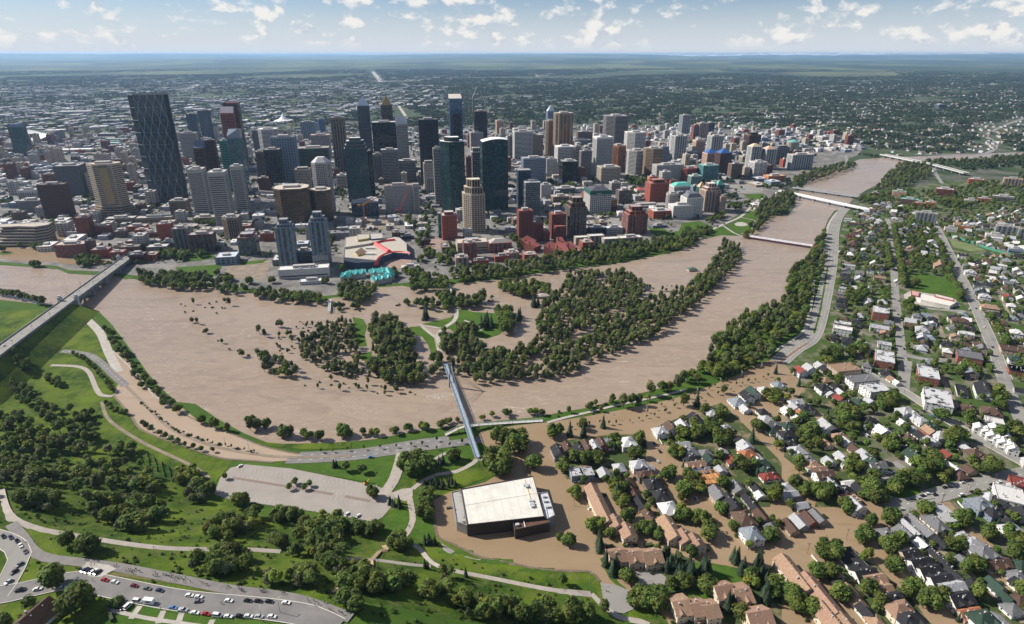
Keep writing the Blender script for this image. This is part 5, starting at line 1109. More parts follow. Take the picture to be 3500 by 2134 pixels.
for k in range(4):
    for o in (-HW + 1.2, HW - 1.2):
        mb = MB(); n = 12
        for i in range(n):
            t0, t1 = i / n, (i + 1) / n; a, c = s0 + (k + t0) * span, s0 + (k + t1) * span; top = bz(s0 + (k + .5) * span) - 2.0
            za, zc = (top * (1 - (2 * t - 1) ** 2) for t in (t0, t1))
            mb.hexa([bp(a, o - 1.2, za - 1), bp(a, o + 1.2, za - 1), bp(c, o + 1.2, zc - 1), bp(c, o - 1.2, zc - 1), bp(a, o - 1.2, za + .5), bp(a, o + 1.2, za + .5), bp(c, o + 1.2, zc + .5), bp(c, o - 1.2, zc + .5)])
        mb.build('arch_rib', STONE, root); mb = MB()
        for i in range(1, 12):
            t0 = i / 12; s = s0 + (k + t0) * span; za = (bz(s0 + (k + .5) * span) - 2) * (1 - (2 * t0 - 1) ** 2)
            if bz(s) - 1.4 - za > .6: mb.hexa([bp(s - .4, o - .8, za), bp(s - .4, o + .8, za), bp(s + .4, o + .8, za), bp(s + .4, o - .8, za)] + [bp(s - .4, o - .8, bz(s) - 1.3), bp(s - .4, o + .8, bz(s) - 1.3), bp(s + .4, o + .8, bz(s) - 1.3), bp(s + .4, o - .8, bz(s) - 1.3)])
        tag(mb.build('spandrel_posts', STONE, root), kind='stuff')
for s in (s0 - 4, s0 + 4 * span + 2):
    for o in (-HW - 1.2, HW + 1.2):
        mb = MB(); x, y, z = bp(s, o); mb.box(x - 2, x + 2, y - 2, y + 2, -1, z + 4.5); mb.box(x - 2.4, x + 2.4, y - 2.4, y + 2.4, z + 4.5, z + 5.2); mb.box(x - 1.2, x + 1.2, y - 1.5, y + 1.5, z + 5.2, z + 7.2); mb.build('kiosk', paint((.42, .45, .46)), root)
for k in range(12):
    for o in (-HW + .3, HW - .3):
        s = -80 + k * (LEN + 80) / 11; x, y, z = bp(s, o); mb = MB(); mb.tube((x, y, z + 1.3), (x, y, z + 6.5), .13, .08, 6); mb.box(x - .5, x + .5, y - .5, y + .5, z + 6.4, z + 7.2); mb.build('lamp_post', paint((.12, .13, .13)), root)
ROADS.append((np.array([((A - d * 100).x, (A - d * 100).y), (B.x, B.y)]), 10))
# ---- pedestrian bridge in the middle
A = V3('Z2', 780, 1345, 7); B = V3('Z2', 300, -45, 4); d = B - A; LEN = d.length; dn = d.normalized(); nn = Vector((dn.y, -dn.x, 0)).normalized()
root = thing('footbridge', 'long blue-grey pedestrian bridge with a single mast over the flood', 'footbridge', (A.x, A.y, 0)); O = Vector((A.x, A.y, 0))
DECK = material('footbridge_deck', (.22, .28, .34), .7, col2=(.28, .33, .38), nscale=.5); BLU = paint((.10, .15, .22))
def fp(s, o, dz=0): p = A + d * s + nn * o - O; return (p.x, p.y, p.z + dz + 1.5 * math.sin(math.pi * s))
S1 = np.linspace(0, 1, 40); mb = MB()
for a, c in zip(S1[:-1], S1[1:]): mb.hexa([fp(a, -2, -.9), fp(a, 2, -.9), fp(c, 2, -.9), fp(c, -2, -.9), fp(a, -2), fp(a, 2), fp(c, 2), fp(c, -2)])
mb.build('deck', DECK, root)
for o in (-2, 2):
    mb = MB()
    for a, c in zip(S1[:-1], S1[1:]): mb.bar(fp(a, o, 1.2), fp(c, o, 1.2), .12); mb.bar(fp(a, o, 0), fp(a, o, 1.2), .09); mb.bar(fp(a, o, .6), fp(c, o, .6), .06)
    mb.build('railing', BLU, root)
for s in (.06, .2, .36, .52, .9):
    mb = MB(); p = fp(s, 0); mb.box(p[0] - 1, p[0] + 1, p[1] - 1, p[1] + 1, -1, p[2] - .5); mb.build('pier', STONE, root)
sm = .735
mb = MB(); p = fp(sm, -2.6); q2 = fp(sm, 2.6); tp = (p[0] * .5 + q2[0] * .5, p[1] * .5 + q2[1] * .5, 27)
mb.bar((p[0], p[1], -1), (tp[0] - .5, tp[1], tp[2]), .55, r2=.4); mb.bar((q2[0], q2[1], -1), (tp[0] + .5, tp[1], tp[2]), .55, r2=.4); mb.box(tp[0] - 1.4, tp[0] + 1.4, tp[1] - .7, tp[1] + .7, 26, 27.4); mb.build('mast', paint((.13, .14, .15)), root)
for s in (.52, .58, .64, .83, .9, .97):
    for o in (-2, 2): mb = MB(); mb.bar(tp, fp(s, o, .3), .07); mb.build('stay_cable', paint((.35, .37, .4)), root)
# ramp and stair beside it
for la, t, s, z0, z1, nm in (('white boarded ramp running right from the footbridge along the bank', 'Z2', '650,885 800,865 1000,850 1290,832', 6, 1.2, 'ramp'), ('stair running left from the footbridge to the bank', 'Z2', '590,890 500,920 400,970 310,1015', 6, .8, 'stair'), ('zigzag stair at the near end of the footbridge', 'Z2', '810,1385 860,1360 910,1330 990,1280', 6, .6, 'stair')):
    P = pts(t, s); n = len(P); C = [V3(t, x, y, z0 + (z1 - z0) * i / (n - 1)) for i, (x, y) in enumerate(P)]
    if nm == 'ramp': C.append(V3('C2', 1215, 382, .8))
    root = thing(nm, la, nm, (C[0].x, C[0].y, 0)); O = Vector((C[0].x, C[0].y, 0)); mb = MB(); mr_ = MB()
    for a, c in zip(C[:-1], C[1:]):
        e = (c - a).normalized(); n2 = Vector((e.y, -e.x, 0)).normalized() * 1.7; a_, c_ = a - O, c - O
        mb.hexa([a_ - n2 - Vector((0, 0, .6)), a_ + n2 - Vector((0, 0, .6)), c_ + n2 - Vector((0, 0, .6)), c_ - n2 - Vector((0, 0, .6)), a_ - n2, a_ + n2, c_ + n2, c_ - n2])
        k = max(1, int((c - a).length / 4))
        for i in range(k + 1):
            p = a_.lerp(c_, i / k)
            for sg in (-1, 1): mr_.bar(p + n2 * sg, p + n2 * sg + Vector((0, 0, 1.2)), .08)
            if i % 2 == 0: mr_.box(p.x - .3, p.x + .3, p.y - .3, p.y + .3, -1, p.z - .5)
        for sg in (-1, 1): mr_.bar(a_ + n2 * sg + Vector((0, 0, 1.2)), c_ + n2 * sg + Vector((0, 0, 1.2)), .1)
    mb.build('walkway', paint((.55, .53, .5) if nm == 'ramp' else (.42, .38, .32)), root); mr_.build('railing', paint((.4, .42, .44)), root)
# ---- small footbridges to the island
for la, a, c, w in (('narrow metal footbridge reaching the left tip of the island', ('B1', 2318, 868), ('B1', 2310, 955), 1.6), ('white footbridge from the plaza to the middle of the island', ('B2', 888, 765), ('B2', 920, 890), 2.4)):
    A, B = V3(*a, 3), V3(*c, 3); root = thing('island_footbridge', la, 'footbridge', (A.x, A.y, 0)); O = Vector((A.x, A.y, 0)); e = (B - A).normalized(); n2 = Vector((e.y, -e.x, 0)) * w; a_, c_ = A - O, B - O; dn_ = Vector((0, 0, .7))
    mb = MB(); mb.hexa([a_ - n2 - dn_, a_ + n2 - dn_, c_ + n2 - dn_, c_ - n2 - dn_, a_ - n2, a_ + n2, c_ + n2, c_ - n2]); mb.build('deck', paint((.45, .44, .42)), root)
    for sg in (-1, 1):
        mb = MB(); mb.bar(a_ + n2 * sg + Vector((0, 0, 1.3)), c_ + n2 * sg + Vector((0, 0, 1.3)), .14)
        for i in range(13): p = a_.lerp(c_, i / 12) + n2 * sg; mb.bar(p, p + Vector((0, 0, 1.3)), .09)
        mb.build('railing', paint((.3, .32, .34)), root)
    for k in (.2, .8): p = a_.lerp(c_, k); mb = MB(); mb.box(p.x - .8, p.x + .8, p.y - .8, p.y + .8, -1, 2.4); mb.build('pier', STONE, root)
# ---- helical tube bridge
A, B = V3('R5', 1815, 835, 3.5), V3('B3', 983, 500, 3.5); root = thing('tube_bridge', 'red and white latticed tube footbridge low over the river', 'footbridge', (A.x, A.y, 0)); O = Vector((A.x, A.y, 0)); e = B - A; LEN = e.length; e.normalize(); n2 = Vector((e.y, -e.x, 0))
def tb(s, a, k=1.0): p = A + e * s - O + n2 * math.cos(a) * 4.0 * k; return Vector((p.x, p.y, 3.9 + math.sin(a) * 3.0 * k))
mb = MB(); n = 46
for i in range(n):
    s, s1 = LEN * i / n, LEN * (i + 1) / n
    for k in range(16):
        a, c = 2 * math.pi * k / 16, 2 * math.pi * (k + 1) / 16; mid = (a + c) / 2
        if .15 < mid < 3.0: continue
        mb.face([tb(s, a), tb(s, c), tb(s1, c), tb(s1, a)])
mb.build('red_shell', material('bridge_red', (.20, .012, .02), .4, .5), root); mb = MB()
for i in range(n):
    s, s1, sm_ = LEN * i / n, LEN * (i + 1) / n, LEN * (i + .5) / n
    for a, c in ((.12, .8), (.8, 1.57), (1.57, 2.34), (2.34, 3.02)): mb.face([tb(s, a), tb(s, c), tb(s1, c)])
tag(mb.build('white_panels', paint((.78, .77, .76)), root), kind='stuff'); mb = MB()
for i in range(n):
    s, s1 = LEN * i / n, LEN * (i + 1) / n
    for a, c in ((.12, .8), (.8, 1.57), (1.57, 2.34), (2.34, 3.02)): mb.bar(tb(s, a), tb(s1, c), .14, 2); mb.face([tb(s, a, .97), tb(s1, c, .97), tb(s1, a, .97)], 1)
tag(mb.build('helix_ribs', [MATS['bridge_red'], glass((.35, .38, .42), .2), paint((.6, .5, .5))], root), kind='stuff'); mb = MB(); mb.hexa([tb(0, 3.9), tb(0, 5.5), tb(LEN, 5.5), tb(LEN, 3.9), tb(0, 3.7), tb(0, 5.7), tb(LEN, 5.7), tb(LEN, 3.7)]); mb.build('deck', paint((.2, .2, .2)), root)
for k in range(2):
    mb = MB()
    for i in range(16): a, c = 2 * math.pi * i / 16, 2 * math.pi * (i + 1) / 16; s = 0 if k == 0 else LEN; s1 = s + (-7 if k == 0 else 7); mb.face([tb(s, a), tb(s, c), tb(s1, c, .9), tb(s1, a, .9)])
    mb.build('red_portal', MATS['bridge_red'], root)
# ---- beam bridges upstream
for la, a, c, z, w, col, nm, np_ in (('white rail bridge with slim beam crossing upstream of the tube bridge', ('B3', 750, 105), ('B3', 1385, 240), 8, 5, (.66, .66, .66), 'rail_bridge', 6), ('grey road bridge behind the white rail bridge', ('B3', 850, 80), ('B3', 1310, 145), 6, 9, (.36, .36, .35), 'road_bridge', 5),
                                     ('far road bridge over the upstream river', ('A3', 1470, 1083), ('A3', 1780, 1145), 8, 10, (.5, .49, .47), 'road_bridge', 6), ('long viaduct continuing right from the far road bridge', ('A3', 1785, 1143), ('A3', 2060, 1215), 8, 8, (.45, .44, .42), 'road_bridge', 5)):
    A, B = V3(*a, z), V3(*c, z); root = thing(nm, la, 'bridge', (A.x, A.y, 0)); O = Vector((A.x, A.y, 0)); e = (B - A).normalized(); n2 = Vector((e.y, -e.x, 0)) * w; a_, c_ = A - O, B - O; dv = Vector((0, 0, 2.2)); m = paint(col)
    mb = MB(); mb.hexa([a_ - n2 - dv, a_ + n2 - dv, c_ + n2 - dv, c_ - n2 - dv, a_ - n2, a_ + n2, c_ + n2, c_ - n2]); mb.build('girder', m, root)
    for sg in (-1, 1): mb = MB(); up = Vector((0, 0, 1.2)); q2 = n2 * sg * .98; r2_ = n2 * sg * .93; mb.hexa([a_ + q2, a_ + r2_, c_ + r2_, c_ + q2, a_ + q2 + up, a_ + r2_ + up, c_ + r2_ + up, c_ + q2 + up]); mb.build('parapet', m, root)
    mb = MB(); u1 = Vector((0, 0, .08)); mb.face([a_ - n2 * .8 + u1, a_ + n2 * .8 + u1, c_ + n2 * .8 + u1, c_ - n2 * .8 + u1][::-1]); mb.build('roadway', ASPH_D if nm == 'road_bridge' else paint((.6, .6, .6)), root)
    for k in range(np_): p = a_.lerp(c_, (k + .5) / np_); mb = MB(); mb.hexa([p - n2 * .7 - e * 1.3 - Vector((0, 0, z + 1)), p + n2 * .7 - e * 1.3 - Vector((0, 0, z + 1)), p + n2 * .7 + e * 1.3 - Vector((0, 0, z + 1)), p - n2 * .7 + e * 1.3 - Vector((0, 0, z + 1)), p - n2 * .7 - e * 1.3 - dv, p + n2 * .7 - e * 1.3 - dv, p + n2 * .7 + e * 1.3 - dv, p - n2 * .7 + e * 1.3 - dv]); mb.build('pier', STONE, root)
FR0 = len(ROADS)
road('highway', 'A3', '2470,830 2330,880 2230,930 2200,960 2260,1000 2250,1050 2150,1085 1900,1085 1700,1085', 16, ASPH_D, .5); road('highway', 'A3', '2464,920 2300,900 2100,890 1900,870', 12, ASPH_D, .45); road('expressway', 'A3', '1215,985 1150,1000 1165,1040 1120,1085 1060,1095', 10, ASPH_D, .6)
road('street', 'A3', '1160,1100 1210,1090 1215,1140 1170,1160 1060,1180', 10, ASPH_D, .5); road('street', 'A3', '1830,1180 1850,1230 1890,1290', 9, ASPH_D, .5); road('far_avenue', 'A2', '330,470 420,580', 60, CONC, .6, step=400); road('far_avenue', 'A2', '540,745 600,835', 18, CONC, .6, step=60); road('far_avenue', 'A1', '1290,640 1390,595', 50, CONC, .6, step=400)
FR1 = len(ROADS)
area('distant_water', 'A2', '1480,515 1630,513 1600,530 1500,540', RIVER, .5); area('distant_water', 'A2', '1690,505 1900,500 1800,512', RIVER, .5)

# ================================================================== curling hall
root = thing('curling_hall', 'large white-roofed curling hall standing in brown floodwater', 'hall', (*at('C2', 800, 962, 10), 0), -GA); FEET.append((*at('C2', 1000, 840, 8), 45))
RW = material('white_membrane', (.60, .58, .52), .75, .3, col2=(.48, .455, .40), nscale=.09, ndet=7, contrast=(.45, .75)); DKB = paint((.055, .042, .035))
block(root, 'C2', '765,762 1160,690 1222,912 800,958', -.5, 10, DKB, RW, 'main_hall')
block(root, 'C2', '712,778 765,768 797,962 740,940', -.5, 8, paint((.22, .21, .2)), material('roof_gravel', (.34, .33, .31), .9, col2=(.08, .06, .05), nscale=.16, contrast=(.52, .62)), 'left_annex')
block(root, 'C2', '1195,785 1240,778 1280,905 1240,925 1222,912', -.5, 8.6, paint((.25, .26, .27)), paint((.52, .53, .54)), 'right_annex')
block(root, 'C2', '1040,912 1238,876 1252,945 1062,985', -.5, 8, DKB, material('roof_brown', (.13, .065, .04), .9, col2=(.07, .04, .03), nscale=.12), 'front_block')
p0_, p1_ = loc(root, 'C2', 1100, 898, 8), loc(root, 'C2', 1118, 972, 8); mb = MB(); mb.bar((*p0_, 8.4), (*p1_, 8.4), .25); mb.build('roof_divider', paint((.7, .68, .64)), root)
for x, y, s, z in ((1120, 740, 1.6, 10), (1128, 750, 1.2, 10), (1150, 828, 1.5, 10), (1155, 845, 1.5, 10), (1160, 858, 1.3, 10), (1222, 805, 1.2, 8.6), (1228, 830, 1.3, 8.6), (1240, 860, 1.5, 8.6), (1075, 960, 1.3, 8), (1130, 898, 1.2, 8), (1145, 915, 1.0, 8), (1190, 908, .8, 8)):
    p = loc(root, 'C2', x, y, z); mb = MB(); mb.box(p[0] - s, p[0] + s, p[1] - s * .8, p[1] + s * .8, z, z + 1.5, bottom=False); mb.build('roof_unit', paint((.42, .43, .44)), root)
p0_, p1_ = loc(root, 'C2', 1115, 710, 10), loc(root, 'C2', 1165, 870, 10); mb = MB(); mb.bar((*p0_, 10.3), (*p1_, 10.3), .14); mb.build('gas_pipe', paint((.6, .45, .1)), root)
p0_, p1_ = loc(root, 'C2', 785, 850, 10), loc(root, 'C2', 1195, 780, 10); mb = MB(); mb.bar((*p0_, 10.06), (*p1_, 10.06), .12); mb.build('roof_seam', paint((.55, .52, .45)), root)
for i in range(9):
    f = (i + .5) / 9; a = loc(root, 'C2', 765 + 395 * f, 762 - 72 * f, 10); c = loc(root, 'C2', 800 + 422 * f, 956 - 46 * f, 10); mb = MB(); mb.bar((*a, 10.02), (*c, 10.02), .07); mb.build('membrane_seam', paint((.5, .48, .43)), root)
p = loc(root, 'C2', 1262, 880, 6); mb = MB(); mb.tube((p[0], p[1], 4.5), (p[0] - 3, p[1] + 6, 4.5), 2.0, n=12); mb.build('tank', material('steel_tank', (.6, .62, .64), .3, .5, .6), root)
for i in range(9):
    a = loc(root, 'C2', 830 + i * 24, 985 - i * 2.6, 4); mb = MB(); mb.box(a[0], a[0] + 2.4, a[1] - .25, a[1] + .2, 2.5, 4.5); mb.build('window', glass((.12, .15, .17), .1), root)

# ================================================================== houses
ROOFS = {'k': (.028, .028, .032), 'g': (.15, .15, .155), 'l': (.38, .38, .39), 'w': (.60, .585, .56), 'b': (.095, .06, .045), 't': (.285, .185, .125), 'r': (.20, .05, .04), 'n': (.035, .06, .045), 'o': (.36, .15, .075), 'u': (.19, .21, .235)}
RNAME = {'k': 'black', 'g': 'grey', 'l': 'light grey', 'w': 'white', 'b': 'dark brown', 't': 'tan', 'r': 'red', 'n': 'green', 'o': 'orange', 'u': 'blue-grey'}
WALLS = {'W': (.66, .65, .62), 'C': (.58, .50, .38), 'G': (.30, .30, .30), 'B': (.15, .11, .085), 'R': (.27, .085, .055), 'U': (.17, .21, .26), 'T': (.40, .32, .24)}
WNAME = {'W': 'white', 'C': 'cream', 'G': 'grey', 'B': 'brown', 'R': 'red brick', 'U': 'blue-grey', 'T': 'tan'}
def shingle(c): return material('shingle_%02d%02d%02d' % tuple(int(v * 99) for v in c), c, .9, .15, col2=tuple(v * .68 for v in c), nscale=.7, ndet=5, contrast=(.4, .75), bump=.02, bscale=2.5, objrand=.12)
STAIN = material('stained_membrane', (.46, .46, .46), .85, col2=(.03, .03, .03), nscale=.14, ndet=3, contrast=(.53, .62))
_w = MB(); _w.box(-.62, .62, -.06, .05, -.75, .75, 0); _w.box(-.5, .5, -.09, -.05, -.62, .62, 1); WIN = _w.mesh('window', [paint((.62, .61, .58)), glass((.03, .035, .045), .08)])
_w = MB(); _w.box(-.5, .5, -.06, .05, 0, 2.05, 0); _w.box(-.3, .3, -.09, -.05, 1.2, 1.8, 1); DOOR = _w.mesh('door', [paint((.16, .09, .06)), glass((.05, .06, .07), .1)])
_w = MB(); _w.box(-.4, .4, -.35, .35, -1.2, .9); _w.box(-.5, .5, -.45, .45, .9, 1.05); CHIM = _w.mesh('chimney', paint((.42, .40, .38)))
_w = MB(); _w.box(-.2, .2, -.2, .2, -.1, .5); VENT = _w.mesh('roof_vent', paint((.55, .53, .5)))
HOUSES = []
def house(t, x, y, w, d, form='g', roof='g', wall='W', st=1, bearing=None, place_='', cat='house', name=None, ze=None):
    eave = (3.0 if st == 1 else 2.9 * st) if ze is None else ze; az = GA if bearing is None else bearing
    w *= 1.13; d *= 1.13; X, Y = at(t, x, y, eave + 1.0); gz = GZ(X, Y)
    if gz > 1: X, Y = at(t, x, y, gz + eave + 1.0)
    big = st >= 3 or max(w, d) > 24; flat = form == 'f'
    nm = name or ('apartment_block' if big and flat else 'townhouse_row' if max(w, d) >= 19 else 'garage' if st == 1 and w * d <= 100 else 'bungalow' if st == 1 else 'house')
    ct = {'apartment_block': 'apartments', 'townhouse_row': 'townhouses', 'garage': 'garage', 'house': 'house', 'bungalow': 'bungalow'}.get(nm, cat)
    lab = '%s-roofed %s %s%s' % (RNAME[roof], WNAME[wall], {'apartment_block': 'flat apartment block', 'townhouse_row': 'townhouse row', 'garage': 'garage or cottage', 'house': 'house', 'bungalow': 'bungalow'}[nm], place_)
    root = thing(nm, lab, ct, (X, Y, gz), -az); RANKED.append(root); HOUSES.append((X, Y, max(w, d) / 2 + 1.5, min(w, d) / 2 + 1.5)); x0, x1, y0, y1 = -w / 2, w / 2, -d / 2, d / 2
    wm, rm = paint(WALLS[wall]), shingle(ROOFS[roof]); rise = .34 * min(w, d) if form in 'gGh' else 0; ov = .55
    mb = MB()
    for a, c in (((x0, y0), (x1, y0)), ((x1, y0), (x1, y1)), ((x1, y1), (x0, y1)), ((x0, y1), (x0, y0))): mb.face([(*a, -.6), (*c, -.6), (*c, eave), (*a, eave)])
    if form == 'g': mb.face([(x0, y0, eave), (x1, y0, eave), (0, y0, eave + rise)]); mb.face([(x1, y1, eave), (x0, y1, eave), (0, y1, eave + rise)])
    if form == 'G': mb.face([(x1, y0, eave), (x1, y1, eave), (x1, 0, eave + rise)]); mb.face([(x0, y1, eave), (x0, y0, eave), (x0, 0, eave + rise)])
    mb.build('wall', wm, root); mb = MB(); th = .22; k = rise / (min(w, d) / 2) * ov if rise else 0
    def slab(q): 
        mb.face([(a, b, c + th) for a, b, c in q]); mb.face([(a, b, c) for a, b, c in reversed(q)])
        for i in range(len(q)): a, b = q[i], q[(i + 1) % len(q)]; mb.face([a, b, (b[0], b[1], b[2] + th), (a[0], a[1], a[2] + th)])
    e = eave - k
    if form == 'g':
        slab([(x0 - ov, y0 - ov, e), (0, y0 - ov, eave + rise), (0, y1 + ov, eave + rise), (x0 - ov, y1 + ov, e)][::-1]); slab([(x1 + ov, y1 + ov, e), (0, y1 + ov, eave + rise), (0, y0 - ov, eave + rise), (x1 + ov, y0 - ov, e)][::-1])
    elif form == 'G':
        slab([(x0 - ov, y0 - ov, e), (x1 + ov, y0 - ov, e), (x1 + ov, 0, eave + rise), (x0 - ov, 0, eave + rise)]); slab([(x1 + ov, y1 + ov, e), (x0 - ov, y1 + ov, e), (x0 - ov, 0, eave + rise), (x1 + ov, 0, eave + rise)])
    elif form == 'h':
        m_ = min(w, d) / 2 + ov; z = eave + rise
        if w >= d: a, c = (x0 - ov + m_, 0, z), (x1 + ov - m_, 0, z)
        else: a, c = (0, y0 - ov + m_, z), (0, y1 + ov - m_, z)
        A_, B_, C_, D_ = (x0 - ov, y0 - ov, e), (x1 + ov, y0 - ov, e), (x1 + ov, y1 + ov, e), (x0 - ov, y1 + ov, e)
        if w >= d: Q = ([A_, B_, c, a], [C_, D_, a, c], [B_, C_, c], [D_, A_, a])
        else: Q = ([A_, B_, a], [B_, C_, c, a], [C_, D_, c], [D_, A_, a, c])
        for q2 in Q: slab(q2)
    else:
        mb.face([(x0, y0, eave - .1), (x1, y0, eave - .1), (x1, y1, eave - .1), (x0, y1, eave - .1)]); mb.ring([(x0, y0), (x1, y0), (x1, y1), (x0, y1)], eave - .5, eave + .5, -.3, .2)
    ro = mb.build('roof', STAIN if (flat and roof == 'l' and big) else rm, root)
    def put(me, nme, px, py, pz, rz=0.0, on=None): return link(nme, me, on or root, (px, py, pz), rz)
    for s in range(st):
        zc = 1.6 + s * 2.9
        nx_ = max(1, int(w / 3.8)); nyy = max(1, int(d / 3.8))
        for i in range(nx_):
            px = x0 + w * (i + .5) / nx_
            if s == 0 and i == nx_ // 2 and nm != 'garage': put(DOOR, 'door', px, y0, 0); 
            else: put(WIN, 'window', px, y0, zc)
        for i in range(min(nyy, 6)): put(WIN, 'window', x0, y0 + d * (i + .5) / min(nyy, 6), zc, -math.pi / 2)
        if az == GB or st > 1:
            for i in range(min(nyy, 4)): put(WIN, 'window', x1, y0 + d * (i + .5) / min(nyy, 4), zc, math.pi / 2)
    rn = random.Random(int(x * 7 + y * 3))
    if nm in ('house', 'bungalow') and w > 9.5 and form in 'Gh':
        for q in ((-.22, .22) if w > 14 else (rn.uniform(-.2, .2),)):
            dx, dw, z = q * w, 1.5, eave + .15; m2 = MB(); yb = y0 * .15
            m2.face([(dx - dw, y0 - .1, z - .5), (dx + dw, y0 - .1, z - .5), (dx + dw, y0 - .1, z + .7), (dx, y0 - .1, z + 1.9), (dx - dw, y0 - .1, z + .7)], 0); m2.face([(dx - dw - .25, y0 - .4, z + .55), (dx, y0 - .4, z + 2.05), (dx, yb, z + 2.05), (dx - dw - .25, yb, z + .55)][::-1], 1); m2.face([(dx, y0 - .4, z + 2.05), (dx + dw + .25, y0 - .4, z + .55), (dx + dw + .25, yb, z + .55), (dx, yb, z + 2.05)][::-1], 1)
            m2.build('dormer', [wm, rm], ro); put(WIN, 'window', dx, y0 - .12, z + .4)
    if nm in ('house', 'bungalow') and rn.random() < .5: m2 = MB(); m2.box(x0 * .7, x0 * .7 + w * .45, y0 - 1.9, y0, -.4, .35); m2.box(x0 * .7, x0 * .7 + w * .45, y0 - 2.0, y0, 2.5, 2.65, 1); m2.box(x0 * .7 + .1, x0 * .7 + .25, y0 - 1.9, y0 - 1.75, .3, 2.5); m2.build('porch', [paint((.5, .47, .43)), rm], root)
    if form in 'gGh' and nm != 'garage':
        put(CHIM, 'chimney', rn.uniform(-.2, .2) * w, rn.uniform(-.2, .2) * d, eave + rise * .85, on=ro)
        for i in range(2 if max(w, d) < 18 else 8):
            s = (i + .5) / (2 if max(w, d) < 18 else 8) - .5
            p = (rn.choice((-1, 1)) * w * .1, s * d * .8) if form == 'g' else (s * w * .7, rn.choice((-1, 1)) * d * .1); put(VENT, 'roof_vent', p[0], p[1], eave + rise * .82, on=ro)
    elif flat and nm != 'garage':
        for i in range(3): put(CHIM, 'roof_unit', rn.uniform(-.35, .35) * w, rn.uniform(-.35, .35) * d, eave + .3, on=ro)
    return root
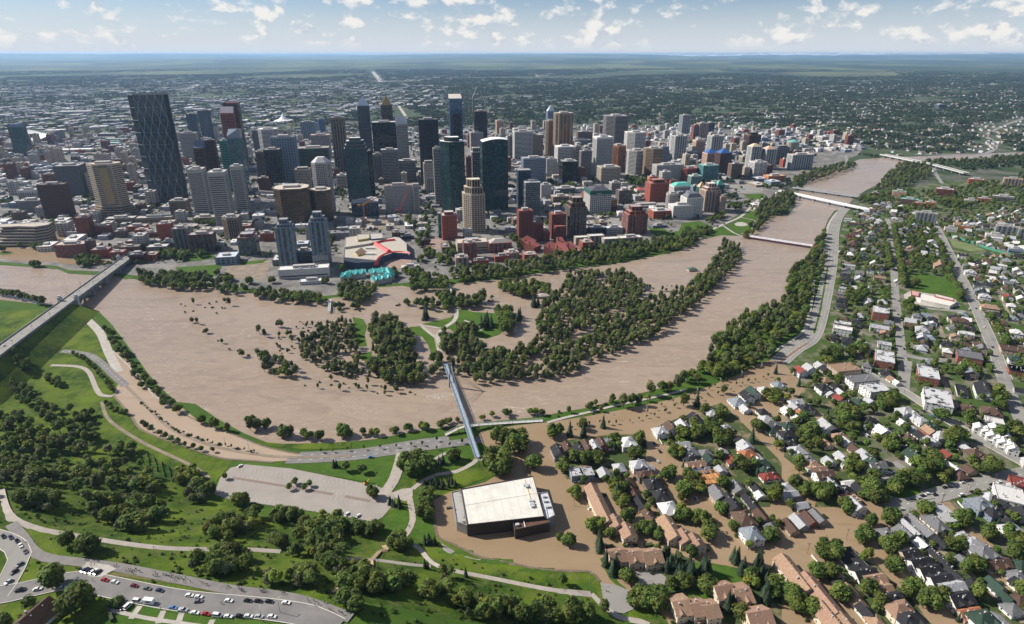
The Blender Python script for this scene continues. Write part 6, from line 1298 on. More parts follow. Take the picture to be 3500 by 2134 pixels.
DATA = {
'H1': (' among the tan-roofed flooded terraces', '''595,260,9,37,g,t,C,2 765,450,9,10,g,t,C,2 885,540,9,11,g,t,C,2 775,780,10,11,G,t,C,2 950,785,9,11,G,t,C,2 1130,790,11,12,G,t,C,2 1320,510,10,19,g,t,C,2 1470,600,9,10,g,t,C,2 1580,650,10,10,g,t,C,2
 1425,1290,9,14,G,t,C,2 1600,1310,8,12,G,t,C,2 1730,1330,8,12,G,t,C,2 1860,1140,10,12,G,t,C,2 2050,1170,9,14,G,t,C,2 2220,1420,13,14,G,t,C,2 880,25,8,7,h,b,T,1 935,125,6,11,g,b,T,1 1015,250,6,12,g,k,T,1 1110,395,6,14,g,b,T,1
 1150,50,11,12,h,k,B,2 1220,170,11,12,h,k,B,2 1310,300,11,12,h,w,B,2 1810,150,9,12,g,g,T,2 1950,250,10,14,g,k,T,2 2080,400,12,14,h,b,T,2 2160,560,11,12,h,u,W,2 2150,240,6,14,g,k,G,1 2260,380,7,10,g,b,T,1 2360,500,7,9,h,g,W,1 2010,90,9,10,g,g,T,1 2200,90,6,7,g,k,W,1 2245,165,6,5,g,w,W,1'''),
'H2': (' near the traffic circle and flooded lanes', '''110,980,10,26,g,t,C,2 370,1190,10,28,g,t,C,2 470,1420,11,16,g,t,C,2 640,1490,10,10,g,t,C,2 690,810,12,16,f,k,W,1 830,970,13,9,G,k,W,1 930,1030,12,9,G,t,C,1 1010,1140,11,9,G,t,C,1 1090,1230,13,10,G,k,G,1 600,1070,8,7,h,k,W,1 690,1160,7,9,g,t,C,1 765,1260,7,9,g,t,C,1 850,1360,7,9,g,k,W,1 950,1470,8,9,h,t,C,1
 1200,1330,14,10,h,t,C,2 1300,1430,14,10,h,k,W,2 70,490,7,11,g,b,T,1 160,440,7,11,g,l,G,1 265,410,7,10,g,b,R,1 350,390,7,11,g,g,T,1 60,160,11,7,G,l,W,1 120,220,9,7,G,k,W,1 180,270,8,6,G,l,W,1 30,80,9,8,h,l,W,1 470,40,9,14,g,l,G,1 620,110,11,9,h,k,G,1 680,45,10,6,G,w,W,1 770,100,8,8,g,k,G,1 680,200,12,8,f,t,C,1 740,270,9,10,g,l,W,2
 1050,570,12,11,h,g,G,1 1110,630,8,8,h,g,T,1 1240,560,10,10,g,g,G,1 1290,500,7,16,g,l,W,1 1410,480,7,18,g,g,U,1 1560,450,10,14,h,g,C,2 1660,350,10,16,f,l,G,2 1420,670,8,7,g,w,W,1 1290,770,11,9,G,k,T,2 1400,860,13,9,G,k,W,2 1490,940,13,9,G,k,W,2 1600,1030,13,9,G,k,W,2 1560,770,6,16,g,k,W,1 1700,930,6,14,g,k,W,1 1730,1120,13,10,G,l,W,2 1800,1220,13,10,G,k,W,2 1960,1110,8,8,g,k,W,1
 1610,650,7,6,g,k,W,1 1830,600,12,9,h,l,W,1 1940,660,12,9,h,l,W,2 2050,740,14,12,h,g,W,2 1840,840,8,6,g,g,W,1 2190,870,15,8,G,b,C,1 2020,250,14,12,h,u,U,2 2110,180,9,8,h,l,G,1 2220,240,9,8,g,k,W,1 2160,330,12,9,h,k,U,2 2250,400,10,8,g,k,G,1 2400,360,7,9,g,k,B,1 2340,510,12,9,h,l,W,1 2400,1000,10,9,h,g,G,1 2170,1090,8,9,g,n,W,1 2290,1220,7,6,g,n,G,1
 1900,1370,12,8,G,o,T,1 2060,1430,14,10,h,n,W,2 2190,1480,12,9,g,l,W,1 2420,1080,8,7,g,k,W,1 2440,880,9,8,h,n,W,1 2350,1330,9,8,h,g,W,1 2420,1240,9,8,h,b,T,1'''),
'H3': (' near the flooded riverside avenue', '''100,520,9,12,g,k,G,2 150,500,8,10,g,b,B,2 225,515,9,11,g,k,U,2 265,495,9,12,g,b,B,2 310,490,8,10,g,l,B,2 352,475,8,10,g,b,R,2 390,465,7,9,h,g,W,2 505,465,12,12,h,w,W,2 205,640,9,9,f,l,U,2 265,640,9,9,f,l,U,2 365,650,8,8,g,l,R,1 455,615,8,9,h,l,W,1 570,595,11,9,h,l,W,2 605,622,12,6,G,l,W,1 615,652,13,7,h,b,B,2
 700,400,10,9,h,l,W,2 755,380,9,10,g,b,W,2 825,370,9,10,g,l,G,1 900,335,10,12,g,k,W,2 995,295,9,10,h,l,W,1 940,390,7,7,g,b,T,1 1075,385,10,8,h,l,G,1 1145,235,12,13,h,u,W,1 1200,200,9,11,g,k,W,2 1235,175,9,11,g,n,W,2 1190,275,7,8,g,l,W,1 1300,160,8,8,h,l,W,1 1385,135,10,10,h,u,W,1
 810,490,14,9,G,l,W,1 870,525,12,9,h,g,G,1 960,530,9,8,h,g,T,1 880,570,12,8,h,k,G,1 900,600,13,8,G,t,T,2 930,635,13,8,G,u,W,1 1045,630,8,6,g,l,W,1 980,565,8,7,g,n,W,1 1060,530,8,6,g,l,G,1 1165,465,8,8,g,k,B,1 1190,490,10,9,g,l,W,2 1205,535,12,9,h,o,W,2 1245,560,11,8,g,w,W,1 1115,575,9,7,g,r,W,1 1280,590,12,8,h,n,W,1 1310,630,11,8,h,n,G,1 1330,665,13,8,h,r,W,1
 1290,290,8,8,h,k,W,1 1310,330,9,8,h,l,W,1 1340,360,12,8,h,g,G,1 1350,400,9,8,h,n,W,1'''),
'H4': (' in the leafy blocks above the traffic circle', '''150,35,9,9,g,l,W,2 100,50,9,10,g,r,W,2 210,20,8,7,g,l,W,1 238,42,8,7,g,k,T,1 245,105,8,8,h,t,R,1 235,150,11,10,h,k,W,2 310,145,8,8,h,k,G,1 268,183,9,7,g,l,W,1 330,178,7,7,g,l,W,1 70,235,11,8,G,l,W,1 65,265,9,7,g,l,W,1 130,265,12,9,h,k,W,2 95,300,7,6,g,o,T,1 75,325,6,7,g,w,W,1 20,285,8,7,g,w,W,1 25,370,10,9,h,n,W,1 20,420,12,9,h,k,G,2 40,475,10,8,h,k,G,1
 80,515,12,10,h,l,W,1 140,565,10,8,h,g,T,1 245,370,11,11,g,l,W,2 295,395,9,8,h,k,W,1 325,435,12,9,h,t,C,1 155,390,9,7,g,l,C,1 250,480,8,7,g,t,C,1 365,465,8,7,g,l,W,1 420,515,8,8,g,b,T,1 475,545,11,9,g,l,W,2 510,575,10,9,g,n,W,2 545,605,12,8,G,g,W,2 265,580,8,7,g,l,W,1 335,550,8,7,g,l,W,1 355,590,7,6,g,l,W,1 170,600,11,9,h,t,W,1 200,630,12,7,G,t,W,1 235,655,13,8,G,b,W,2
 575,400,11,9,g,w,W,2 610,415,11,9,h,k,R,1 655,450,12,9,h,b,G,1 725,440,9,9,h,b,T,1 755,395,7,6,g,l,W,1 790,425,8,7,g,k,W,1 845,365,10,9,h,n,W,1 805,345,11,9,h,l,W,1 765,320,11,9,h,l,W,1 715,285,13,10,h,l,W,2 690,350,6,5,g,w,W,1 850,400,8,9,g,t,R,2 910,425,10,9,h,l,W,2 860,465,11,8,g,l,W,1 950,540,7,7,g,r,C,1 985,620,10,8,g,w,W,1 925,620,6,6,g,w,W,1 1030,660,9,8,h,b,B,1 755,545,10,10,g,n,W,2 700,505,10,9,h,k,G,1 790,570,8,7,g,w,W,1
 1035,470,7,7,g,l,W,1 1065,505,8,7,g,l,W,1 1115,530,12,10,h,b,B,2 1165,575,10,8,h,b,B,1 1080,630,8,7,g,b,T,1 500,230,9,7,g,l,W,1 590,200,9,8,h,l,W,1 440,232,9,10,h,n,G,1 370,240,12,9,h,k,W,1 325,215,8,8,g,r,G,1 400,275,9,8,g,n,W,1 500,340,12,9,h,k,B,1 515,380,10,8,h,g,W,1 630,100,7,6,g,t,C,1 1100,318,7,6,g,w,W,1 660,120,5,5,g,w,W,1'''),
'H4a': (' along the diagonal street', '''355,30,24,16,f,t,T,3 455,95,26,14,f,g,W,3 535,150,20,14,f,l,W,3'''),
'H4b': (' by the long straight street', '''845,60,16,24,f,l,R,3 900,205,20,30,f,l,W,3 1040,165,8,20,f,k,W,1 1175,165,14,22,g,k,W,2 1215,290,14,12,h,b,B,2 1080,270,10,9,h,b,T,1 1230,340,12,9,f,w,W,2 1140,380,7,7,g,w,W,2 1185,400,7,7,g,w,W,2 1230,382,7,7,g,w,W,2 1270,402,7,7,g,w,W,2 1300,432,7,7,g,w,W,2 1255,442,7,7,g,w,W,2 1320,480,7,7,g,w,W,2 1340,502,7,7,g,w,W,2 1215,425,7,7,g,w,W,2 1280,465,7,7,g,w,W,2
 1320,770,16,18,f,w,W,2 1385,700,12,12,f,r,R,2 1365,40,14,12,f,k,R,2'''),
'H5': (' in the blocks beside the riverside parkway', '''570,465,16,20,f,l,R,4 560,565,18,12,f,l,W,2 590,735,16,26,f,l,R,3 345,570,18,10,f,w,W,3 345,540,16,9,f,l,R,3 300,620,8,9,h,k,B,2 385,650,14,14,h,k,G,2 380,205,16,8,f,l,W,2 365,235,12,7,g,g,G,2 360,265,12,8,h,k,G,2 365,290,12,8,h,k,G,2 360,340,14,8,f,l,W,2 345,372,14,8,f,g,T,2 340,410,12,9,h,k,B,2 340,442,12,8,h,k,G,2
 405,78,14,12,g,b,B,2 395,35,12,10,f,o,R,2 560,205,12,9,f,g,T,2 508,235,8,9,g,k,W,2 572,238,8,8,g,k,W,2 560,275,14,12,f,t,T,2 495,345,8,8,g,l,W,1 550,85,9,9,h,b,B,1 510,20,8,8,g,l,W,1 548,28,8,8,h,b,T,1 715,118,12,10,f,t,T,2 710,78,10,10,g,u,U,2 685,35,9,10,g,g,G,2 725,190,10,9,h,b,T,2 865,72,12,9,g,l,W,2 895,140,12,12,f,l,W,1 910,205,14,24,g,t,T,2 810,580,13,13,h,l,W,2 870,520,9,9,h,k,U,2 868,545,8,7,g,w,W,1 780,500,9,8,h,g,W,2 780,465,8,8,h,l,W,1
 1030,528,16,10,h,b,T,2 1065,600,14,9,f,w,W,2 1085,725,20,18,f,g,R,3 590,600,9,8,g,t,T,1 480,680,10,9,g,l,W,2 590,660,12,9,f,l,W,2 1050,145,13,10,f,k,W,2 1265,205,14,9,f,w,W,2 1090,245,13,10,h,l,W,2 1165,322,20,8,g,k,G,2 1140,355,9,8,g,u,U,2 1175,385,12,9,h,l,W,2 1205,450,18,9,h,t,C,2 1260,540,14,9,h,b,T,1 1330,690,18,16,f,b,T,2 1350,750,10,9,h,n,W,2 1370,810,14,10,f,k,R,2 1290,595,10,8,g,o,W,1 1340,300,10,8,h,l,G,1 1310,390,10,9,g,r,W,2 1385,400,9,9,g,w,W,2 1235,45,18,10,f,w,W,2
 340,130,9,8,h,l,W,1 660,300,6,6,g,w,W,1 490,430,8,7,g,l,W,1 1000,620,8,7,g,t,C,2 1090,640,9,7,g,b,T,1 1120,190,10,9,h,k,W,1 1190,190,9,8,h,b,T,1 1300,250,10,8,h,g,W,1 1370,340,9,8,h,k,W,1 1330,440,9,8,h,w,W,1 1240,300,9,8,h,t,W,1 1380,500,9,8,h,g,W,1 1240,490,9,8,h,k,W,1 1390,260,9,8,g,l,W,1'''),
'B3': (' in the far riverside blocks', '''1230,300,12,9,f,l,W,2 1260,330,12,9,f,b,B,2 1400,300,10,9,h,l,W,2 1440,330,10,9,h,l,W,2 1430,380,9,8,h,k,W,2 1400,410,10,8,h,g,G,2 1450,420,9,8,h,l,W,1 1260,480,14,12,h,b,B,2 1250,420,12,10,f,r,R,2 1600,380,10,12,h,g,W,2 1620,420,10,9,h,u,W,2 1820,460,11,10,h,l,W,2 1830,520,12,10,f,l,W,1 1610,590,10,9,h,b,B,2 1560,300,10,9,h,l,W,1 1480,250,10,9,h,k,W,1 1330,270,10,9,h,l,W,1 1290,250,9,8,h,g,W,1
 1520,220,10,9,h,l,W,1 1430,200,9,8,h,l,W,1 1640,340,9,8,h,b,W,1 1930,300,12,10,f,k,B,2 2000,290,10,9,f,g,T,2 2110,340,12,10,h,l,W,2 2200,350,10,9,h,k,G,2 2160,380,11,9,h,g,W,2 1990,430,9,8,h,l,W,1 2300,290,9,8,g,w,W,1 2380,300,9,8,g,l,W,1 2150,280,9,8,g,l,W,1 2250,270,9,8,g,w,W,1 2420,250,9,8,g,w,W,1 2050,250,10,9,h,b,T,1 2330,230,9,8,g,l,W,1 2410,200,9,8,h,g,W,1'''),
}
for k_, (pl, s) in DATA.items():
    t_ = k_[:2]; br = {'H5': GB, 'H4b': GB, 'B3': GB}.get(k_, GA)
    for q_ in s.split():
        a = q_.split(','); house(t_, float(a[0]), float(a[1]), float(a[2]), float(a[3]), a[4], a[5], a[6], int(a[7]), br, pl)
# more bungalows of the right-hand blocks, on their own street grid
RH = random.Random(3); HP = [np.array([at(t_, x, y) for x, y in pts('', q)]) for t_, q in (('H5', '300,860 320,420 330,200 370,40 600,-60 640,420 690,860'), ('H5', '700,860 690,560 720,480 1060,500 1240,860'), ('H5', '1030,160 1200,150 1470,250 1470,860 1360,860 1200,540'), ('B3', '1230,600 1260,260 1480,190 1700,250 1900,380 1960,560'), ('B3', '1950,330 2464,220 2464,600 2250,560'))]
added = 0
for i in range(9000):
    if added >= 185: break
    Pq = HP[RH.randrange(len(HP))]; x0, y0 = Pq.min(0); x1, y1 = Pq.max(0); X, Y = RH.uniform(x0, x1), RH.uniform(y0, y1)
    if not inpoly(Pq, X, Y) or any(math.hypot(X - a, Y - b) < (c + e) * .5 + 6.5 for a, b, c, e in HOUSES) or any(math.hypot(X - a, Y - b) < c + 6 for a, b, c in FEET) or any(pdist(C, X, Y) < w + 6.5 for C, w in ROADS): continue
    if inpoly(np.array([at('H5', x, y) for x, y in ((700, 310), (715, 270), (880, 260), (1000, 340), (1040, 450), (700, 440))]), X, Y): continue
    sx, sy = proj(X, Y, 4.0); house('S', sx, sy, RH.uniform(8, 12), RH.uniform(7.5, 11), RH.choice('ghhG'), RH.choice('kggllbbtwnu'), RH.choice('WWWGTCB'), RH.choice((1, 1, 2)), GB + RH.choice((0, R(90))), ' in the blocks right of the tree-lined street'); added += 1
# bluff-top house at the bottom edge
house('C1', 200, 1450, 13, 14, 'g', 'b', 'W', 1, R(14), ' on the bluff-top corner')
# school
root = thing('school', 'low white and red school building beside the green field', 'school', (*at('H5', 860, 420), 0), -GB); FEET.append((*at('H5', 860, 405), 26))
block(root, 'H5', '742,362 880,392 882,378 985,405 1000,430 970,448 880,430 800,412 742,380', 0, 5, paint((.55, .52, .47)), paint((.62, .58, .52)), 'main_wing'); block(root, 'H5', '742,356 790,366 785,392 742,384', 5, 6.5, paint((.36, .07, .05)), paint((.5, .3, .26)), 'red_wing'); block(root, 'H5', '878,376 985,402 990,418 880,392', 5, 6.2, paint((.36, .07, .05)), paint((.5, .48, .44)), 'red_band_wing')
# house frame under construction
root = thing('unfinished_house', 'half-built house of bare orange timber framing in the flood', 'house frame', (*at('H3', 975, 705), 0), -GA); FEET.append((*at('H3', 975, 700), 9)); tb_ = material('raw_timber', (.55, .29, .12), .8); m0 = MB(); m0.box(-9, 9, -6, 7, -.5, 3.0); m0.build('ground_storey', paint((.5, .36, .2)), root); m0 = MB(); m0.box(-8.8, 8.8, -5.8, 6.8, 3.0, 3.2); m0.build('subfloor', tb_, root)
for xa in (-9, -3, 3, 9): m0 = MB(); [m0.box(xa - .1, xa + .1, -6 + i * .9, -5.85 + i * .9, 3.2, 5.8) for i in range(15)]; m0.box(xa - .12, xa + .12, -6, 7, 5.8, 6); m0.build('stud_wall', tb_, root)
for ya in (-6, 0, 7): m0 = MB(); [m0.box(-9 + i * .9, -8.85 + i * .9, ya - .1, ya + .1, 3.2, 5.8) for i in range(21)]; m0.box(-9, 9, ya - .12, ya + .12, 5.8, 6); m0.build('stud_wall', tb_, root)
# small island pavilions
for la, t_, x, y, w_, col in (('round-roofed restaurant among the island trees', 'B2', 1550, 835, 16, (.35, .3, .26)), ('green-roofed stage shelter in the flooded island', 'R5', 1060, 1270, 13, (.05, .09, .07)), ('small white hut roof standing in the flooded island', 'R5', 1515, 1100, 5, (.7, .7, .68))):
    X, Y = at(t_, x, y, 4); root = thing('pavilion', la, 'pavilion', (X, Y, 0), -GA); m0 = MB(); m0.box(-w_ / 2, w_ / 2, -w_ / 3, w_ / 3, -.5, 3.2); m0.build('wall', paint((.42, .36, .3)), root); hip(root, [(-w_ / 2, -w_ / 3), (w_ / 2, -w_ / 3), (w_ / 2, w_ / 3), (-w_ / 2, w_ / 3)], 3.2, 5.4, col, 'roof', .2, 1.0); FEET.append((X, Y, w_ * .6))
# ---- grassed embankment carrying the arch bridge up the bank
A = V3('Z3', 20, 1330, 21); B = V3('Z3', 1345, 365, 6.5); d = (B - A); d.z = 0; LEN = d.length; d.normalize(); nn = Vector((d.y, -d.x, 0)); s0 = LEN * .42
mb = MB(); SQ = np.linspace(-150, s0 - 14, 14)
def em(s, o, z): p = A + d * s + nn * o; return (p.x, p.y, z)
for a, c in zip(SQ[:-1], SQ[1:]):
    ta, tc_ = (bz(a) - 2.2), (bz(c) - 2.2)
    for sg in (-1, 1):
        q_ = [em(a, sg * 38, -.2), em(c, sg * 38, -.2), em(c, sg * 9, tc_), em(a, sg * 9, ta)]; mb.face(q_ if sg > 0 else q_[::-1])
    mb.face([em(a, -9, ta), em(a, 9, ta), em(c, 9, tc_), em(c, -9, tc_)])
tag(mb.build('embankment', GRASS_D), kind='structure')
mb = MB(); t1 = bz(s0 - 14) - 2.2; mb.face([em(s0 - 14, -38, -.2), em(s0 - 14, -9, t1), em(s0 - 14, 9, t1), em(s0 - 14, 38, -.2)]); mb.hexa([em(s0 - 15, -9.2, -.3), em(s0 - 15, 9.2, -.3), em(s0 - 3, 9.2, -.3), em(s0 - 3, -9.2, -.3), em(s0 - 15, -9.2, t1), em(s0 - 15, 9.2, t1), em(s0 - 3, 9.2, t1), em(s0 - 3, -9.2, t1)]); tag(mb.build('abutment', STONE), 'concrete abutment under the near end of the arch bridge', 'abutment')
def ground_at(x, y):
    g = GZ(x, y); v = Vector((x - A.x, y - A.y, 0)); s = v.dot(d); o = abs(v.dot(nn))
    if -150 < s < s0 - 14 and o < 38: g = max(g, (bz(s) - 2.2) * min(1, (38 - o) / 29) - .2)
    return g

# ================================================================== vegetation
def leafy(seed, Rx, Rz, zc, lobes, nleaf, ls, spread=.62, droop=0.0):
    r = np.random.RandomState(seed); V, F = [], []; cs = []
    for i in range(lobes):
        a = r.rand() * 6.28; u = r.rand() * 1.7 - .7; k = math.sqrt(max(0, 1 - min(1, u * u))) * spread * (.55 + .45 * r.rand())
        cs.append((Rx * k * math.cos(a), Rx * k * math.sin(a), zc + Rz * u * .62, (.30 + .32 * r.rand())))
    for i in range(nleaf):
        cx, cy_, cz, cr = cs[i % lobes]; v = r.randn(3); v /= np.linalg.norm(v); v[2] = v[2] * .9 + .12; rad = cr * (.58 + .68 * r.rand() ** .8)
        p = np.array([cx + v[0] * Rx * rad, cy_ + v[1] * Rx * rad, cz + v[2] * Rz * rad * .9])
        nrm = v + r.randn(3) * .38 + np.array([-.12, .03, .32]); nrm /= np.linalg.norm(nrm); t = np.cross(nrm, r.randn(3)); t /= np.linalg.norm(t); b = np.cross(nrm, t); s = ls * (.55 + .9 * r.rand()); k = len(V)
        V += [tuple(p - t * s - b * s * .55), tuple(p + t * s * .9 - b * s * .7), tuple(p + t * s * .8 + b * s * .75), tuple(p - t * s * .8 + b * s * .6)]; F.append((k, k + 1, k + 2, k + 3))
    return V, F
def conifer(seed, H, Rb, tiers, ls):
    r = np.random.RandomState(seed); V, F = [], []
    for i in range(tiers):
        f = i / tiers; z = H * (.1 + .88 * f); rad = Rb * (1 - f) ** .85 + .12; n = max(5, int(13 * (1 - f) + 4))
        for k in range(n):
            a = 6.283 * (k + r.rand() * .7) / n; rr_ = rad * (.75 + .4 * r.rand()); w = ls * (.6 + .5 * r.rand()) * (1 - .5 * f); zz = z + r.randn() * .2; ca, sa = math.cos(a), math.sin(a); q = len(V)
            V += [(ca * .1, sa * .1, zz + .5), (ca * rr_ * .6 - sa * w, sa * rr_ * .6 + ca * w, zz - .12 * rr_), (ca * rr_, sa * rr_, zz - .38 * rr_), (ca * rr_ * .6 + sa * w, sa * rr_ * .6 - ca * w, zz - .12 * rr_)]; F.append((q, q + 1, q + 2, q + 3))
    return V, F
def trunk_mesh(seed, H, r0, limbs, sp):
    r = random.Random(seed); mb = MB(); mb.tube((0, 0, -.4), (0, 0, H), r0, r0 * .45, 6)
    for i in range(limbs):
        a = 6.28 * i / max(limbs, 1) + r.random(); z = H * r.uniform(.45, .8); mb.tube((0, 0, z), (math.cos(a) * sp, math.sin(a) * sp, z + sp * 1.1), r0 * .4, r0 * .15, 5)
    return mb.mesh('trunk', BARK)
BARK = material('bark', (.085, .065, .05), .95, .1)
def leafmat(name, c, trans=.3): return material(name, c, .75, .18, col2=tuple(v * .62 for v in c), nscale=.9, ndet=2, contrast=(.4, .62), objrand=.38, trans=trans, world=True)
LM = {'dec': leafmat('leaves_green', (.118, .170, .036)), 'ltg': leafmat('leaves_bright', (.18, .225, .036)), 'pop': leafmat('leaves_olive', (.135, .165, .058)), 'spr': leafmat('needles', (.036, .062, .032), .08), 'shr': leafmat('leaves_shrub', (.085, .125, .032)), 'yng': leafmat('leaves_young', (.085, .13, .028)), 'far': leafmat('leaves_far', (.050, .078, .034), .1), 'dull': leafmat('leaves_dull', (.15, .172, .08))}
PROTO = {}
def proto(kind, key, VF, mat, trunk):
    me = bpy.data.meshes.new('crown'); me.from_pydata(VF[0], [], VF[1]); me.materials.append(mat); PROTO.setdefault(kind, []).append((me, trunk))
for i in range(5): proto('dec', i, leafy(10 + i, 4.6, 4.6, 7.2, 15 + i, 760, .66), LM['dec'], trunk_mesh(i, 6.5, .32, 4, 2.4))
for i in range(2): proto('ltg', i, leafy(30 + i, 4.2, 3.8, 6.0, 11, 620, .6), LM['ltg'], trunk_mesh(i + 9, 5.5, .28, 4, 2.2))
for i in range(4): proto('pop', i, leafy(50 + i, 3.5, 6.4, 8.6, 12, 560, .66, .7), LM['pop'], trunk_mesh(i + 20, 9, .26, 3, 1.6))
for i in range(3): proto('spr', i, conifer(70 + i, 13, 3.0, 22, .55), LM['spr'], trunk_mesh(i + 30, 11.5, .22, 0, 1))
for i in range(3): proto('shr', i, leafy(90 + i, 2.3, 1.8, 1.3, 8, 260, .42), LM['shr'], trunk_mesh(i + 40, 1.2, .1, 3, .8))
for i in range(2): proto('yng', i, leafy(110 + i, 1.15, 1.6, 3.2, 6, 130, .32), LM['yng'], trunk_mesh(i + 50, 2.6, .09, 2, .5))
for i in range(2): proto('dull', i, leafy(130 + i, 3.6, 3.6, 5.2, 12, 520, .55), LM['dull'], trunk_mesh(i + 60, 5, .24, 4, 2))
TH = {'dec': 12, 'ltg': 10, 'pop': 15, 'spr': 13, 'shr': 3.2, 'yng': 4.8, 'dull': 9}
TREES = []                                            # kind, x, y, z, height scale, width scale, area label
HA = None
def clearance(P, houses=True, roads=True, pad=0.0):
    """mask of points that stand clear of buildings and roads"""
    ok = np.ones(len(P), bool)
    F_ = np.array([(x, y, r * .82 + pad) for x, y, r in FEET] + ([(x, y, (a + b) / 2 + 1.2 + pad) for x, y, a, b in HOUSES] if houses else []))
    for i in range(0, len(P), 1500): q = P[i:i + 1500]; ok[i:i + 1500] &= (np.hypot(q[:, :1] - F_[:, 0], q[:, 1:2] - F_[:, 1]) > F_[:, 2]).all(1)
    if roads:
        for C, w in ROADS: ok &= pdist(C, P[:, 0], P[:, 1]) > w + 1.0 + pad
    return ok
def plant(P, kinds, label, hs=(.8, 1.2), clear=True, pad=0.0, houses=True, roads=True, thin=0.0):
    P = np.array(P, float).reshape(-1, 2)
    if thin: P = P[(np.sin(P[:, 0] / 17) * np.sin(P[:, 1] / 21 + 1) + .5 * np.sin(P[:, 0] / 9 - P[:, 1] / 11) > -1.1 + thin)]
    if not len(P): return
    if clear: P = P[clearance(P, houses, roads, pad)]
    zz = [ground_at(x, y) if (y < 700 and x < 220) else 0.0 for x, y in P]
    ks = list(kinds); wts = np.array([kinds[k] for k in ks], float); wts /= wts.sum()
    for (x, y), z in zip(P, zz):
        k = ks[RS.choice(len(ks), p=wts)]; h = RS.uniform(*hs); TREES.append((k, x, y, z, h, h * RS.uniform(.85, 1.2), label))
def wood(t, s, gap, kinds, label, hs=(.8, 1.2), z=7.0, **kw):
    """a wood outlined as its crowns are seen in the photograph"""
    Q = []
    for x, y in pts(t, s):
        X, Y = at(t, x, y, z); g = GZ(X, Y)
        if g > 2: X, Y, _ = G(t, x, y + 8)
        Q.append((X, Y))
    Q = np.array(Q); x0, y0 = Q.min(0); x1, y1 = Q.max(0); n = int((x1 - x0) * (y1 - y0) / (gap * gap) * 1.6) + 4
    C = np.column_stack([RS.uniform(x0, x1, n), RS.uniform(y0, y1, n)]); C = C[inpoly(Q, C[:, 0], C[:, 1])]; keep = []; cell = {}
    for p in C:
        k = (int(p[0] // gap), int(p[1] // gap))
        if all(math.hypot(p[0] - q[0], p[1] - q[1]) > gap * .78 for a in (-1, 0, 1) for b in (-1, 0, 1) for q in cell.get((k[0] + a, k[1] + b), ())): cell.setdefault(k, []).append(p); keep.append(p)
    plant(keep, kinds, label, hs, **kw)
def clump(t, items, kinds, label, hs=(.8, 1.2), **kw):
    for q in items.split():
        v = [float(a) for a in q.split(',')]; x, y, rx, ry, n = v; P = []
        for i in range(int(n)):
            a = RS.rand() * 6.28; r = math.sqrt(RS.rand()); X, Y, Z = G(t, x + rx * r * math.cos(a), y + ry * r * math.sin(a)); P.append((X, Y))
        plant(P, kinds, label, hs, **kw)
def spots(t, s, kinds, label, hs=(.8, 1.15), **kw): plant([G(t, x, y)[:2] for x, y in pts(t, s)], kinds, label, hs, **kw)
def rowof(t, s, gap, kinds, label, hs=(.85, 1.15), jit=.6, **kw):
    C = smooth([G(t, x, y)[:2] for x, y in pts(t, s)], 1.0); P = [(p.x + RS.randn() * jit, p.y + RS.randn() * jit) for p in C[::max(1, int(gap))]]; plant(P, kinds, label, hs, **kw)
NH = dict(houses=False)
IS = 'cottonwood standing in floodwater on the wooded island'
MIX = {'pop': 5, 'dec': 2.4, 'dull': 2, 'ltg': .5}
wood('F', '1370,655 1480,645 1530,662 1560,700 1600,712 1660,685 1700,645 1740,580 1785,585 1782,622 1740,662 1690,712 1640,752 1600,782 1540,817 1450,852 1380,885 1300,903 1180,900 1090,890 1072,852 1068,812 1110,800 1180,828 1240,838 1292,818 1294,765 1312,725 1350,692', 5.9, MIX, IS, (.55, 1.1), thin=.2, **NH)
wood('F', '722,795 790,766 850,766 858,830 868,870 840,898 760,872 722,850', 5.2, {'pop': 5, 'dull': 2, 'dec': 1}, IS, (.4, .95), thin=.22, **NH)
wood('F', '615,850 640,845 700,862 718,890 690,902 640,893', 6.5, MIX, IS, (.6, 1), **NH)
wood('F', '893,765 955,765 985,805 1000,845 1002,872 1060,892 1000,918 920,908 882,880 900,852 890,805', 7.0, {'dec': 4, 'pop': 3, 'spr': .5}, IS, **NH)
wood('F', '1000,728 1090,710 1165,712 1160,727 1100,737 1060,742', 7, {'dec': 3, 'pop': 2}, IS, **NH); wood('F', '1190,685 1240,668 1322,688 1322,705 1250,708', 7, {'ltg': 2, 'dec': 3}, IS, **NH)
wood('F', '1195,745 1228,740 1236,785 1210,795', 6, {'dec': 1}, IS, (.9, 1.4), **NH); clump('B2', '1160,1050,50,25,7 1400,1010,30,20,4 1500,915,20,20,4 735,1010,18,14,4', {'spr': 1}, 'dark spruce on the island lawn', (1.0, 1.5), **NH)
clump('F', '735,800,30,30,18 690,830,40,25,16 880,900,60,15,18 1300,870,60,20,14 1600,700,50,15,12', {'pop': 2, 'shr': 2, 'dull': 1}, IS, (.3, .7), **NH); clump('B2', '860,880,50,40,14 560,1140,60,40,8 590,1200,60,60,12 420,1090,70,60,16 1050,1100,120,30,14 800,1330,30,60,8 860,1180,14,80,14', {'dec': 3, 'pop': 2}, IS, **NH)
wood('F', '725,920 800,908 880,918 1005,932 1003,945 920,945 860,935 770,935', 8.5, {'pop': 1, 'shr': 1}, IS, (.4, .7), z=3, **NH); wood('F', '1135,905 1250,900 1252,915 1180,920 1140,920', 6.5, {'pop': 1}, IS, (.6, .9), z=3, **NH)
SB = 'drowned riverside tree alone in the fast brown river'
spots('B1', '1270,905 1300,920 1360,905 1355,955 1300,965 1440,930 1470,905 1490,930 1520,890 1560,935 1580,890 1610,915 1580,935 1350,1035 1385,1045 1430,1100 1450,1110 1530,1165 1560,1180 1610,1225 1685,1230 1670,1240 1745,1265 1700,1275 1820,1110 1860,1135 1955,1065 1975,1070 2020,1130 1520,970', {'dec': 2, 'shr': 3, 'pop': 1}, SB, (.5, .85), **NH)
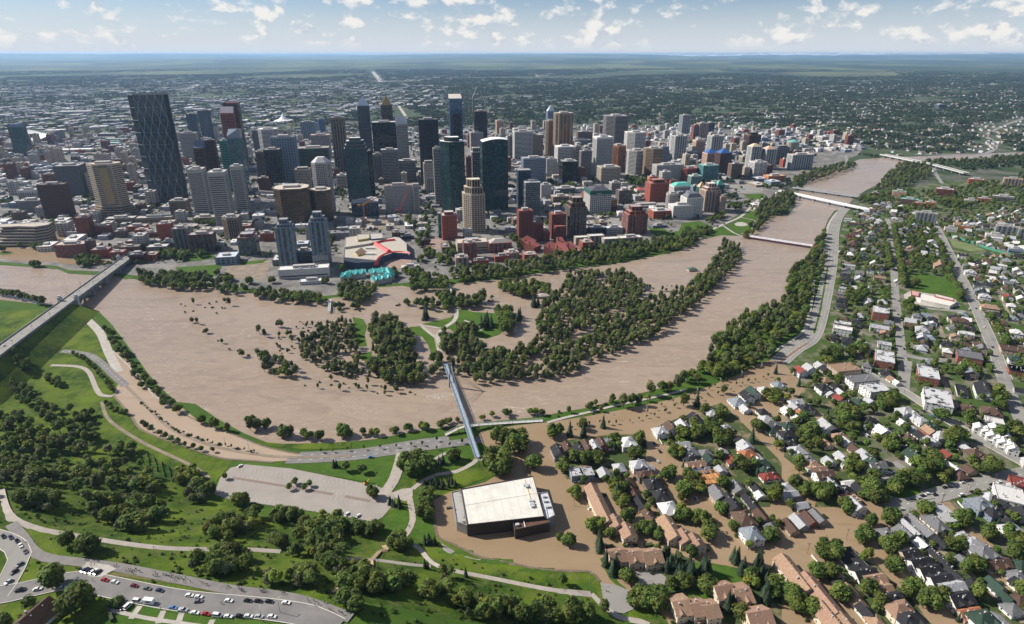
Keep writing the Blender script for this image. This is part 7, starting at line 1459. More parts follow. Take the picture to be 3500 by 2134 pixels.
clump('B2', '540,915,20,8,3 610,910,20,8,4 700,900,15,6,2 1190,870,20,20,4 130,940,40,20,6 250,930,40,30,7', {'shr': 2, 'dec': 1}, SB, (.6, .9), **NH)
BK = 'tree in the leafy strip along the south bank'
wood('F', '330,652 400,655 480,668 560,678 600,690 580,703 520,695 430,688 340,676', 8, {'dec': 4, 'ltg': 1, 'pop': 1}, BK); wood('F', '600,690 660,695 780,708 790,722 700,725 620,708', 8, {'dec': 4, 'ltg': 1}, BK)
wood('F', '812,680 860,672 902,690 905,712 860,722 820,712', 7.5, {'dec': 3, 'pop': 2}, BK); wood('F', '985,672 1070,668 1075,688 990,695', 7.5, {'dec': 3}, BK)
wood('F', '1085,645 1200,638 1330,614 1480,586 1600,574 1670,564 1690,578 1640,592 1560,607 1480,622 1380,637 1290,652 1180,667 1090,678', 7.6, {'dec': 3, 'pop': 2, 'ltg': 1.3}, BK, houses=False, roads=False)
wood('F', '1830,484 1900,458 1915,478 1890,508 1850,518 1825,548 1800,568 1790,562 1815,524 1820,505', 8, MIX, 'tree in the park belt beside the tube bridge'); wood('F', '1905,428 1960,408 2060,387 2066,396 2020,412 1960,432 1915,443', 11, MIX, BK)
wood('F', '2100,455 2130,425 2160,394 2230,389 2240,420 2180,448', 11, MIX, 'tree in the wood on the upstream north bank'); wood('F', '2235,389 2463,374 2463,383 2240,397', 13, MIX, 'tree in the wood on the upstream north bank')
NB = 'tree in the bushy belt between the river and the parkway'
wood('F', '1905,645 1940,622 1975,562 1988,542 2006,562 1982,640 1958,700 1928,780 1898,840 1850,862 1760,892 1690,905 1620,930 1500,975 1500,958 1600,924 1690,876 1712,828 1752,778 1805,745 1870,728 1892,685', 7.4, {'dec': 4, 'ltg': 1.6, 'pop': 2}, NB, houses=False)
wood('F', '1325,990 1420,972 1500,955 1502,972 1420,992 1330,1006', 6.5, {'dec': 2, 'ltg': 1.5, 'shr': 2}, NB, (.5, .9), z=3, houses=False); clump('C2', '880,380,12,6,2 930,365,16,8,3 1020,355,25,8,4 1180,350,40,8,6', {'dec': 1, 'ltg': 2}, NB, (.45, .7), houses=False)
LB = 'tree in the dense row along the left river bank'
wood('F', '190,755 230,768 270,797 300,836 340,886 385,934 420,966 402,976 350,934 310,884 268,826 208,776', 6.4, {'dec': 4, 'pop': 1}, LB, (.65, .95)); clump('C1', '985,340,12,8,2 1110,400,16,6,3 1180,425,12,6,2 1260,440,12,8,2 1390,420,35,25,7 1470,430,30,20,6 1570,470,40,25,9 1690,480,30,15,5 1755,490,25,15,4 1900,470,30,20,6', {'dec': 3, 'pop': 1, 'ltg': 1}, LB, (.6, .95))
clump('C2', '130,470,35,15,6 260,465,50,12,6 400,455,25,12,4 480,445,25,12,4 560,430,40,10,6 640,420,35,10,5 700,405,20,10,3 750,390,15,8,2', {'dec': 2, 'ltg': 1.2, 'dull': 1}, LB, (.5, .8)); rowof('F', '0,710 60,722 110,735', 8, {'dec': 1}, LB)
HW_ = 'tree in the wood covering the bluff slope'
wood('F', '-40,985 110,995 200,1030 250,1063 330,1068 352,1130 395,1160 330,1208 235,1222 130,1218 -40,1200', 8.2, {'dec': 4, 'dull': 2.5, 'pop': 1, 'ltg': .6}, HW_, (.55, 1.15), thin=.25); wood('C1', '20,190 110,150 200,240 400,310 470,380 560,400 540,480 380,400 240,330 120,270', 7, {'dec': 2, 'dull': 1}, HW_, (.55, .85)); clump('C1', '300,180,45,25,9 480,370,40,30,10 70,60,60,60,20 130,120,40,40,10', {'dec': 1, 'shr': 1}, HW_, (.6, .9))
clump('C1', '660,890,150,75,52 740,960,100,40,22 860,900,60,50,10 1260,1000,120,60,30 1230,1180,180,55,34 1740,1080,150,95,46 1680,1270,90,40,14 1100,800,80,40,22 1580,930,80,30,16 1780,970,100,40,22 1400,930,50,30,7 250,860,70,30,10 160,850,50,20,8 500,1100,60,25,9 370,1070,25,12,3 1500,1285,25,14,4 1300,1160,40,20,6 1540,1070,40,25,7 1330,850,40,16,6 1870,980,50,30,8', {'dec': 4, 'dull': 2, 'ltg': .7}, 'tree in a clump on the open bluff slope', (.6, 1.05))
clump('C1', '1160,1010,30,30,3 1400,960,18,30,4 830,740,60,40,12 1030,700,60,40,12', {'ltg': 1}, 'bright yellow-green tree on the bluff slope', (.7, 1.0))
rowof('C1', '380,15 470,60 560,150 620,230', 7, {'dec': 1}, 'small tree in the row beside the ramp', (.45, .6)); rowof('C1', '790,410 880,460 980,510 1040,530 1120,550 1180,560', 9, {'dec': 1}, 'small tree in the row beside the flooded parkway', (.45, .62)); rowof('C1', '560,250 620,330 700,350', 7, {'dec': 1}, 'small tree in the row beside the flooded parkway', (.45, .6))
for k in range(4): rowof('C1', '%d,%d %d,%d' % (815 + k * 40, 570 + k * 28, 830 + k * 40, 640 + k * 26), 4, {'spr': 1}, 'young spruce in the planted rows above the car park', (.28, .36), jit=.2)
rowof('C1', '780,290 850,350 950,430 1100,490 1250,530 1400,560', 6, {'yng': 1, 'shr': .6}, 'young tree on the flooded boulevard strip', (.6, .9), roads=False); rowof('C2', '0,560 200,545 560,520 640,495', 12, {'yng': 1}, 'young tree on the boulevard beside the footbridge', roads=False); rowof('C2', '570,570 640,545 720,520 800,500 880,500', 11, {'yng': 1}, 'young tree on the boulevard beside the footbridge', roads=False)
clump('C2', '520,660,75,45,22 470,640,40,30,8', {'dec': 1}, 'large tree by the path junction', (1.0, 1.35)); clump('C2', '970,640,60,55,20 1075,540,45,40,14 990,500,40,25,8 1180,650,25,20,4', {'dec': 1}, 'tall tree beside the footbridge and curling hall', (1.0, 1.4), roads=False)
clump('C2', '650,740,95,20,22 410,850,40,22,10 600,1060,45,20,12 800,1240,25,10,5 580,1190,20,12,4', {'spr': 1}, 'spruce beside the paths west of the curling hall', (.45, .7)); clump('C2', '560,860,40,60,20 440,1080,60,25,14 560,920,40,30,8', {'dec': 1}, 'tree beside the paths west of the curling hall', (.6, .9)); clump('C2', '720,600,40,25,8 660,620,20,15,3 70,640,20,10,2 130,660,12,8,1 220,670,20,12,2 290,800,22,14,3 600,800,8,6,1', {'dec': 2, 'spr': 1}, 'tree on the lawn by the parking lot', (.6, .85), roads=False)
clump('C2', '300,1290,200,45,34 180,1240,100,40,16 640,1340,80,35,16 900,1420,170,55,34 1250,1460,220,40,26 60,1100,60,120,26 50,1000,80,60,20 160,1420,60,40,8 250,1000,100,30,16 1330,1270,30,16,4 1560,1430,20,14,3 1780,1400,90,50,22 680,1250,30,16,3', {'dec': 4, 'dull': 2, 'ltg': .6}, 'tree or bush on the near grassy slope', (.55, .95))
clump('C2', '1340,1050,40,30,5 1530,980,40,24,7 1380,600,20,14,3 1150,640,25,14,4', {'ltg': 1, 'dec': 1}, 'tree standing in floodwater near the curling hall', (.6, .85), roads=False); clump('H1', '340,190,40,40,5 360,220,25,30,3 560,530,80,40,12 700,610,30,15,3', {'dec': 2, 'ltg': 1}, 'tree standing in floodwater near the curling hall', (.6, .9), roads=False)
clump('C1', '300,1300,30,12,6 450,1400,35,20,7 400,1440,25,16,4', {'dec': 1}, 'large dark tree on the bluff-top street', (.9, 1.2), roads=False); spots('C1', '640,1395 655,1390 650,1405 20,1470 30,1490', {'shr': 1}, 'round bush beside the bluff-top street', (1.0, 1.4), roads=False)
SS_ = 'shade tree among the flooded houses'
clump('H2', '450,780,110,90,24 110,100,40,40,5 380,180,110,80,22 640,340,50,40,6 940,240,110,70,18 200,150,40,50,5 1100,450,60,40,8 800,650,60,50,10 1060,760,70,50,12 1200,660,90,40,12 820,850,40,50,6 420,1010,120,40,14 870,1180,50,40,8 1100,960,50,30,6 1290,1180,60,60,8 570,1240,50,70,10 1760,720,80,50,12 1900,950,90,60,14 1810,470,100,50,14 2200,470,70,50,10 1440,360,60,30,7 2100,620,60,40,8 2350,620,80,60,12 2380,800,80,70,14 2200,960,70,30,7 1480,1300,90,60,12 1630,1270,40,40,5 1990,1210,50,40,6 60,1250,70,60,12 150,1340,60,60,10 1100,160,40,40,5 1330,60,60,40,8 980,1330,40,30,5 2420,1230,40,60,6 2330,1380,60,50,8 290,1420,40,40,6 900,500,30,20,4 1540,1130,30,30,4', {'dec': 5, 'ltg': 1}, SS_, (.6, 1.0), roads=False, pad=-2.5)
clump('H1', '760,100,40,70,10 820,250,60,60,12 1450,190,60,60,12 1620,130,50,40,8 1440,400,100,60,18 1620,450,90,60,14 1720,600,50,50,9 1560,760,80,60,14 1240,620,60,40,9 1080,580,60,30,8 1850,380,30,30,4 1980,530,40,40,6 900,440,60,40,8 1150,1280,120,60,26 880,1080,60,30,8 1700,1150,50,60,9 1430,1130,120,40,14 2380,220,50,50,7 2350,630,80,40,9 2400,1150,60,100,12 1880,90,40,30,5 2160,1100,50,60,8 1650,1430,100,40,9 2060,1440,50,40,6 1890,1280,40,40,6', {'dec': 4, 'ltg': 1.4}, SS_, (.55, .95), roads=False, pad=-2.5)
clump('H1', '590,720,30,40,4 700,880,50,50,8 760,970,40,50,6 1270,830,30,40,5 1330,950,50,50,9 1400,1050,40,40,6 1530,980,40,40,6 1680,980,50,40,7 1980,870,30,40,4 2230,930,50,40,7 2280,1050,40,60,8 1920,1330,40,60,8 2290,1250,50,50,8 2060,980,30,30,4 780,200,20,40,4', {'spr': 1}, 'dark spruce among the tan-roofed terraces', (.8, 1.15), roads=False, pad=-2)
clump('H3', '70,420,40,40,10 240,390,25,25,4 420,500,40,30,8 560,490,40,30,9 540,560,30,15,4 180,560,50,25,9 290,590,60,25,10 120,640,25,25,4 780,540,50,45,14 900,430,90,40,20 1000,390,40,30,8 1050,470,60,30,10 1040,330,50,20,8 960,310,20,15,3 820,440,30,15,4 880,700,50,30,7 830,770,40,30,7 700,440,20,10,3 1030,560,40,20,6 1190,620,60,30,10 1350,230,50,30,9 1330,700,30,30,4 440,760,40,50,8 1280,410,40,15,5 1390,500,30,20,5 640,700,30,30,4 740,690,30,30,5', {'dec': 5, 'ltg': 1.2}, SS_, (.6, 1.0), roads=False, pad=-2.5)
spots('H3', '245,440 165,440 360,390 905,265 1365,75 1220,310 1225,470 1225,480 440,800 420,730 600,500', {'spr': 1}, 'tall spruce by the flooded avenue', (.9, 1.4), roads=False); rowof('H3', '180,400 320,370 480,360 640,330 760,280 900,250 1040,190 1200,130 1330,90', 9, {'yng': 1, 'dec': .12}, 'small tree in the rows along the flooded avenue', (.7, 1.1), jit=1.6, roads=False); rowof('H3', '620,300 740,255 860,225 980,170 1100,110', 10, {'yng': 1}, 'small tree in the rows along the flooded avenue', (.7, 1.1), jit=1.6, roads=False)
LF = 'shade tree in the leafy residential blocks'
wood('H4', '0,150 120,60 300,60 420,160 560,180 660,220 780,320 900,400 1010,470 1150,580 1240,620 1180,640 1000,700 850,760 820,700 640,640 560,650 430,760 200,730 60,600 0,500', 10.5, {'dec': 5, 'ltg': .8, 'spr': .3}, LF, (.55, 1.0), pad=-1.6)
clump('H4', '370,340,60,50,18 600,250,60,40,14 610,510,50,40,11 830,640,90,50,24 400,650,40,30,7 900,350,40,20,5 1000,480,50,30,8 1060,80,70,40,16 810,190,30,40,7 1040,360,50,30,8 1200,640,50,30,7 1220,480,50,30,8 1250,250,30,50,8 1370,440,40,50,9 520,790,60,50,14 140,450,50,30,8 700,720,40,30,7 650,750,20,12,2', {'dec': 5, 'ltg': .6}, LF, (.75, 1.2), pad=-2.5)
rowof('H5', '720,860 705,740 690,600 672,440', 7, {'dec': 1}, LF); rowof('H5', '675,860 665,740 645,600', 7, {'dec': 1}, LF); rowof('H5', '690,340 680,240 660,120 640,0', 7, {'dec': 1}, LF); rowof('H5', '620,240 600,100 590,0', 8, {'dec': 1}, LF); rowof('H5', '1030,420 1000,340 950,280 990,180 940,100', 8, {'dec': 1}, LF); rowof('H5', '1240,770 1120,540 1090,400', 9, {'dec': 1}, LF); rowof('H5', '1380,850 1290,680 1190,520', 10, {'dec': 1}, LF)
wood('H5', '270,860 290,620 320,420 310,200 350,60 450,-40 600,-40 630,200 650,420 660,600 690,860', 12.5, {'dec': 5, 'spr': .3, 'ltg': .8}, LF, (.4, .85), pad=-1.5); wood('H5', '700,860 690,560 700,470 900,480 1060,500 1200,760 1240,860', 12.5, {'dec': 5, 'spr': .3, 'ltg': .8}, LF, (.4, .85), pad=-1.5); wood('H5', '680,240 650,-40 850,-40 940,120 960,230 880,250 820,240', 10, {'dec': 5}, LF, (.6, 1.05), pad=-1.5); wood('H5', '1010,180 1000,100 1200,140 1400,180 1470,300 1470,860 1330,860 1200,560 1080,320', 14, {'dec': 5, 'spr': .3, 'ltg': .8}, LF, (.4, .85), pad=-1.5)
clump('H5', '420,400,50,40,16 740,470,40,30,9 760,330,30,15,3 280,770,60,40,12 420,730,50,30,9', {'dec': 1}, LF, (.9, 1.25), pad=-2.5)
wood('B3', '1230,330 1250,250 1480,180 1700,230 1740,340 1900,380 1960,560 1800,600 1550,640 1300,640 1190,560', 15, {'dec': 5, 'ltg': .6}, LF, (.45, .85), pad=-1.5); wood('B3', '1750,330 1900,230 2464,260 2464,480 2300,480 2000,440', 14, {'dec': 5, 'ltg': .6}, LF, (.45, .85), pad=-1.5); wood('B3', '1330,150 1430,90 1800,90 2464,10 2464,250 1900,230 1600,230', 15, {'dec': 5}, LF, (.65, 1.05), pad=-1)
clump('B3', '1600,260,60,20,14 2000,210,120,25,24 1340,190,40,20,9 1700,330,60,30,12', {'dec': 1}, LF, (.9, 1.2))
DT = 'street tree between the downtown buildings'
clump('R1', '560,1010,110,25,12 700,900,20,10,3 1200,1200,170,70,26 120,400,100,60,16 1200,360,90,60,14 750,700,60,30,8 250,980,60,10,6 50,1040,40,10,4 490,1250,70,12,8 2300,1100,150,60,24 2150,1000,60,30,8 1980,1020,40,20,6', {'dec': 1}, DT, (.7, 1.1), roads=False)
clump('R2', '100,1120,110,60,24 350,1100,60,40,10 620,1000,80,50,14 60,1420,160,60,28 380,1400,120,40,16 560,1360,40,20,6 640,840,50,20,6 440,680,100,20,10 300,660,60,15,6 1100,670,40,20,4 720,1440,80,30,12 1000,1480,60,15,8 1720,790,70,15,8 2150,850,30,50,6 2130,970,20,30,4 1320,1480,40,10,4 2060,1480,30,10,4', {'dec': 3, 'ltg': 1}, DT, (.65, 1.0), roads=False)
clump('R3', '150,850,30,40,5 1200,620,60,40,9 1250,690,80,20,8 1400,600,30,60,8 1500,540,30,40,6 1460,730,20,60,6 1380,830,80,40,12 1330,960,40,50,8 1480,1100,70,60,16 1620,1180,40,60,9 1750,1050,80,80,20 1350,1180,40,30,6 1250,1340,120,50,22 1430,1420,150,30,22 480,1440,140,40,22 760,1450,160,30,18 1000,1350,40,50,9 1740,1200,40,60,9 500,1250,20,20,3 1420,460,60,30,7 290,1290,20,40,4', {'dec': 3, 'ltg': 1, 'spr': .4}, DT, (.7, 1.05), roads=False)
clump('R4', '420,650,100,30,10 620,880,40,40,8 730,980,50,50,9 930,1020,60,40,8 1060,360,40,15,4 1900,570,150,10,12 1090,650,40,40,5 1450,150,120,20,10 1350,410,60,15,5 2280,270,60,50,10', {'dec': 3, 'ltg': 1}, DT, (.65, 1.0), roads=False); clump('Q4', '1500,1120,150,40,30 950,1100,60,30,8 1450,1330,80,40,12', {'dec': 1}, DT, (.8, 1.1), roads=False)
clump('R5', '300,110,120,40,22 1150,800,80,60,18 1280,790,50,40,9 980,800,70,40,12 1440,580,70,40,14 1650,450,120,30,16 1790,410,60,25,8 1330,630,60,20,6 650,590,100,20,9 400,460,140,20,12 1250,230,80,20,6 2150,160,120,40,14', {'dec': 4, 'spr': .6}, DT, (.7, 1.05), roads=False)
clump('A2', '2200,1290,80,25,24', {'dec': 1}, DT, (.9, 1.2), roads=False)

for C, w in ROADS[CR0:CR1]:
    for sg in (-1, 1):
        plant([(p[0] + (RS.randn() + sg * (w + 3.5)) * abs(math.cos(GA if abs(C[-1][0] - C[0][0]) < abs(C[-1][1] - C[0][1]) else 1.4)), p[1] + sg * (w + 3.5) * (0 if abs(C[-1][0] - C[0][0]) < abs(C[-1][1] - C[0][1]) else 1) + RS.randn()) for p in C if RS.rand() < .5], {'dec': 4, 'ltg': 1}, DT, (.4, .75), roads=False)
plant([(hx + math.cos(t) * (a + b) * .62, hy + math.sin(t) * (a + b) * .62) for hx, hy, a, b in HOUSES for t in RS.rand(4) * 6.28 if hy < 1150], {'shr': 3, 'dec': 1, 'spr': .3}, 'garden growth beside the houses', (.4, .75), pad=-2.2)
plant([q[:2] for q in [G('C1', RS.uniform(0, 1930), RS.uniform(560, 1330)) for k in range(900)] if q[2] > 3], {'shr': 1}, 'low scrub on the grassy bluff slope', (.18, .6))
plant([q[:2] for q in [G('C2', RS.uniform(0, 1500), RS.uniform(1130, 1500)) for k in range(260)] if q[2] > 2], {'shr': 1}, 'low scrub on the grassy bluff slope', (.18, .6))
spots('C1', '1240,705 1625,735 1595,765 1680,765 1705,745', {'dec': 1}, 'small tree on an island of the big parking lot', (.45, .6), roads=False); spots('C2', '292,815', {'dec': 1}, 'small tree on an island of the big parking lot', (.6, .65), roads=False)
# individuals: the 300 that show largest of each kind; the rest stand as one wood
def show(tr): k, x, y, z, h, w, lb = tr; return TH[k] * h / math.hypot(x, y, CAM_H - z)
KN_ = {'dec': ('leafy_tree', 'tree'), 'ltg': ('bright_tree', 'tree'), 'pop': ('cottonwood_tree', 'tree'), 'spr': ('spruce_tree', 'spruce'), 'shr': ('bush', 'bush'), 'yng': ('young_tree', 'tree'), 'dull': ('willow_tree', 'tree')}
LOOK = {'dec': 'deep green leafy ', 'ltg': 'bright yellow-green ', 'pop': 'tall olive ', 'spr': 'pointed ', 'shr': 'low bushy ', 'yng': 'slim ', 'dull': 'grey-green '}
rest = {}; REF = {}; SMALL = {}
for kind in PROTO:
    L_ = sorted([t for t in TREES if t[0] == kind], key=show, reverse=True); cap = 300 if kind not in ('yng', 'shr') else 200
    vis = []
    for tr in L_:
        px, py = proj(tr[1], tr[2], tr[3] + 3)
        if -60 < px < 3560 and py < 2200: vis.append(tr)
    for i, (k, x, y, z, h, w, lb) in enumerate(vis):
        v = i % len(PROTO[k])
        if i < cap:
            root = thing(KN_[k][0], LOOK[k] + lb, KN_[k][1], (x, y, z), RS.rand() * 6.28, LOOK[k] + lb); root.scale = (w, w, h); SMALL.setdefault(root['label'], []).append(root)
            cr = link('crown', PROTO[k][v][0], root); tk = link('trunk', PROTO[k][v][1], root); REF.setdefault((k, v), (cr, tk))
        else: rest.setdefault(lb, []).append((k, v, x, y, z, h, w))
def scatter(name, label, refs, P, cat):
    """points carrying a reference index, a turn and a size; each point shows one of the reference things"""
    me = bpy.data.meshes.new(name); me.from_pydata([p[2:5] for p in P], [], [])
    def attr(n, ty, vals): a = me.attributes.new(n, ty, 'POINT'); a.data.foreach_set('vector' if ty == 'FLOAT_VECTOR' else 'value', np.array(vals, float if ty != 'INT' else int).ravel())
    attr('which', 'INT', [p[0] for p in P]); attr('turn', 'FLOAT_VECTOR', [(0, 0, p[1]) for p in P]); attr('size', 'FLOAT_VECTOR', [p[5] for p in P])
    o = tag(link(name, me), label, cat, None, 'stuff'); g = bpy.data.node_groups.new(name, 'GeometryNodeTree'); g.interface.new_socket('Geometry', in_out='INPUT', socket_type='NodeSocketGeometry'); g.interface.new_socket('Geometry', in_out='OUTPUT', socket_type='NodeSocketGeometry')
    N_, L_ = g.nodes, g.links; gi, go = N_.new('NodeGroupInput'), N_.new('NodeGroupOutput'); jo = N_.new('GeometryNodeJoinGeometry'); L_.new(jo.outputs[0], go.inputs[0])
    def named(n, ty): a = N_.new('GeometryNodeInputNamedAttribute'); a.data_type = ty; a.inputs[0].default_value = n; return a.outputs[0]
    wh, tu, si = named('which', 'INT'), named('turn', 'FLOAT_VECTOR'), named('size', 'FLOAT_VECTOR')
    for i, objs in enumerate(refs):
        j = N_.new('GeometryNodeJoinGeometry')
        for ob in objs: oi = N_.new('GeometryNodeObjectInfo'); oi.inputs[0].default_value = ob; L_.new(oi.outputs['Geometry'], j.inputs[0])
        c = N_.new('FunctionNodeCompare'); c.data_type = 'INT'; c.operation = 'EQUAL'; L_.new(wh, c.inputs[2]); c.inputs[3].default_value = i
        ip = N_.new('GeometryNodeInstanceOnPoints'); L_.new(gi.outputs[0], ip.inputs['Points']); L_.new(c.outputs[0], ip.inputs['Selection']); L_.new(j.outputs[0], ip.inputs['Instance']); L_.new(tu, ip.inputs['Rotation']); L_.new(si, ip.inputs['Scale']); L_.new(ip.outputs[0], jo.inputs[0])
    md = o.modifiers.new('spread', 'NODES'); md.node_group = g; return o
RANKED += [o for v in SMALL.values() if len(v) <= 14 for o in v]
RK = list(REF); RI = {k: i for i, k in enumerate(RK)}
if rest:
    for lb, items in rest.items():
        scatter('woods', 'rest of: ' + lb if False else lb + ', the rest of them', [REF[k] for k in RK], [(RI[(k, v)], RS.rand() * 6.28, x, y, z, (w, w, h)) for k, v, x, y, z, h, w in items if (k, v) in RI], 'trees')
# ================================================================== low city, suburbs and woods running to the horizon
CITYP = np.array([at('F', x, y) for x, y in pts('F', '-500,560 -420,322 900,306 1900,302 2010,322 2090,350 2060,375 1950,415 1900,445 1880,470 1690,560 1330,632 1080,672 860,705 700,712 430,672 165,650 -350,595')])
NEARP = np.array([at('F', x, y) for x, y in pts('F', '1800,900 1890,720 1990,540 2060,470 2250,415 2470,405 2490,1600 1500,1600')])
RND = random.Random(5)
def lowblock(w, d, h, wall, roof):
    Pq = [(-w / 2, -d / 2), (w / 2, -d / 2), (w / 2, d / 2), (-w / 2, d / 2)]; n = max(1, round(h / 3.4)); fl = h / n
    g = MB(); g.prism(Pq, 0, h); b = MB()
    for i in range(n): b.ring(Pq, i * fl, i * fl + fl * .55, -.1, .2)
    b.ring(Pq, h - .8, h + .6, -.3, .25); piers(b, Pq, 0, h, 5.5, 2.4, .22)
    r = MB(); r.face([(a, c, h + .05) for a, c in Pq]); u = MB(); u.box(-w * .18, w * .12, -d * .12, d * .2, h, h + 2.6, bottom=False)
    return [('glazing', g.mesh('glazing', glass(GC['k']))), ('wall_frame', b.mesh('wall_frame', paint(wall))), ('roof', r.mesh('roof', paint(roof))), ('roof_unit', u.mesh('roof_unit', paint((.45, .44, .42))))]
LBP = [(lowblock(w, d, h, wl, rf), max(w, d), nm) for w, d, h, wl, rf, nm in ((26, 20, 9, WC['g'], (.5, .48, .45), 'grey low'), (18, 18, 14, WC['R'], (.3, .25, .22), 'red brick'), (34, 22, 7, WC['W'], (.68, .66, .63), 'white flat'), (20, 16, 22, WC['w'], (.45, .43, .4), 'pale mid-rise'), (22, 18, 26, WC['r'], (.25, .2, .18), 'maroon mid-rise'),
       (16, 16, 32, WC['c'], (.5, .45, .38), 'cream mid-rise'), (40, 26, 6, WC['t'], (.42, .38, .33), 'tan warehouse'), (24, 14, 12, WC['b'], (.2, .17, .15), 'dark brown'), (28, 24, 10, WC['u'], (.5, .52, .55), 'blue-grey'), (30, 16, 5, WC['W'], (.72, .7, .68), 'white shed'))]
FA = np.array(FEET); taken = []; cnt = 0; mid = 0; u0 = Vector((math.cos(GA), -math.sin(GA))); v0 = Vector((math.sin(GA), math.cos(GA)))
for tries in range(20000):
    if cnt >= 300 and mid >= 290: break
    x, y = RND.uniform(0, 2080) if RND.random() < .7 else RND.uniform(-20, 470), RND.uniform(308, 640) if RND.random() < .45 else RND.uniform(308, 430)
    X, Y = at('F', x, y); k = RND.randrange(len(LBP)); parts_, sz, nm = LBP[k]; rad = sz * .62
    if not inpoly(CITYP, X, Y) or inpoly(RIVERP, X, Y) or pdist(RIVERP, X, Y) < 70: continue
    tall = 3 <= k <= 5 or k == 1
    if (tall and mid >= 290) or (not tall and cnt >= 300) or (k in (4, 5) and y > 470): continue
    if (np.hypot(FA[:, 0] - X, FA[:, 1] - Y) < FA[:, 2] * .8 + rad * .75).any() or any(math.hypot(X - a, Y - b) < c + rad for a, b, c in taken): continue
    if any(pdist(C, X, Y) < w + rad * .35 for C, w in ROADS[CR0:CR1]): continue
    taken.append((X, Y, rad * .9)); cnt += not tall; mid += tall
    root = thing('mid_rise' if tall else 'low_block', nm + ' building among the far rooftops behind the towers' if y < 400 else nm + ' building between the downtown towers', 'building', (X, Y, 0), -GA + RND.choice((0, math.pi / 2)), nm + ' blocks'); RANKED.append(root); root.scale = (RND.uniform(.8, 1.3), RND.uniform(.8, 1.3), RND.uniform(.7, 1.4) * (1.25 if tall and 380 < y < 500 else 1))
    for n_, me in parts_: link(n_, me, root)
for x, y, c in taken: FEET.append((x, y, c * .8))

def mask(P, near=True):
    ok = ~inpoly(RIVERP, P[:, 0], P[:, 1]) & ~inpoly(FLOODP, P[:, 0], P[:, 1]) & ~inpoly(FOOTP, P[:, 0], P[:, 1]) & (pdist(RIVERP, P[:, 0], P[:, 1]) > 25)
    if near: ok &= ~inpoly(NEARP, P[:, 0], P[:, 1])
    return ok
def polar(n, r0, r1, a0=-47, a1=47, pw=1.0):
    r = r0 + (r1 - r0) * RS.rand(n) ** pw; a = np.radians(RS.uniform(a0, a1, n)); return np.column_stack([r * np.sin(a), r * np.cos(a)])
def nmap(P, s, ph): return np.sin(P[:, 0] / s + ph) * np.sin(P[:, 1] / s * 1.3 + ph * 2) + .6 * np.sin(P[:, 0] / s * 2.3 - P[:, 1] / s * 1.7 + ph)
# groves: a dozen trees each, too far to tell apart
groves = []
for i in range(3):
    V_, F_ = [], []
    for k in range(12):
        ox, oy = RS.uniform(-34, 34), RS.uniform(-24, 24); v, f = leafy(500 + i * 20 + k, 4.8, 4.4, 5.2, 6, 52, 1.5); sc = RS.uniform(.7, 1.25); q = len(V_)
        V_ += [(a * sc + ox, b * sc + oy, max(0, c * sc)) for a, b, c in v]; F_ += [tuple(q + j for j in g) for g in f]
    me = bpy.data.meshes.new('grove'); me.from_pydata(V_, [], F_); me.materials.append(LM['far'])
    X, Y = at('F', 700 + i * 500, 255); groves.append((tag(link('grove', me, None, (X, Y, 0)), 'far grove of dark trees beyond the city', 'trees', kind='stuff'),))
P = polar(30000, 1500, 15500, pw=.9); P = P[mask(P)]; incity = inpoly(CITYP, P[:, 0], P[:, 1]); az = np.degrees(np.arctan2(P[:, 0], P[:, 1])); rr = np.hypot(P[:, 0], P[:, 1])
den = np.where(incity, .10, np.where((az < -9) & (rr > 2300) & (rr < 8500), .42, .95)) * np.where(nmap(P, 420, 1.0) < -.75, .25, 1) * np.where(rr > 9000, .75 * (nmap(P, 1500, 2.0) > -.3), 1)
P = P[RS.rand(len(P)) < den]; P = P[clearance(P, True, False)]
for C, w in ROADS[FR0:FR1]: P = P[pdist(C, P[:, 0], P[:, 1]) > w + 55]
far_pts = [(int(RS.randint(3)), RS.rand() * 6.28, x, y, -.2, (lambda s, h: (s, s, h))(RS.uniform(.8, 1.35) * (1 + max(0, math.hypot(x, y) - 5000) / 9000), RS.uniform(.75, 1.25))) for x, y in P]
scatter('far_woods', 'distant sea of dark trees spreading to the horizon', groves, far_pts, 'trees')
# far houses: small gabled boxes
hs_ = []
for i, (wl, rf) in enumerate((((.5, .49, .47), 'g'), ((.4, .37, .32), 'b'), ((.52, .51, .5), 'g'), ((.33, .3, .26), 't'), ((.5, .48, .46), 'l'), ((.36, .35, .34), 'k'))):
    X, Y = at('F', 1500 + i * 60, 262); me = MB(); me.box(-6, 6, -4.5, 4.5, -.3, 4.4, 0); me.face([(-6.4, -4.9, 4.2), (6.4, -4.9, 4.2), (6.4, 0, 7), (-6.4, 0, 7)], 1); me.face([(6.4, 4.9, 4.2), (-6.4, 4.9, 4.2), (-6.4, 0, 7), (6.4, 0, 7)], 1); me.face([(6, -4.5, 4.4), (6, 4.5, 4.4), (6, 0, 6.9)], 0); me.face([(-6, 4.5, 4.4), (-6, -4.5, 4.4), (-6, 0, 6.9)], 0)
    hs_.append((tag(me.build('far_house', [paint(wl), shingle(ROOFS[rf])], None, (X, Y, 0)), 'tiny far house in the wooded suburb beyond the towers', 'house', 'far suburb houses'),))
P = polar(17000, 1250, 9500, pw=.85); P = P[mask(P) & ~inpoly(CITYP, P[:, 0], P[:, 1])]; P = P[(nmap(P, 420, 1.0) > -.9) & (nmap(P, 260, 4.0) < .9)]; azp = np.degrees(np.arctan2(P[:, 0], P[:, 1])); P = P[RS.rand(len(P)) < np.where(np.abs(azp - 4) < 13, .4, 1) * np.where(nmap(P, 900, 3.0) > -.2, 1, .3)]
cell = np.round(P / np.array([19, 34])) * np.array([19, 34]) + RS.randn(len(P), 2) * 1.5; P = cell
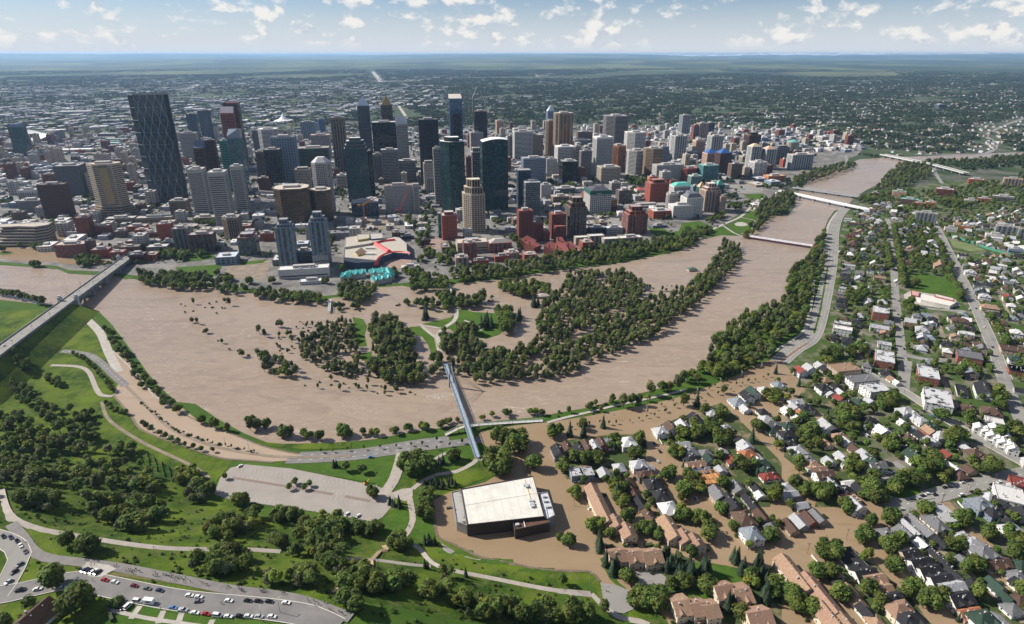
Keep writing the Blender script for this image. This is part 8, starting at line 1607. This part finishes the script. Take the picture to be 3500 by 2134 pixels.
scatter('far_suburb', 'countless small houses of the far wooded suburbs', hs_, [(int(RS.randint(6)), -GA + RS.randint(4) * math.pi / 2, x, y, 0, (RS.uniform(.8, 1.3), RS.uniform(.8, 1.2), RS.uniform(.8, 1.3))) for x, y in P], 'houses')
P = polar(1500, 380, 1600, 39, 66); P = P[mask(P)]; P = np.round(P / np.array([17, 30])) * np.array([17, 30]) + RS.randn(len(P), 2)
scatter('edge_suburb', 'more small houses beyond the right edge of the blocks', hs_, [(int(RS.randint(6)), -GB + RS.randint(4) * math.pi / 2, x, y, 0, (.9, .9, RS.uniform(.8, 1.2))) for x, y in P], 'houses')
P = polar(1500, 380, 1600, 39, 66); P = P[mask(P)]; kk = [i for i, k in enumerate(RK) if k[0] == 'dec']
scatter('edge_trees', 'more shade trees beyond the right edge of the blocks', [REF[k] for k in RK], [(kk[RS.randint(len(kk))], RS.rand() * 6.28, x, y, 0, (.75, .75, RS.uniform(.6, .9))) for x, y in P], 'trees')
# industrial sheds on the left
sh_ = []
for i, c in enumerate(((.58, .57, .56), (.34, .34, .35), (.2, .2, .22), (.4, .37, .33))):
    X, Y = at('F', 120 + i * 90, 215); me = MB(); me.box(-30, 30, -18, 18, -.3, 8); me.box(-8, -2, -4, 4, 8, 10, bottom=False); sh_.append((tag(me.build('warehouse', paint(c), None, (X, Y, 0), -GA), 'flat %s warehouse in the far industrial quarter' % ('white', 'grey', 'dark', 'tan')[i], 'warehouse', 'far warehouses'),))
P = polar(2600, 2300, 9500, -46, -6); P = P[mask(P) & ~inpoly(CITYP, P[:, 0], P[:, 1])]; P = P[nmap(P, 700, 2.0) > -.35]; P = np.round(P / np.array([95, 80])) * np.array([95, 80])
scatter('industrial_quarter', 'spread of flat warehouses in the far left distance', sh_, [(int(RS.randint(4)), -GA + RS.randint(2) * math.pi / 2, x, y, 0, (RS.uniform(.4, 1.5), RS.uniform(.4, 1.5), RS.uniform(.6, 1.4))) for x, y in P], 'warehouses')
P = polar(900, 2600, 9000, -6, 46); P = P[mask(P) & ~inpoly(CITYP, P[:, 0], P[:, 1])]; P = P[nmap(P, 800, 5.0) > .5]
scatter('far_shops', 'pale flat roofs of far shopping streets', sh_, [(int(RS.randint(4)), -GA, x, y, 0, (RS.uniform(.3, 1.0), RS.uniform(.3, .8), RS.uniform(.6, 1.4))) for x, y in P], 'buildings')

P = polar(5200, 1150, 3200, -47, 38); P = P[inpoly(CITYP, P[:, 0], P[:, 1]) & mask(P)]; P = P[clearance(P, False, False, 4)]; P = P[pdist(RIVERP, P[:, 0], P[:, 1]) > 150]
for C, w in ROADS[CR0:CR1]: P = P[pdist(C, P[:, 0], P[:, 1]) > w + 5]
P = P[np.array([np.hypot(*(P[:i] - P[i]).T).min() if i else 99 for i in range(len(P))]) > 17]
scatter('city_rooftops', 'jumble of small flat rooftops between the larger city blocks', sh_, [(int(RS.randint(4)), -GA + RS.randint(2) * math.pi / 2, x, y, 0, (RS.uniform(.2, .42), RS.uniform(.25, .5), RS.uniform(.5, 1.5))) for x, y in P], 'buildings')
print('blocks', cnt, mid, 'roofs', len(P), 'trees', len(TREES), 'houses', len(HOUSES))
# ================================================================== vehicles
TYRE, CGL, LMP = material('tyre', (.02, .02, .02), .9), glass((.015, .018, .022), .05), paint((.7, .68, .62), .3)
_w = MB(); _w.tube((0, -.11, 0), (0, .11, 0), .34, n=10); WHEEL = _w.mesh('wheel', TYRE); _w = MB(); _w.box(-.03, .03, -.2, .2, -.08, .08); HEAD = _w.mesh('headlight', LMP)
CARS = {}
def carmesh(kind):
    if kind in CARS: return CARS[kind]
    L2, W2, hb, hr = {'car': (2.25, .9, .85, 1.42), 'van': (2.5, 1.0, 1.05, 2.1), 'pickup': (2.6, .98, 1.0, 1.75)}[kind]
    b = MB(); pr = [(-L2, .32), (-L2, hb * .8), (-L2 * .78, hb), (L2 * .4, hb), (L2 * .95, hb * .78), (L2, .5), (L2 * .97, .3)]
    for sg in (1, -1): q = [(x, W2 * sg, z) for x, z in pr]; b.face(q if sg < 0 else q[::-1])
    for i in range(len(pr)): (x0, z0), (x1, z1) = pr[i], pr[(i + 1) % len(pr)]; b.face([(x0, -W2, z0), (x0, W2, z0), (x1, W2, z1), (x1, -W2, z1)])
    xa, xb, xc, xd = {'car': (-1.75, -1.2, .35, 1.0), 'van': (-2.4, -2.2, .9, 1.6), 'pickup': (-.6, -.4, .6, 1.2)}[kind]
    c = MB(); c.hexa([(xa, -W2 * .95, hb - .02), (xd, -W2 * .95, hb - .02), (xd, W2 * .95, hb - .02), (xa, W2 * .95, hb - .02), (xb, -W2 * .78, hr - .07), (xc, -W2 * .78, hr - .07), (xc, W2 * .78, hr - .07), (xb, W2 * .78, hr - .07)])
    r = MB(); r.box(xb - .02, xc + .02, -W2 * .8, W2 * .8, hr - .08, hr)
    CARS[kind] = (b, c.mesh('cabin_glass', CGL), r, L2, W2); return CARS[kind]
CC = {'w': ((.72, .72, .70), 'white'), 'k': ((.015, .015, .018), 'black'), 'g': ((.13, .135, .14), 'dark grey'), 's': ((.42, .43, .44), 'silver'), 'r': ((.35, .02, .02), 'red'), 'm': ((.14, .02, .03), 'maroon'), 'n': ((.02, .035, .09), 'navy'), 'b': ((.10, .22, .42), 'blue')}; CM = {}
def car(t, x, y, c, az, where, kind='car', sink=0.0):
    X, Y, Z = G(t, x, y); Z = ground_at(X, Y); key = (kind, c); b, gl, r, L2, W2 = carmesh(kind)
    if key not in CM: m = material('car_%s' % c, CC[c][0], .25, .6, .1); CM[key] = (b.mesh('body', m), r.mesh('roof_panel', m))
    root = thing('parked_car' if kind != 'van' else 'parked_van', '%s %s %s' % (CC[c][1], kind, where), kind, (X, Y, Z + .42 - sink), R(90) - R(az), 'cars on streets and in the flood'); RANKED.append(root)
    link('body', CM[key][0], root); link('cabin_glass', gl, root); link('roof_panel', CM[key][1], root)
    for sx in (-.62, .62):
        for sy in (-.9, .9): link('wheel', WHEEL, root, (L2 * sx, W2 * sy, .34))
    for sy in (-.6, .6): link('headlight', HEAD, root, (L2 * .99, W2 * sy, .62))
def cars(t, s, az, where, **kw):
    for q in s.split():
        a = q.split(','); k = {'v': 'van', 'p': 'pickup'}.get(a[3] if len(a) > 3 else '', 'car'); car(t, float(a[0]), float(a[1]), a[2], az + RND.uniform(-2, 2), where, k, **kw)
BL = 'parked along the bluff-top street'
cars('Z1', '210,305,r 330,330,w 565,375,m 720,408,g 870,430,n', 103, BL); cars('Z1', '1230,490,w 1340,508,w 1700,555,w 1930,555,k 2055,560,k 2185,565,k 2390,580,w', 98, BL); cars('Z1', '1335,560,g', 80, 'driving on the bluff-top street')
cars('Z1', '1030,640,b 1150,665,s,p 1295,700,w 1425,715,r 1565,735,w,v 1695,745,w 1830,740,k 1940,740,w 2065,745,s 2220,745,w', 97, 'parked before the bluff-top lawns'); cars('Z1', '605,560,w,v', 97, 'towing a caravan by the lawns'); cars('Z1', '490,620,w,v 430,630,k', 20, 'in a bluff-top driveway'); cars('C1', '470,1210,n 490,1215,k 515,1218,w 540,1222,k', 30, 'nosed in at the overlook')
cars('C1', '20,1025,k 60,1030,n 95,1050,k 115,1075,w 140,1108,g', 130, 'parked on the curving side road'); cars('C1', '110,1180,g 80,1220,k 50,1275,s', 200, 'parked on the lower side road'); cars('C1', '115,1320,k,p 210,1315,w 345,1310,w 425,1290,m', 75, 'parked near the corner trees')
cars('C1', '1320,637,w 1285,805,n', 30, 'in the big parking lot'); cars('C2', '200,910,w 140,900,w', 25, 'at the end of the big parking lot'); cars('C2', '270,587,b', 85, 'driving on the dry parkway'); cars('C2', '700,865,g', 70, 'half drowned beside the curling hall', sink=.4); cars('C2', '1340,1057,w', 5, 'alone in the flooded lot', sink=.35); cars('H1', '505,318,w', 60, 'flooded beside the long terrace', sink=.3); cars('C2', '1825,510,n 1857,555,k 1848,612,s', -8, 'stranded in the flooded street', sink=.3); cars('H1', '1590,215,s 1775,465,k', -10, 'stranded by the frame house street', sink=.3)
MS = 'parked beside the traffic circle road'
cars('H2', '1330,230,k 1385,215,s 1425,190,k 1470,170,w 1650,105,k 1710,95,s 1765,75,k 1830,55,w 1905,25,k', 73, MS); cars('H2', '2140,75,k 2210,50,w 1930,150,k 1980,130,s', 73, MS); cars('H2', '1820,185,w,v 1550,180,k', 70, 'driving on the traffic circle road'); cars('H2', '1210,330,s', 75, 'at the flood edge by the traffic circle'); cars('H2', '955,80,s', 10, 'rounding the traffic circle'); cars('H4', '565,675,w 610,658,w 640,655,w', 70, 'parked around the traffic circle')
cars('H4', '1190,660,w 1220,645,w,v 1085,695,k 970,738,k 1000,730,s 1040,712,w 1210,725,k 1255,712,w', 73, MS); cars('H4', '860,325,b 810,295,k 740,240,g 1020,400,k 900,350,s', -15, 'parked on the diagonal street'); cars('H4', '480,440,w,v', -10, 'parked in the flooded lane')
cars('H5', '1010,230,k 1005,290,k 1020,310,g 1070,350,k 1120,465,k 1165,575,w 1215,690,k 985,180,s', 28, 'on the long straight street'); cars('H5', '1080,470,w,v', 28, 'on the long straight street'); cars('H5', '640,230,s 650,330,w 670,420,k 665,500,n 690,620,s 700,700,k', 28, 'on the tree-lined street'); cars('B3', '1150,400,w', 15, 'driving on the riverside parkway')
car('Z3', 40, 1300, 'w', -10, 'driving on the arch bridge'); o = [q for q in SC.objects if q.get('label', '').endswith('driving on the arch bridge')][0]; X, Y = at('Z3', 40, 1300, 21); o.location = (X, Y, 21.3)
root = thing('caravan', 'white camper trailer parked by the bluff-top lawns', 'trailer', (*G('Z1', 745, 575)[:2], HILL + .4), R(90) - R(97)); m0 = MB(); m0.hexa([(-3, -1.2, .5), (3, -1.2, .5), (3, 1.2, .5), (-3, 1.2, .5), (-2.8, -1.15, 2.9), (2.6, -1.15, 2.9), (2.6, 1.15, 2.9), (-2.8, 1.15, 2.9)]); m0.build('body', paint((.76, .75, .72)), root); m0 = MB(); m0.box(-1, 1.4, -1.23, -1.15, 1.4, 2.2); m0.build('window', CGL, root); [link('wheel', WHEEL, root, (.2, s * 1.1, .34)) for s in (-1, 1)]
root = thing('digger', 'yellow digger parked at the edge of the big parking lot', 'digger', (*G('C2', 243, 733)[:2], .4), R(40)); yel = paint((.55, .33, .03)); m0 = MB(); m0.box(-2, 1.5, -1, 1, .6, 1.7); m0.build('body', yel, root); m0 = MB(); m0.box(-1, .5, -.8, .8, 1.7, 3); m0.build('cab', CGL, root); m0 = MB(); m0.bar((1.3, 0, 1.5), (3, 0, 3), .2); m0.bar((3, 0, 3), (4.2, 0, .8), .18); m0.build('arm', yel, root); [link('wheel', WHEEL, root, (x, s * 1.05, .5)) for x in (-1.3, 1) for s in (-1, 1)]

# ================================================================== poles, lamps, people, small things
def pole(t, x, y, h, label, arm=None, col=(.16, .12, .09)):
    X, Y, Z = G(t, x, y); root = thing('street_lamp' if arm else 'utility_pole', label, 'lamp' if arm else 'pole', (X, Y, Z), 0, 'street lamps' if arm else 'utility poles'); RANKED.append(root); m0 = MB(); m0.tube((0, 0, -.4), (0, 0, h), .16, .1, 6); m0.build('post', paint(col), root); m0 = MB()
    if arm: m0.bar((0, 0, h - .1), (arm[0], arm[1], h + .5), .07); m0.box(arm[0] - .4, arm[0] + .4, arm[1] - .2, arm[1] + .2, h + .4, h + .6); m0.build('lamp_arm', paint((.4, .4, .4)), root)
    else: m0.bar((-1.2, .2, h - .8), (1.2, -.2, h - .8), .08); m0.bar((-1, .2, h - 1.8), (1, -.2, h - 1.8), .07); m0.build('crossarm', paint(col), root)
for x, y in pts('', '240,780 640,630 990,170 1270,410 1610,270 1885,180 590,1130 1050,930 2150,60'): pole('H2', x, y, 10, 'wooden utility pole standing near the traffic circle')
for x, y in pts('', '1530,1110 1290,920 2500,200 2240,240 2040,960 340,290'): pole('H1', x, y, 9, 'wooden utility pole among the tan-roofed terraces')
for x, y in pts('', '410,180 470,240 315,100 700,190 1075,450 1200,540 560,770 920,830 1060,770 1325,690 870,600 960,500'): pole('H4', x, y, 9, 'wooden utility pole in the leafy blocks')
for t_, x, y, arm in (('C2', 1470, 1280, (1.6, .5)), ('C2', 1150, 545, (1.5, 0)), ('C2', 1405, 770, (1.2, .4)), ('C2', 360, 600, (1, 1)), ('Z1', 880, 650, (1.8, .8)), ('Z1', 2100, 800, (-.4, 1.6)), ('C1', 1540, 1440, (0, 1.5)), ('C1', 1240, 520, (1, 0)), ('C1', 1370, 545, (1, 0)), ('C1', 1870, 560, (1, 0))): pole(t_, x, y, 8.5, 'tall street lamp by the paths and roads', arm, (.3, .3, .3))
for i, (x, y) in enumerate(pts('', '420,340 610,300 765,245 905,190 1040,135 1165,90 1280,45')):
    X, Y = at('H3', x, y); root = thing('banner_lamp', 'white banner lamp standing in the flooded avenue', 'lamp', (X, Y, 0), 0, 'banner lamps'); RANKED.append(root); m0 = MB(); m0.tube((0, 0, 0), (0, 0, 7), .12, .09, 6); m0.build('post', paint((.5, .5, .5)), root); m0 = MB(); m0.box(.1, 1.1, -.04, .04, 3.6, 6.2); m0.build('banner', paint((.75, .74, .72)), root); m0 = MB(); m0.box(-.9, .3, -.15, .15, 7, 7.15); m0.build('lamp_head', paint((.6, .6, .6)), root)
# people: one skinned body each, three poses
SKN = material('skin', (.42, .26, .19), .6); CL = [material('clothes_%d' % i, c, .85, col2=tuple(v * .6 for v in c), nscale=3, objrand=.3) for i, c in enumerate(((.03, .04, .09), (.05, .05, .055), (.35, .32, .3), (.22, .05, .05)))]
def person_mesh(k):
    st = (.14, .22, .05)[k]; J = [(0, 0, .95, .15), (0, 0, 1.2, .16), (0, 0, 1.42, .17), (0, 0, 1.53, .06), (0, .01, 1.68, .1), (-.1, st, .5, .085), (-.1, st * .4, .06, .055), (.1, -st, .5, .085), (.1, -st * 1.6, .06, .055), (-.22, .02, 1.38, .06), (-.27, .06, 1.1, .05), (-.25, .16 if k else .05, .86, .04), (.22, .02, 1.38, .06), (.27, -.02, 1.1, .05), (.25, .1, .88, .04), (-.1, st * .4 + .13, .04, .045), (.1, -st * 1.6 + .13, .04, .045), (0, .02, 1.78, .085)]
    E_ = [(0, 1), (1, 2), (2, 3), (3, 4), (4, 17), (0, 5), (5, 6), (6, 15), (0, 7), (7, 8), (8, 16), (2, 9), (9, 10), (10, 11), (2, 12), (12, 13), (13, 14)]
    me = bpy.data.meshes.new('person'); me.from_pydata([j[:3] for j in J], E_, []); o = bpy.data.objects.new('person', me); COL.objects.link(o); sk = o.modifiers.new('skin', 'SKIN')
    for i, j in enumerate(J): me.skin_vertices[0].data[i].radius = (j[3], j[3] * .8)
    me.skin_vertices[0].data[0].use_root = True; o.modifiers.new('sub', 'SUBSURF').levels = 1; bpy.context.view_layer.update(); dg = bpy.context.evaluated_depsgraph_get(); m2 = bpy.data.meshes.new_from_object(o.evaluated_get(dg)); bpy.data.objects.remove(o)
    m2.materials.clear(); [m2.materials.append(q) for q in (CL[k], CL[(k + 1) % 4], SKN)]
    for p in m2.polygons: z = p.center.z; p.material_index = 2 if z > 1.5 or (z < 1.0 and abs(p.center.x) > .2) else (0 if z > .9 else 1)
    m2.name = 'person'; return m2
PM = [person_mesh(k) for k in range(3)]
def people(t, s, label):
    for q in s.split():
        v = [float(a) for a in q.split(',')]
        for i in range(int(v[4]) if len(v) > 4 else 1):
            X, Y, Z = G(t, v[0] + (RND.uniform(-1, 1) * v[2] if len(v) > 2 else 0), v[1] + (RND.uniform(-1, 1) * v[3] if len(v) > 3 else 0)); k = RND.randrange(3); o = tag(link('person', PM[k], None, (X, Y, Z + .42), RND.uniform(0, 6.28)), 'person in %s clothes %s' % (('navy', 'dark', 'pale')[k], label), 'person', 'people ' + label); RANKED.append(o)
people('Z1', '50,110,50,20,3 330,130,30,14,3 500,200,50,25,7 610,190,60,20,5 820,230,30,25,4 960,250,70,25,9 1110,290,80,25,8 1200,310,50,20,3 1370,330,20,10,2 1440,370,20,8,2 1700,400,40,20,4 1850,420,60,25,8 2100,440,60,30,8 2360,460,40,20,4 1610,585 65,315', 'watching from the bluff-top path'); people('C1', '1730,1390,40,20,6 1820,1380,40,20,5 1850,1440,50,20,6 160,1060,40,20,3 500,1030,10,4,1 850,1090,6,3,1', 'on the hillside paths'); people('C2', '490,885,5,20,2 480,960,5,15,2 400,750,10,10,2 430,625,5,5,1 980,1253,12,4,3 1370,1320,40,8,4 1575,1330,15,6,3 100,1320,40,20,4 375,555,4,3,2 620,1165,8,5,2', 'walking on the lower paths')
# wooden stair down the bluff, guard rails, hedges, fences
root = thing('hillside_stair', 'zigzag wooden stair climbing the near slope', 'stair', G('C2', 60, 1330)); m1 = paint((.40, .29, .19)); C = [Vector(G('C2', x, y)) - root.location for x, y in ((60, 1330), (130, 1290), (140, 1260), (165, 1240))] ; C2_ = [Vector(G('C2', x, y)) - root.location for x, y in ((275, 1185), (270, 1160), (320, 1105), (360, 1100), (340, 1075))]
for Q in (C, C2_):
    for a, c in zip(Q[:-1], Q[1:]):
        e = (c - a); e.z = 0; e.normalize(); n2 = Vector((e.y, -e.x, 0)) * 1.2; up = Vector((0, 0, 1.2)); m0 = MB(); m0.hexa([a - n2 + up * .4, a + n2 + up * .4, c + n2 + up * .4, c - n2 + up * .4, a - n2 + up * .8, a + n2 + up * .8, c + n2 + up * .8, c - n2 + up * .8]); m0.build('flight', m1, root); m0 = MB(); [m0.bar(a + n2 * s + up * 1.7, c + n2 * s + up * 1.7, .08) for s in (-1, 1)]; m0.build('handrail', m1, root)
def fence(t, s, h, col, label, cat='fence', name='fence', w=.12, z=None):
    C = [Vector(G(t, x, y)) for x, y in pts(t, s)]; root = thing(name, label, cat, C[0]); O = C[0].copy()
    for a, c in zip(C[:-1], C[1:]):
        e = (c - a).normalized(); n2 = Vector((e.y, -e.x, 0)).normalized() * w; up = Vector((0, 0, h)); a_, c_ = a - O, c - O; m0 = MB(); m0.hexa([a_ - n2, a_ + n2, c_ + n2, c_ - n2, a_ - n2 + up, a_ + n2 + up, c_ + n2 + up, c_ - n2 + up]); m0.build('panel', paint(col), root); m0 = MB(); m0.box(a_.x - .15, a_.x + .15, a_.y - .15, a_.y + .15, a_.z, a_.z + h + .2); m0.build('post', paint(col), root)
fence('H2', '280,800 360,890 420,960', 1.6, (.62, .6, .55), 'white board fence by the big shade tree'); fence('H1', '1260,1220 1330,1300 1400,1410', 1.4, (.5, .44, .36), 'pale wall along the flooded side lane'); fence('H3', '640,400 680,450 705,490', 1.5, (.6, .58, .54), 'pale corner fence on the flooded street'); fence('H2', '1780,250 1850,330 1960,390', 1.3, (.66, .65, .62), 'white garden wall round the corner house'); fence('H2', '1280,250 1540,215', 1.0, (.5, .48, .45), 'low wall by the traffic circle')
fence('H5', '965,40 1060,70 1180,115 1320,155', 4, (.06, .22, .16), 'tall green court fence upper right', w=.2); fence('H3', '190,715 280,700 400,680', 2.0, (.10, .13, .2), 'dark blue flood barrier before the blue houses', w=.3); fence('Z1', '240,640 300,800', 2.2, (.03, .05, .015), 'clipped hedge by the bluff-top lawn', 'hedge', 'hedge', .8)
fence('H1', '1390,760 1430,830 1500,870', 1.8, (.035, .06, .02), 'clipped hedge before the tan terraces', 'hedge', 'hedge', .9); fence('H1', '1300,1190 1480,1160 1620,1130', 1.8, (.035, .06, .02), 'long hedge behind the near terraces', 'hedge', 'hedge', .9); fence('H1', '670,720 740,705', 1.6, (.035, .06, .02), 'round hedge left of the three terraces', 'hedge', 'hedge', 1.2); fence('H1', '840,700 910,690', 1.6, (.035, .06, .02), 'round hedge behind the three terraces', 'hedge', 'hedge', 1.2); fence('H1', '1060,700 1140,690', 1.6, (.035, .06, .02), 'round hedge right behind the three terraces', 'hedge', 'hedge', 1.2)
root = thing('tunnel_portal', 'dark underpass portal in the bank below the arch bridge', 'tunnel', (*G('Z3', 400, 1260)[:2], 0), R(-20)); m0 = MB(); m0.box(-9, -8, -1, 9, -.2, 5); m0.box(8, 9, -1, 9, -.2, 5); m0.box(-9, 9, -1, 9, 5, 5.8); m0.build('frame', STONE, root); m0 = MB(); m0.box(-8, 8, 6, 7, 0, 5); m0.build('painted_shade', paint((.03, .03, .03)), root)  # near-black slab stands in for the shade inside the underpass
# white water: thin streaks of foam
mb = MB(); fm = material('foam', (.50, .43, .36), .8)
for t_, x, y, rx, ry, n in (('C2', 640, 255, 80, 18, 300), ('C1', 1130, 330, 70, 25, 110), ('Z3', 600, 650, 400, 90, 650), ('Z3', 300, 560, 300, 70, 250), ('B2', 80, 960, 100, 30, 90), ('R5', 1080, 1000, 60, 15, 40), ('B3', 720, 595, 60, 12, 50), ('C1', 900, 90, 140, 90, 160), ('B1', 1000, 900, 300, 150, 260), ('C2', 200, 330, 200, 60, 140)):
    for i in range(n):
        X, Y = at(t_, x + RS.randn() * rx * .5, y + RS.randn() * ry * .5)
        if not inpoly(RIVERP, X, Y): continue
        a = R(-30) + RS.randn() * .5; l, w_ = RS.uniform(.5, 2.2), RS.uniform(.05, .16); c, s = math.cos(a), math.sin(a); zz = .22 + .15 * RS.rand(); mb.face([(X - c * l + s * w_, Y - s * l - c * w_, zz), (X + c * l * .6 + s * w_, Y + s * l * .6 - c * w_, zz), (X + c * l, Y + s * l + w_, zz), (X - c * l * .5 - s * w_, Y - s * l * .5 + c * w_, zz)])
tag(mb.build('river_foam', fm), 'thin white streaks of foam on the brown river', 'foam', kind='stuff')

# ================================================================== haze
hz = MB(); hz.box(-61500, 65500, -520, 67500, -1.6, 345); hm = bpy.data.materials.new('haze_air'); hm.use_nodes = True; hm.node_tree.nodes.clear(); ho = hm.node_tree.nodes.new('ShaderNodeOutputMaterial'); hv = hm.node_tree.nodes.new('ShaderNodeVolumePrincipled')
hv.inputs['Color'].default_value = (.42, .66, 1.0, 1); hv.inputs['Density'].default_value = HAZE; hv.inputs['Anisotropy'].default_value = .25; hm.node_tree.links.new(hv.outputs[0], ho.inputs['Volume']); hm.cycles.homogeneous_volume = True
tag(hz.build('haze', hm), 'pale summer haze over the whole city', 'haze', kind='stuff')

# ================================================================== labels: each look-alike gets its place among the others
ORD = ['', 'second', 'third', 'fourth', 'fifth', 'sixth', 'seventh', 'eighth', 'ninth', 'tenth']
bylab = {}
for o in RANKED: bylab.setdefault(o['label'], []).append(o)
for lb, os_ in bylab.items():
    if len(os_) < 2: continue
    os_.sort(key=lambda o: proj(*o.location)[0])
    for i, o in enumerate(os_):
        pos = 'leftmost' if i == 0 else 'rightmost' if i == len(os_) - 1 else (ORD[i] if i < 10 else '%dth' % (i + 1)) + ' from left'
        o['label'] = ' '.join(lb.split()[:12]) + ', ' + pos
        if 'group' not in o.keys(): o['group'] = ' '.join(lb.split()[:6])
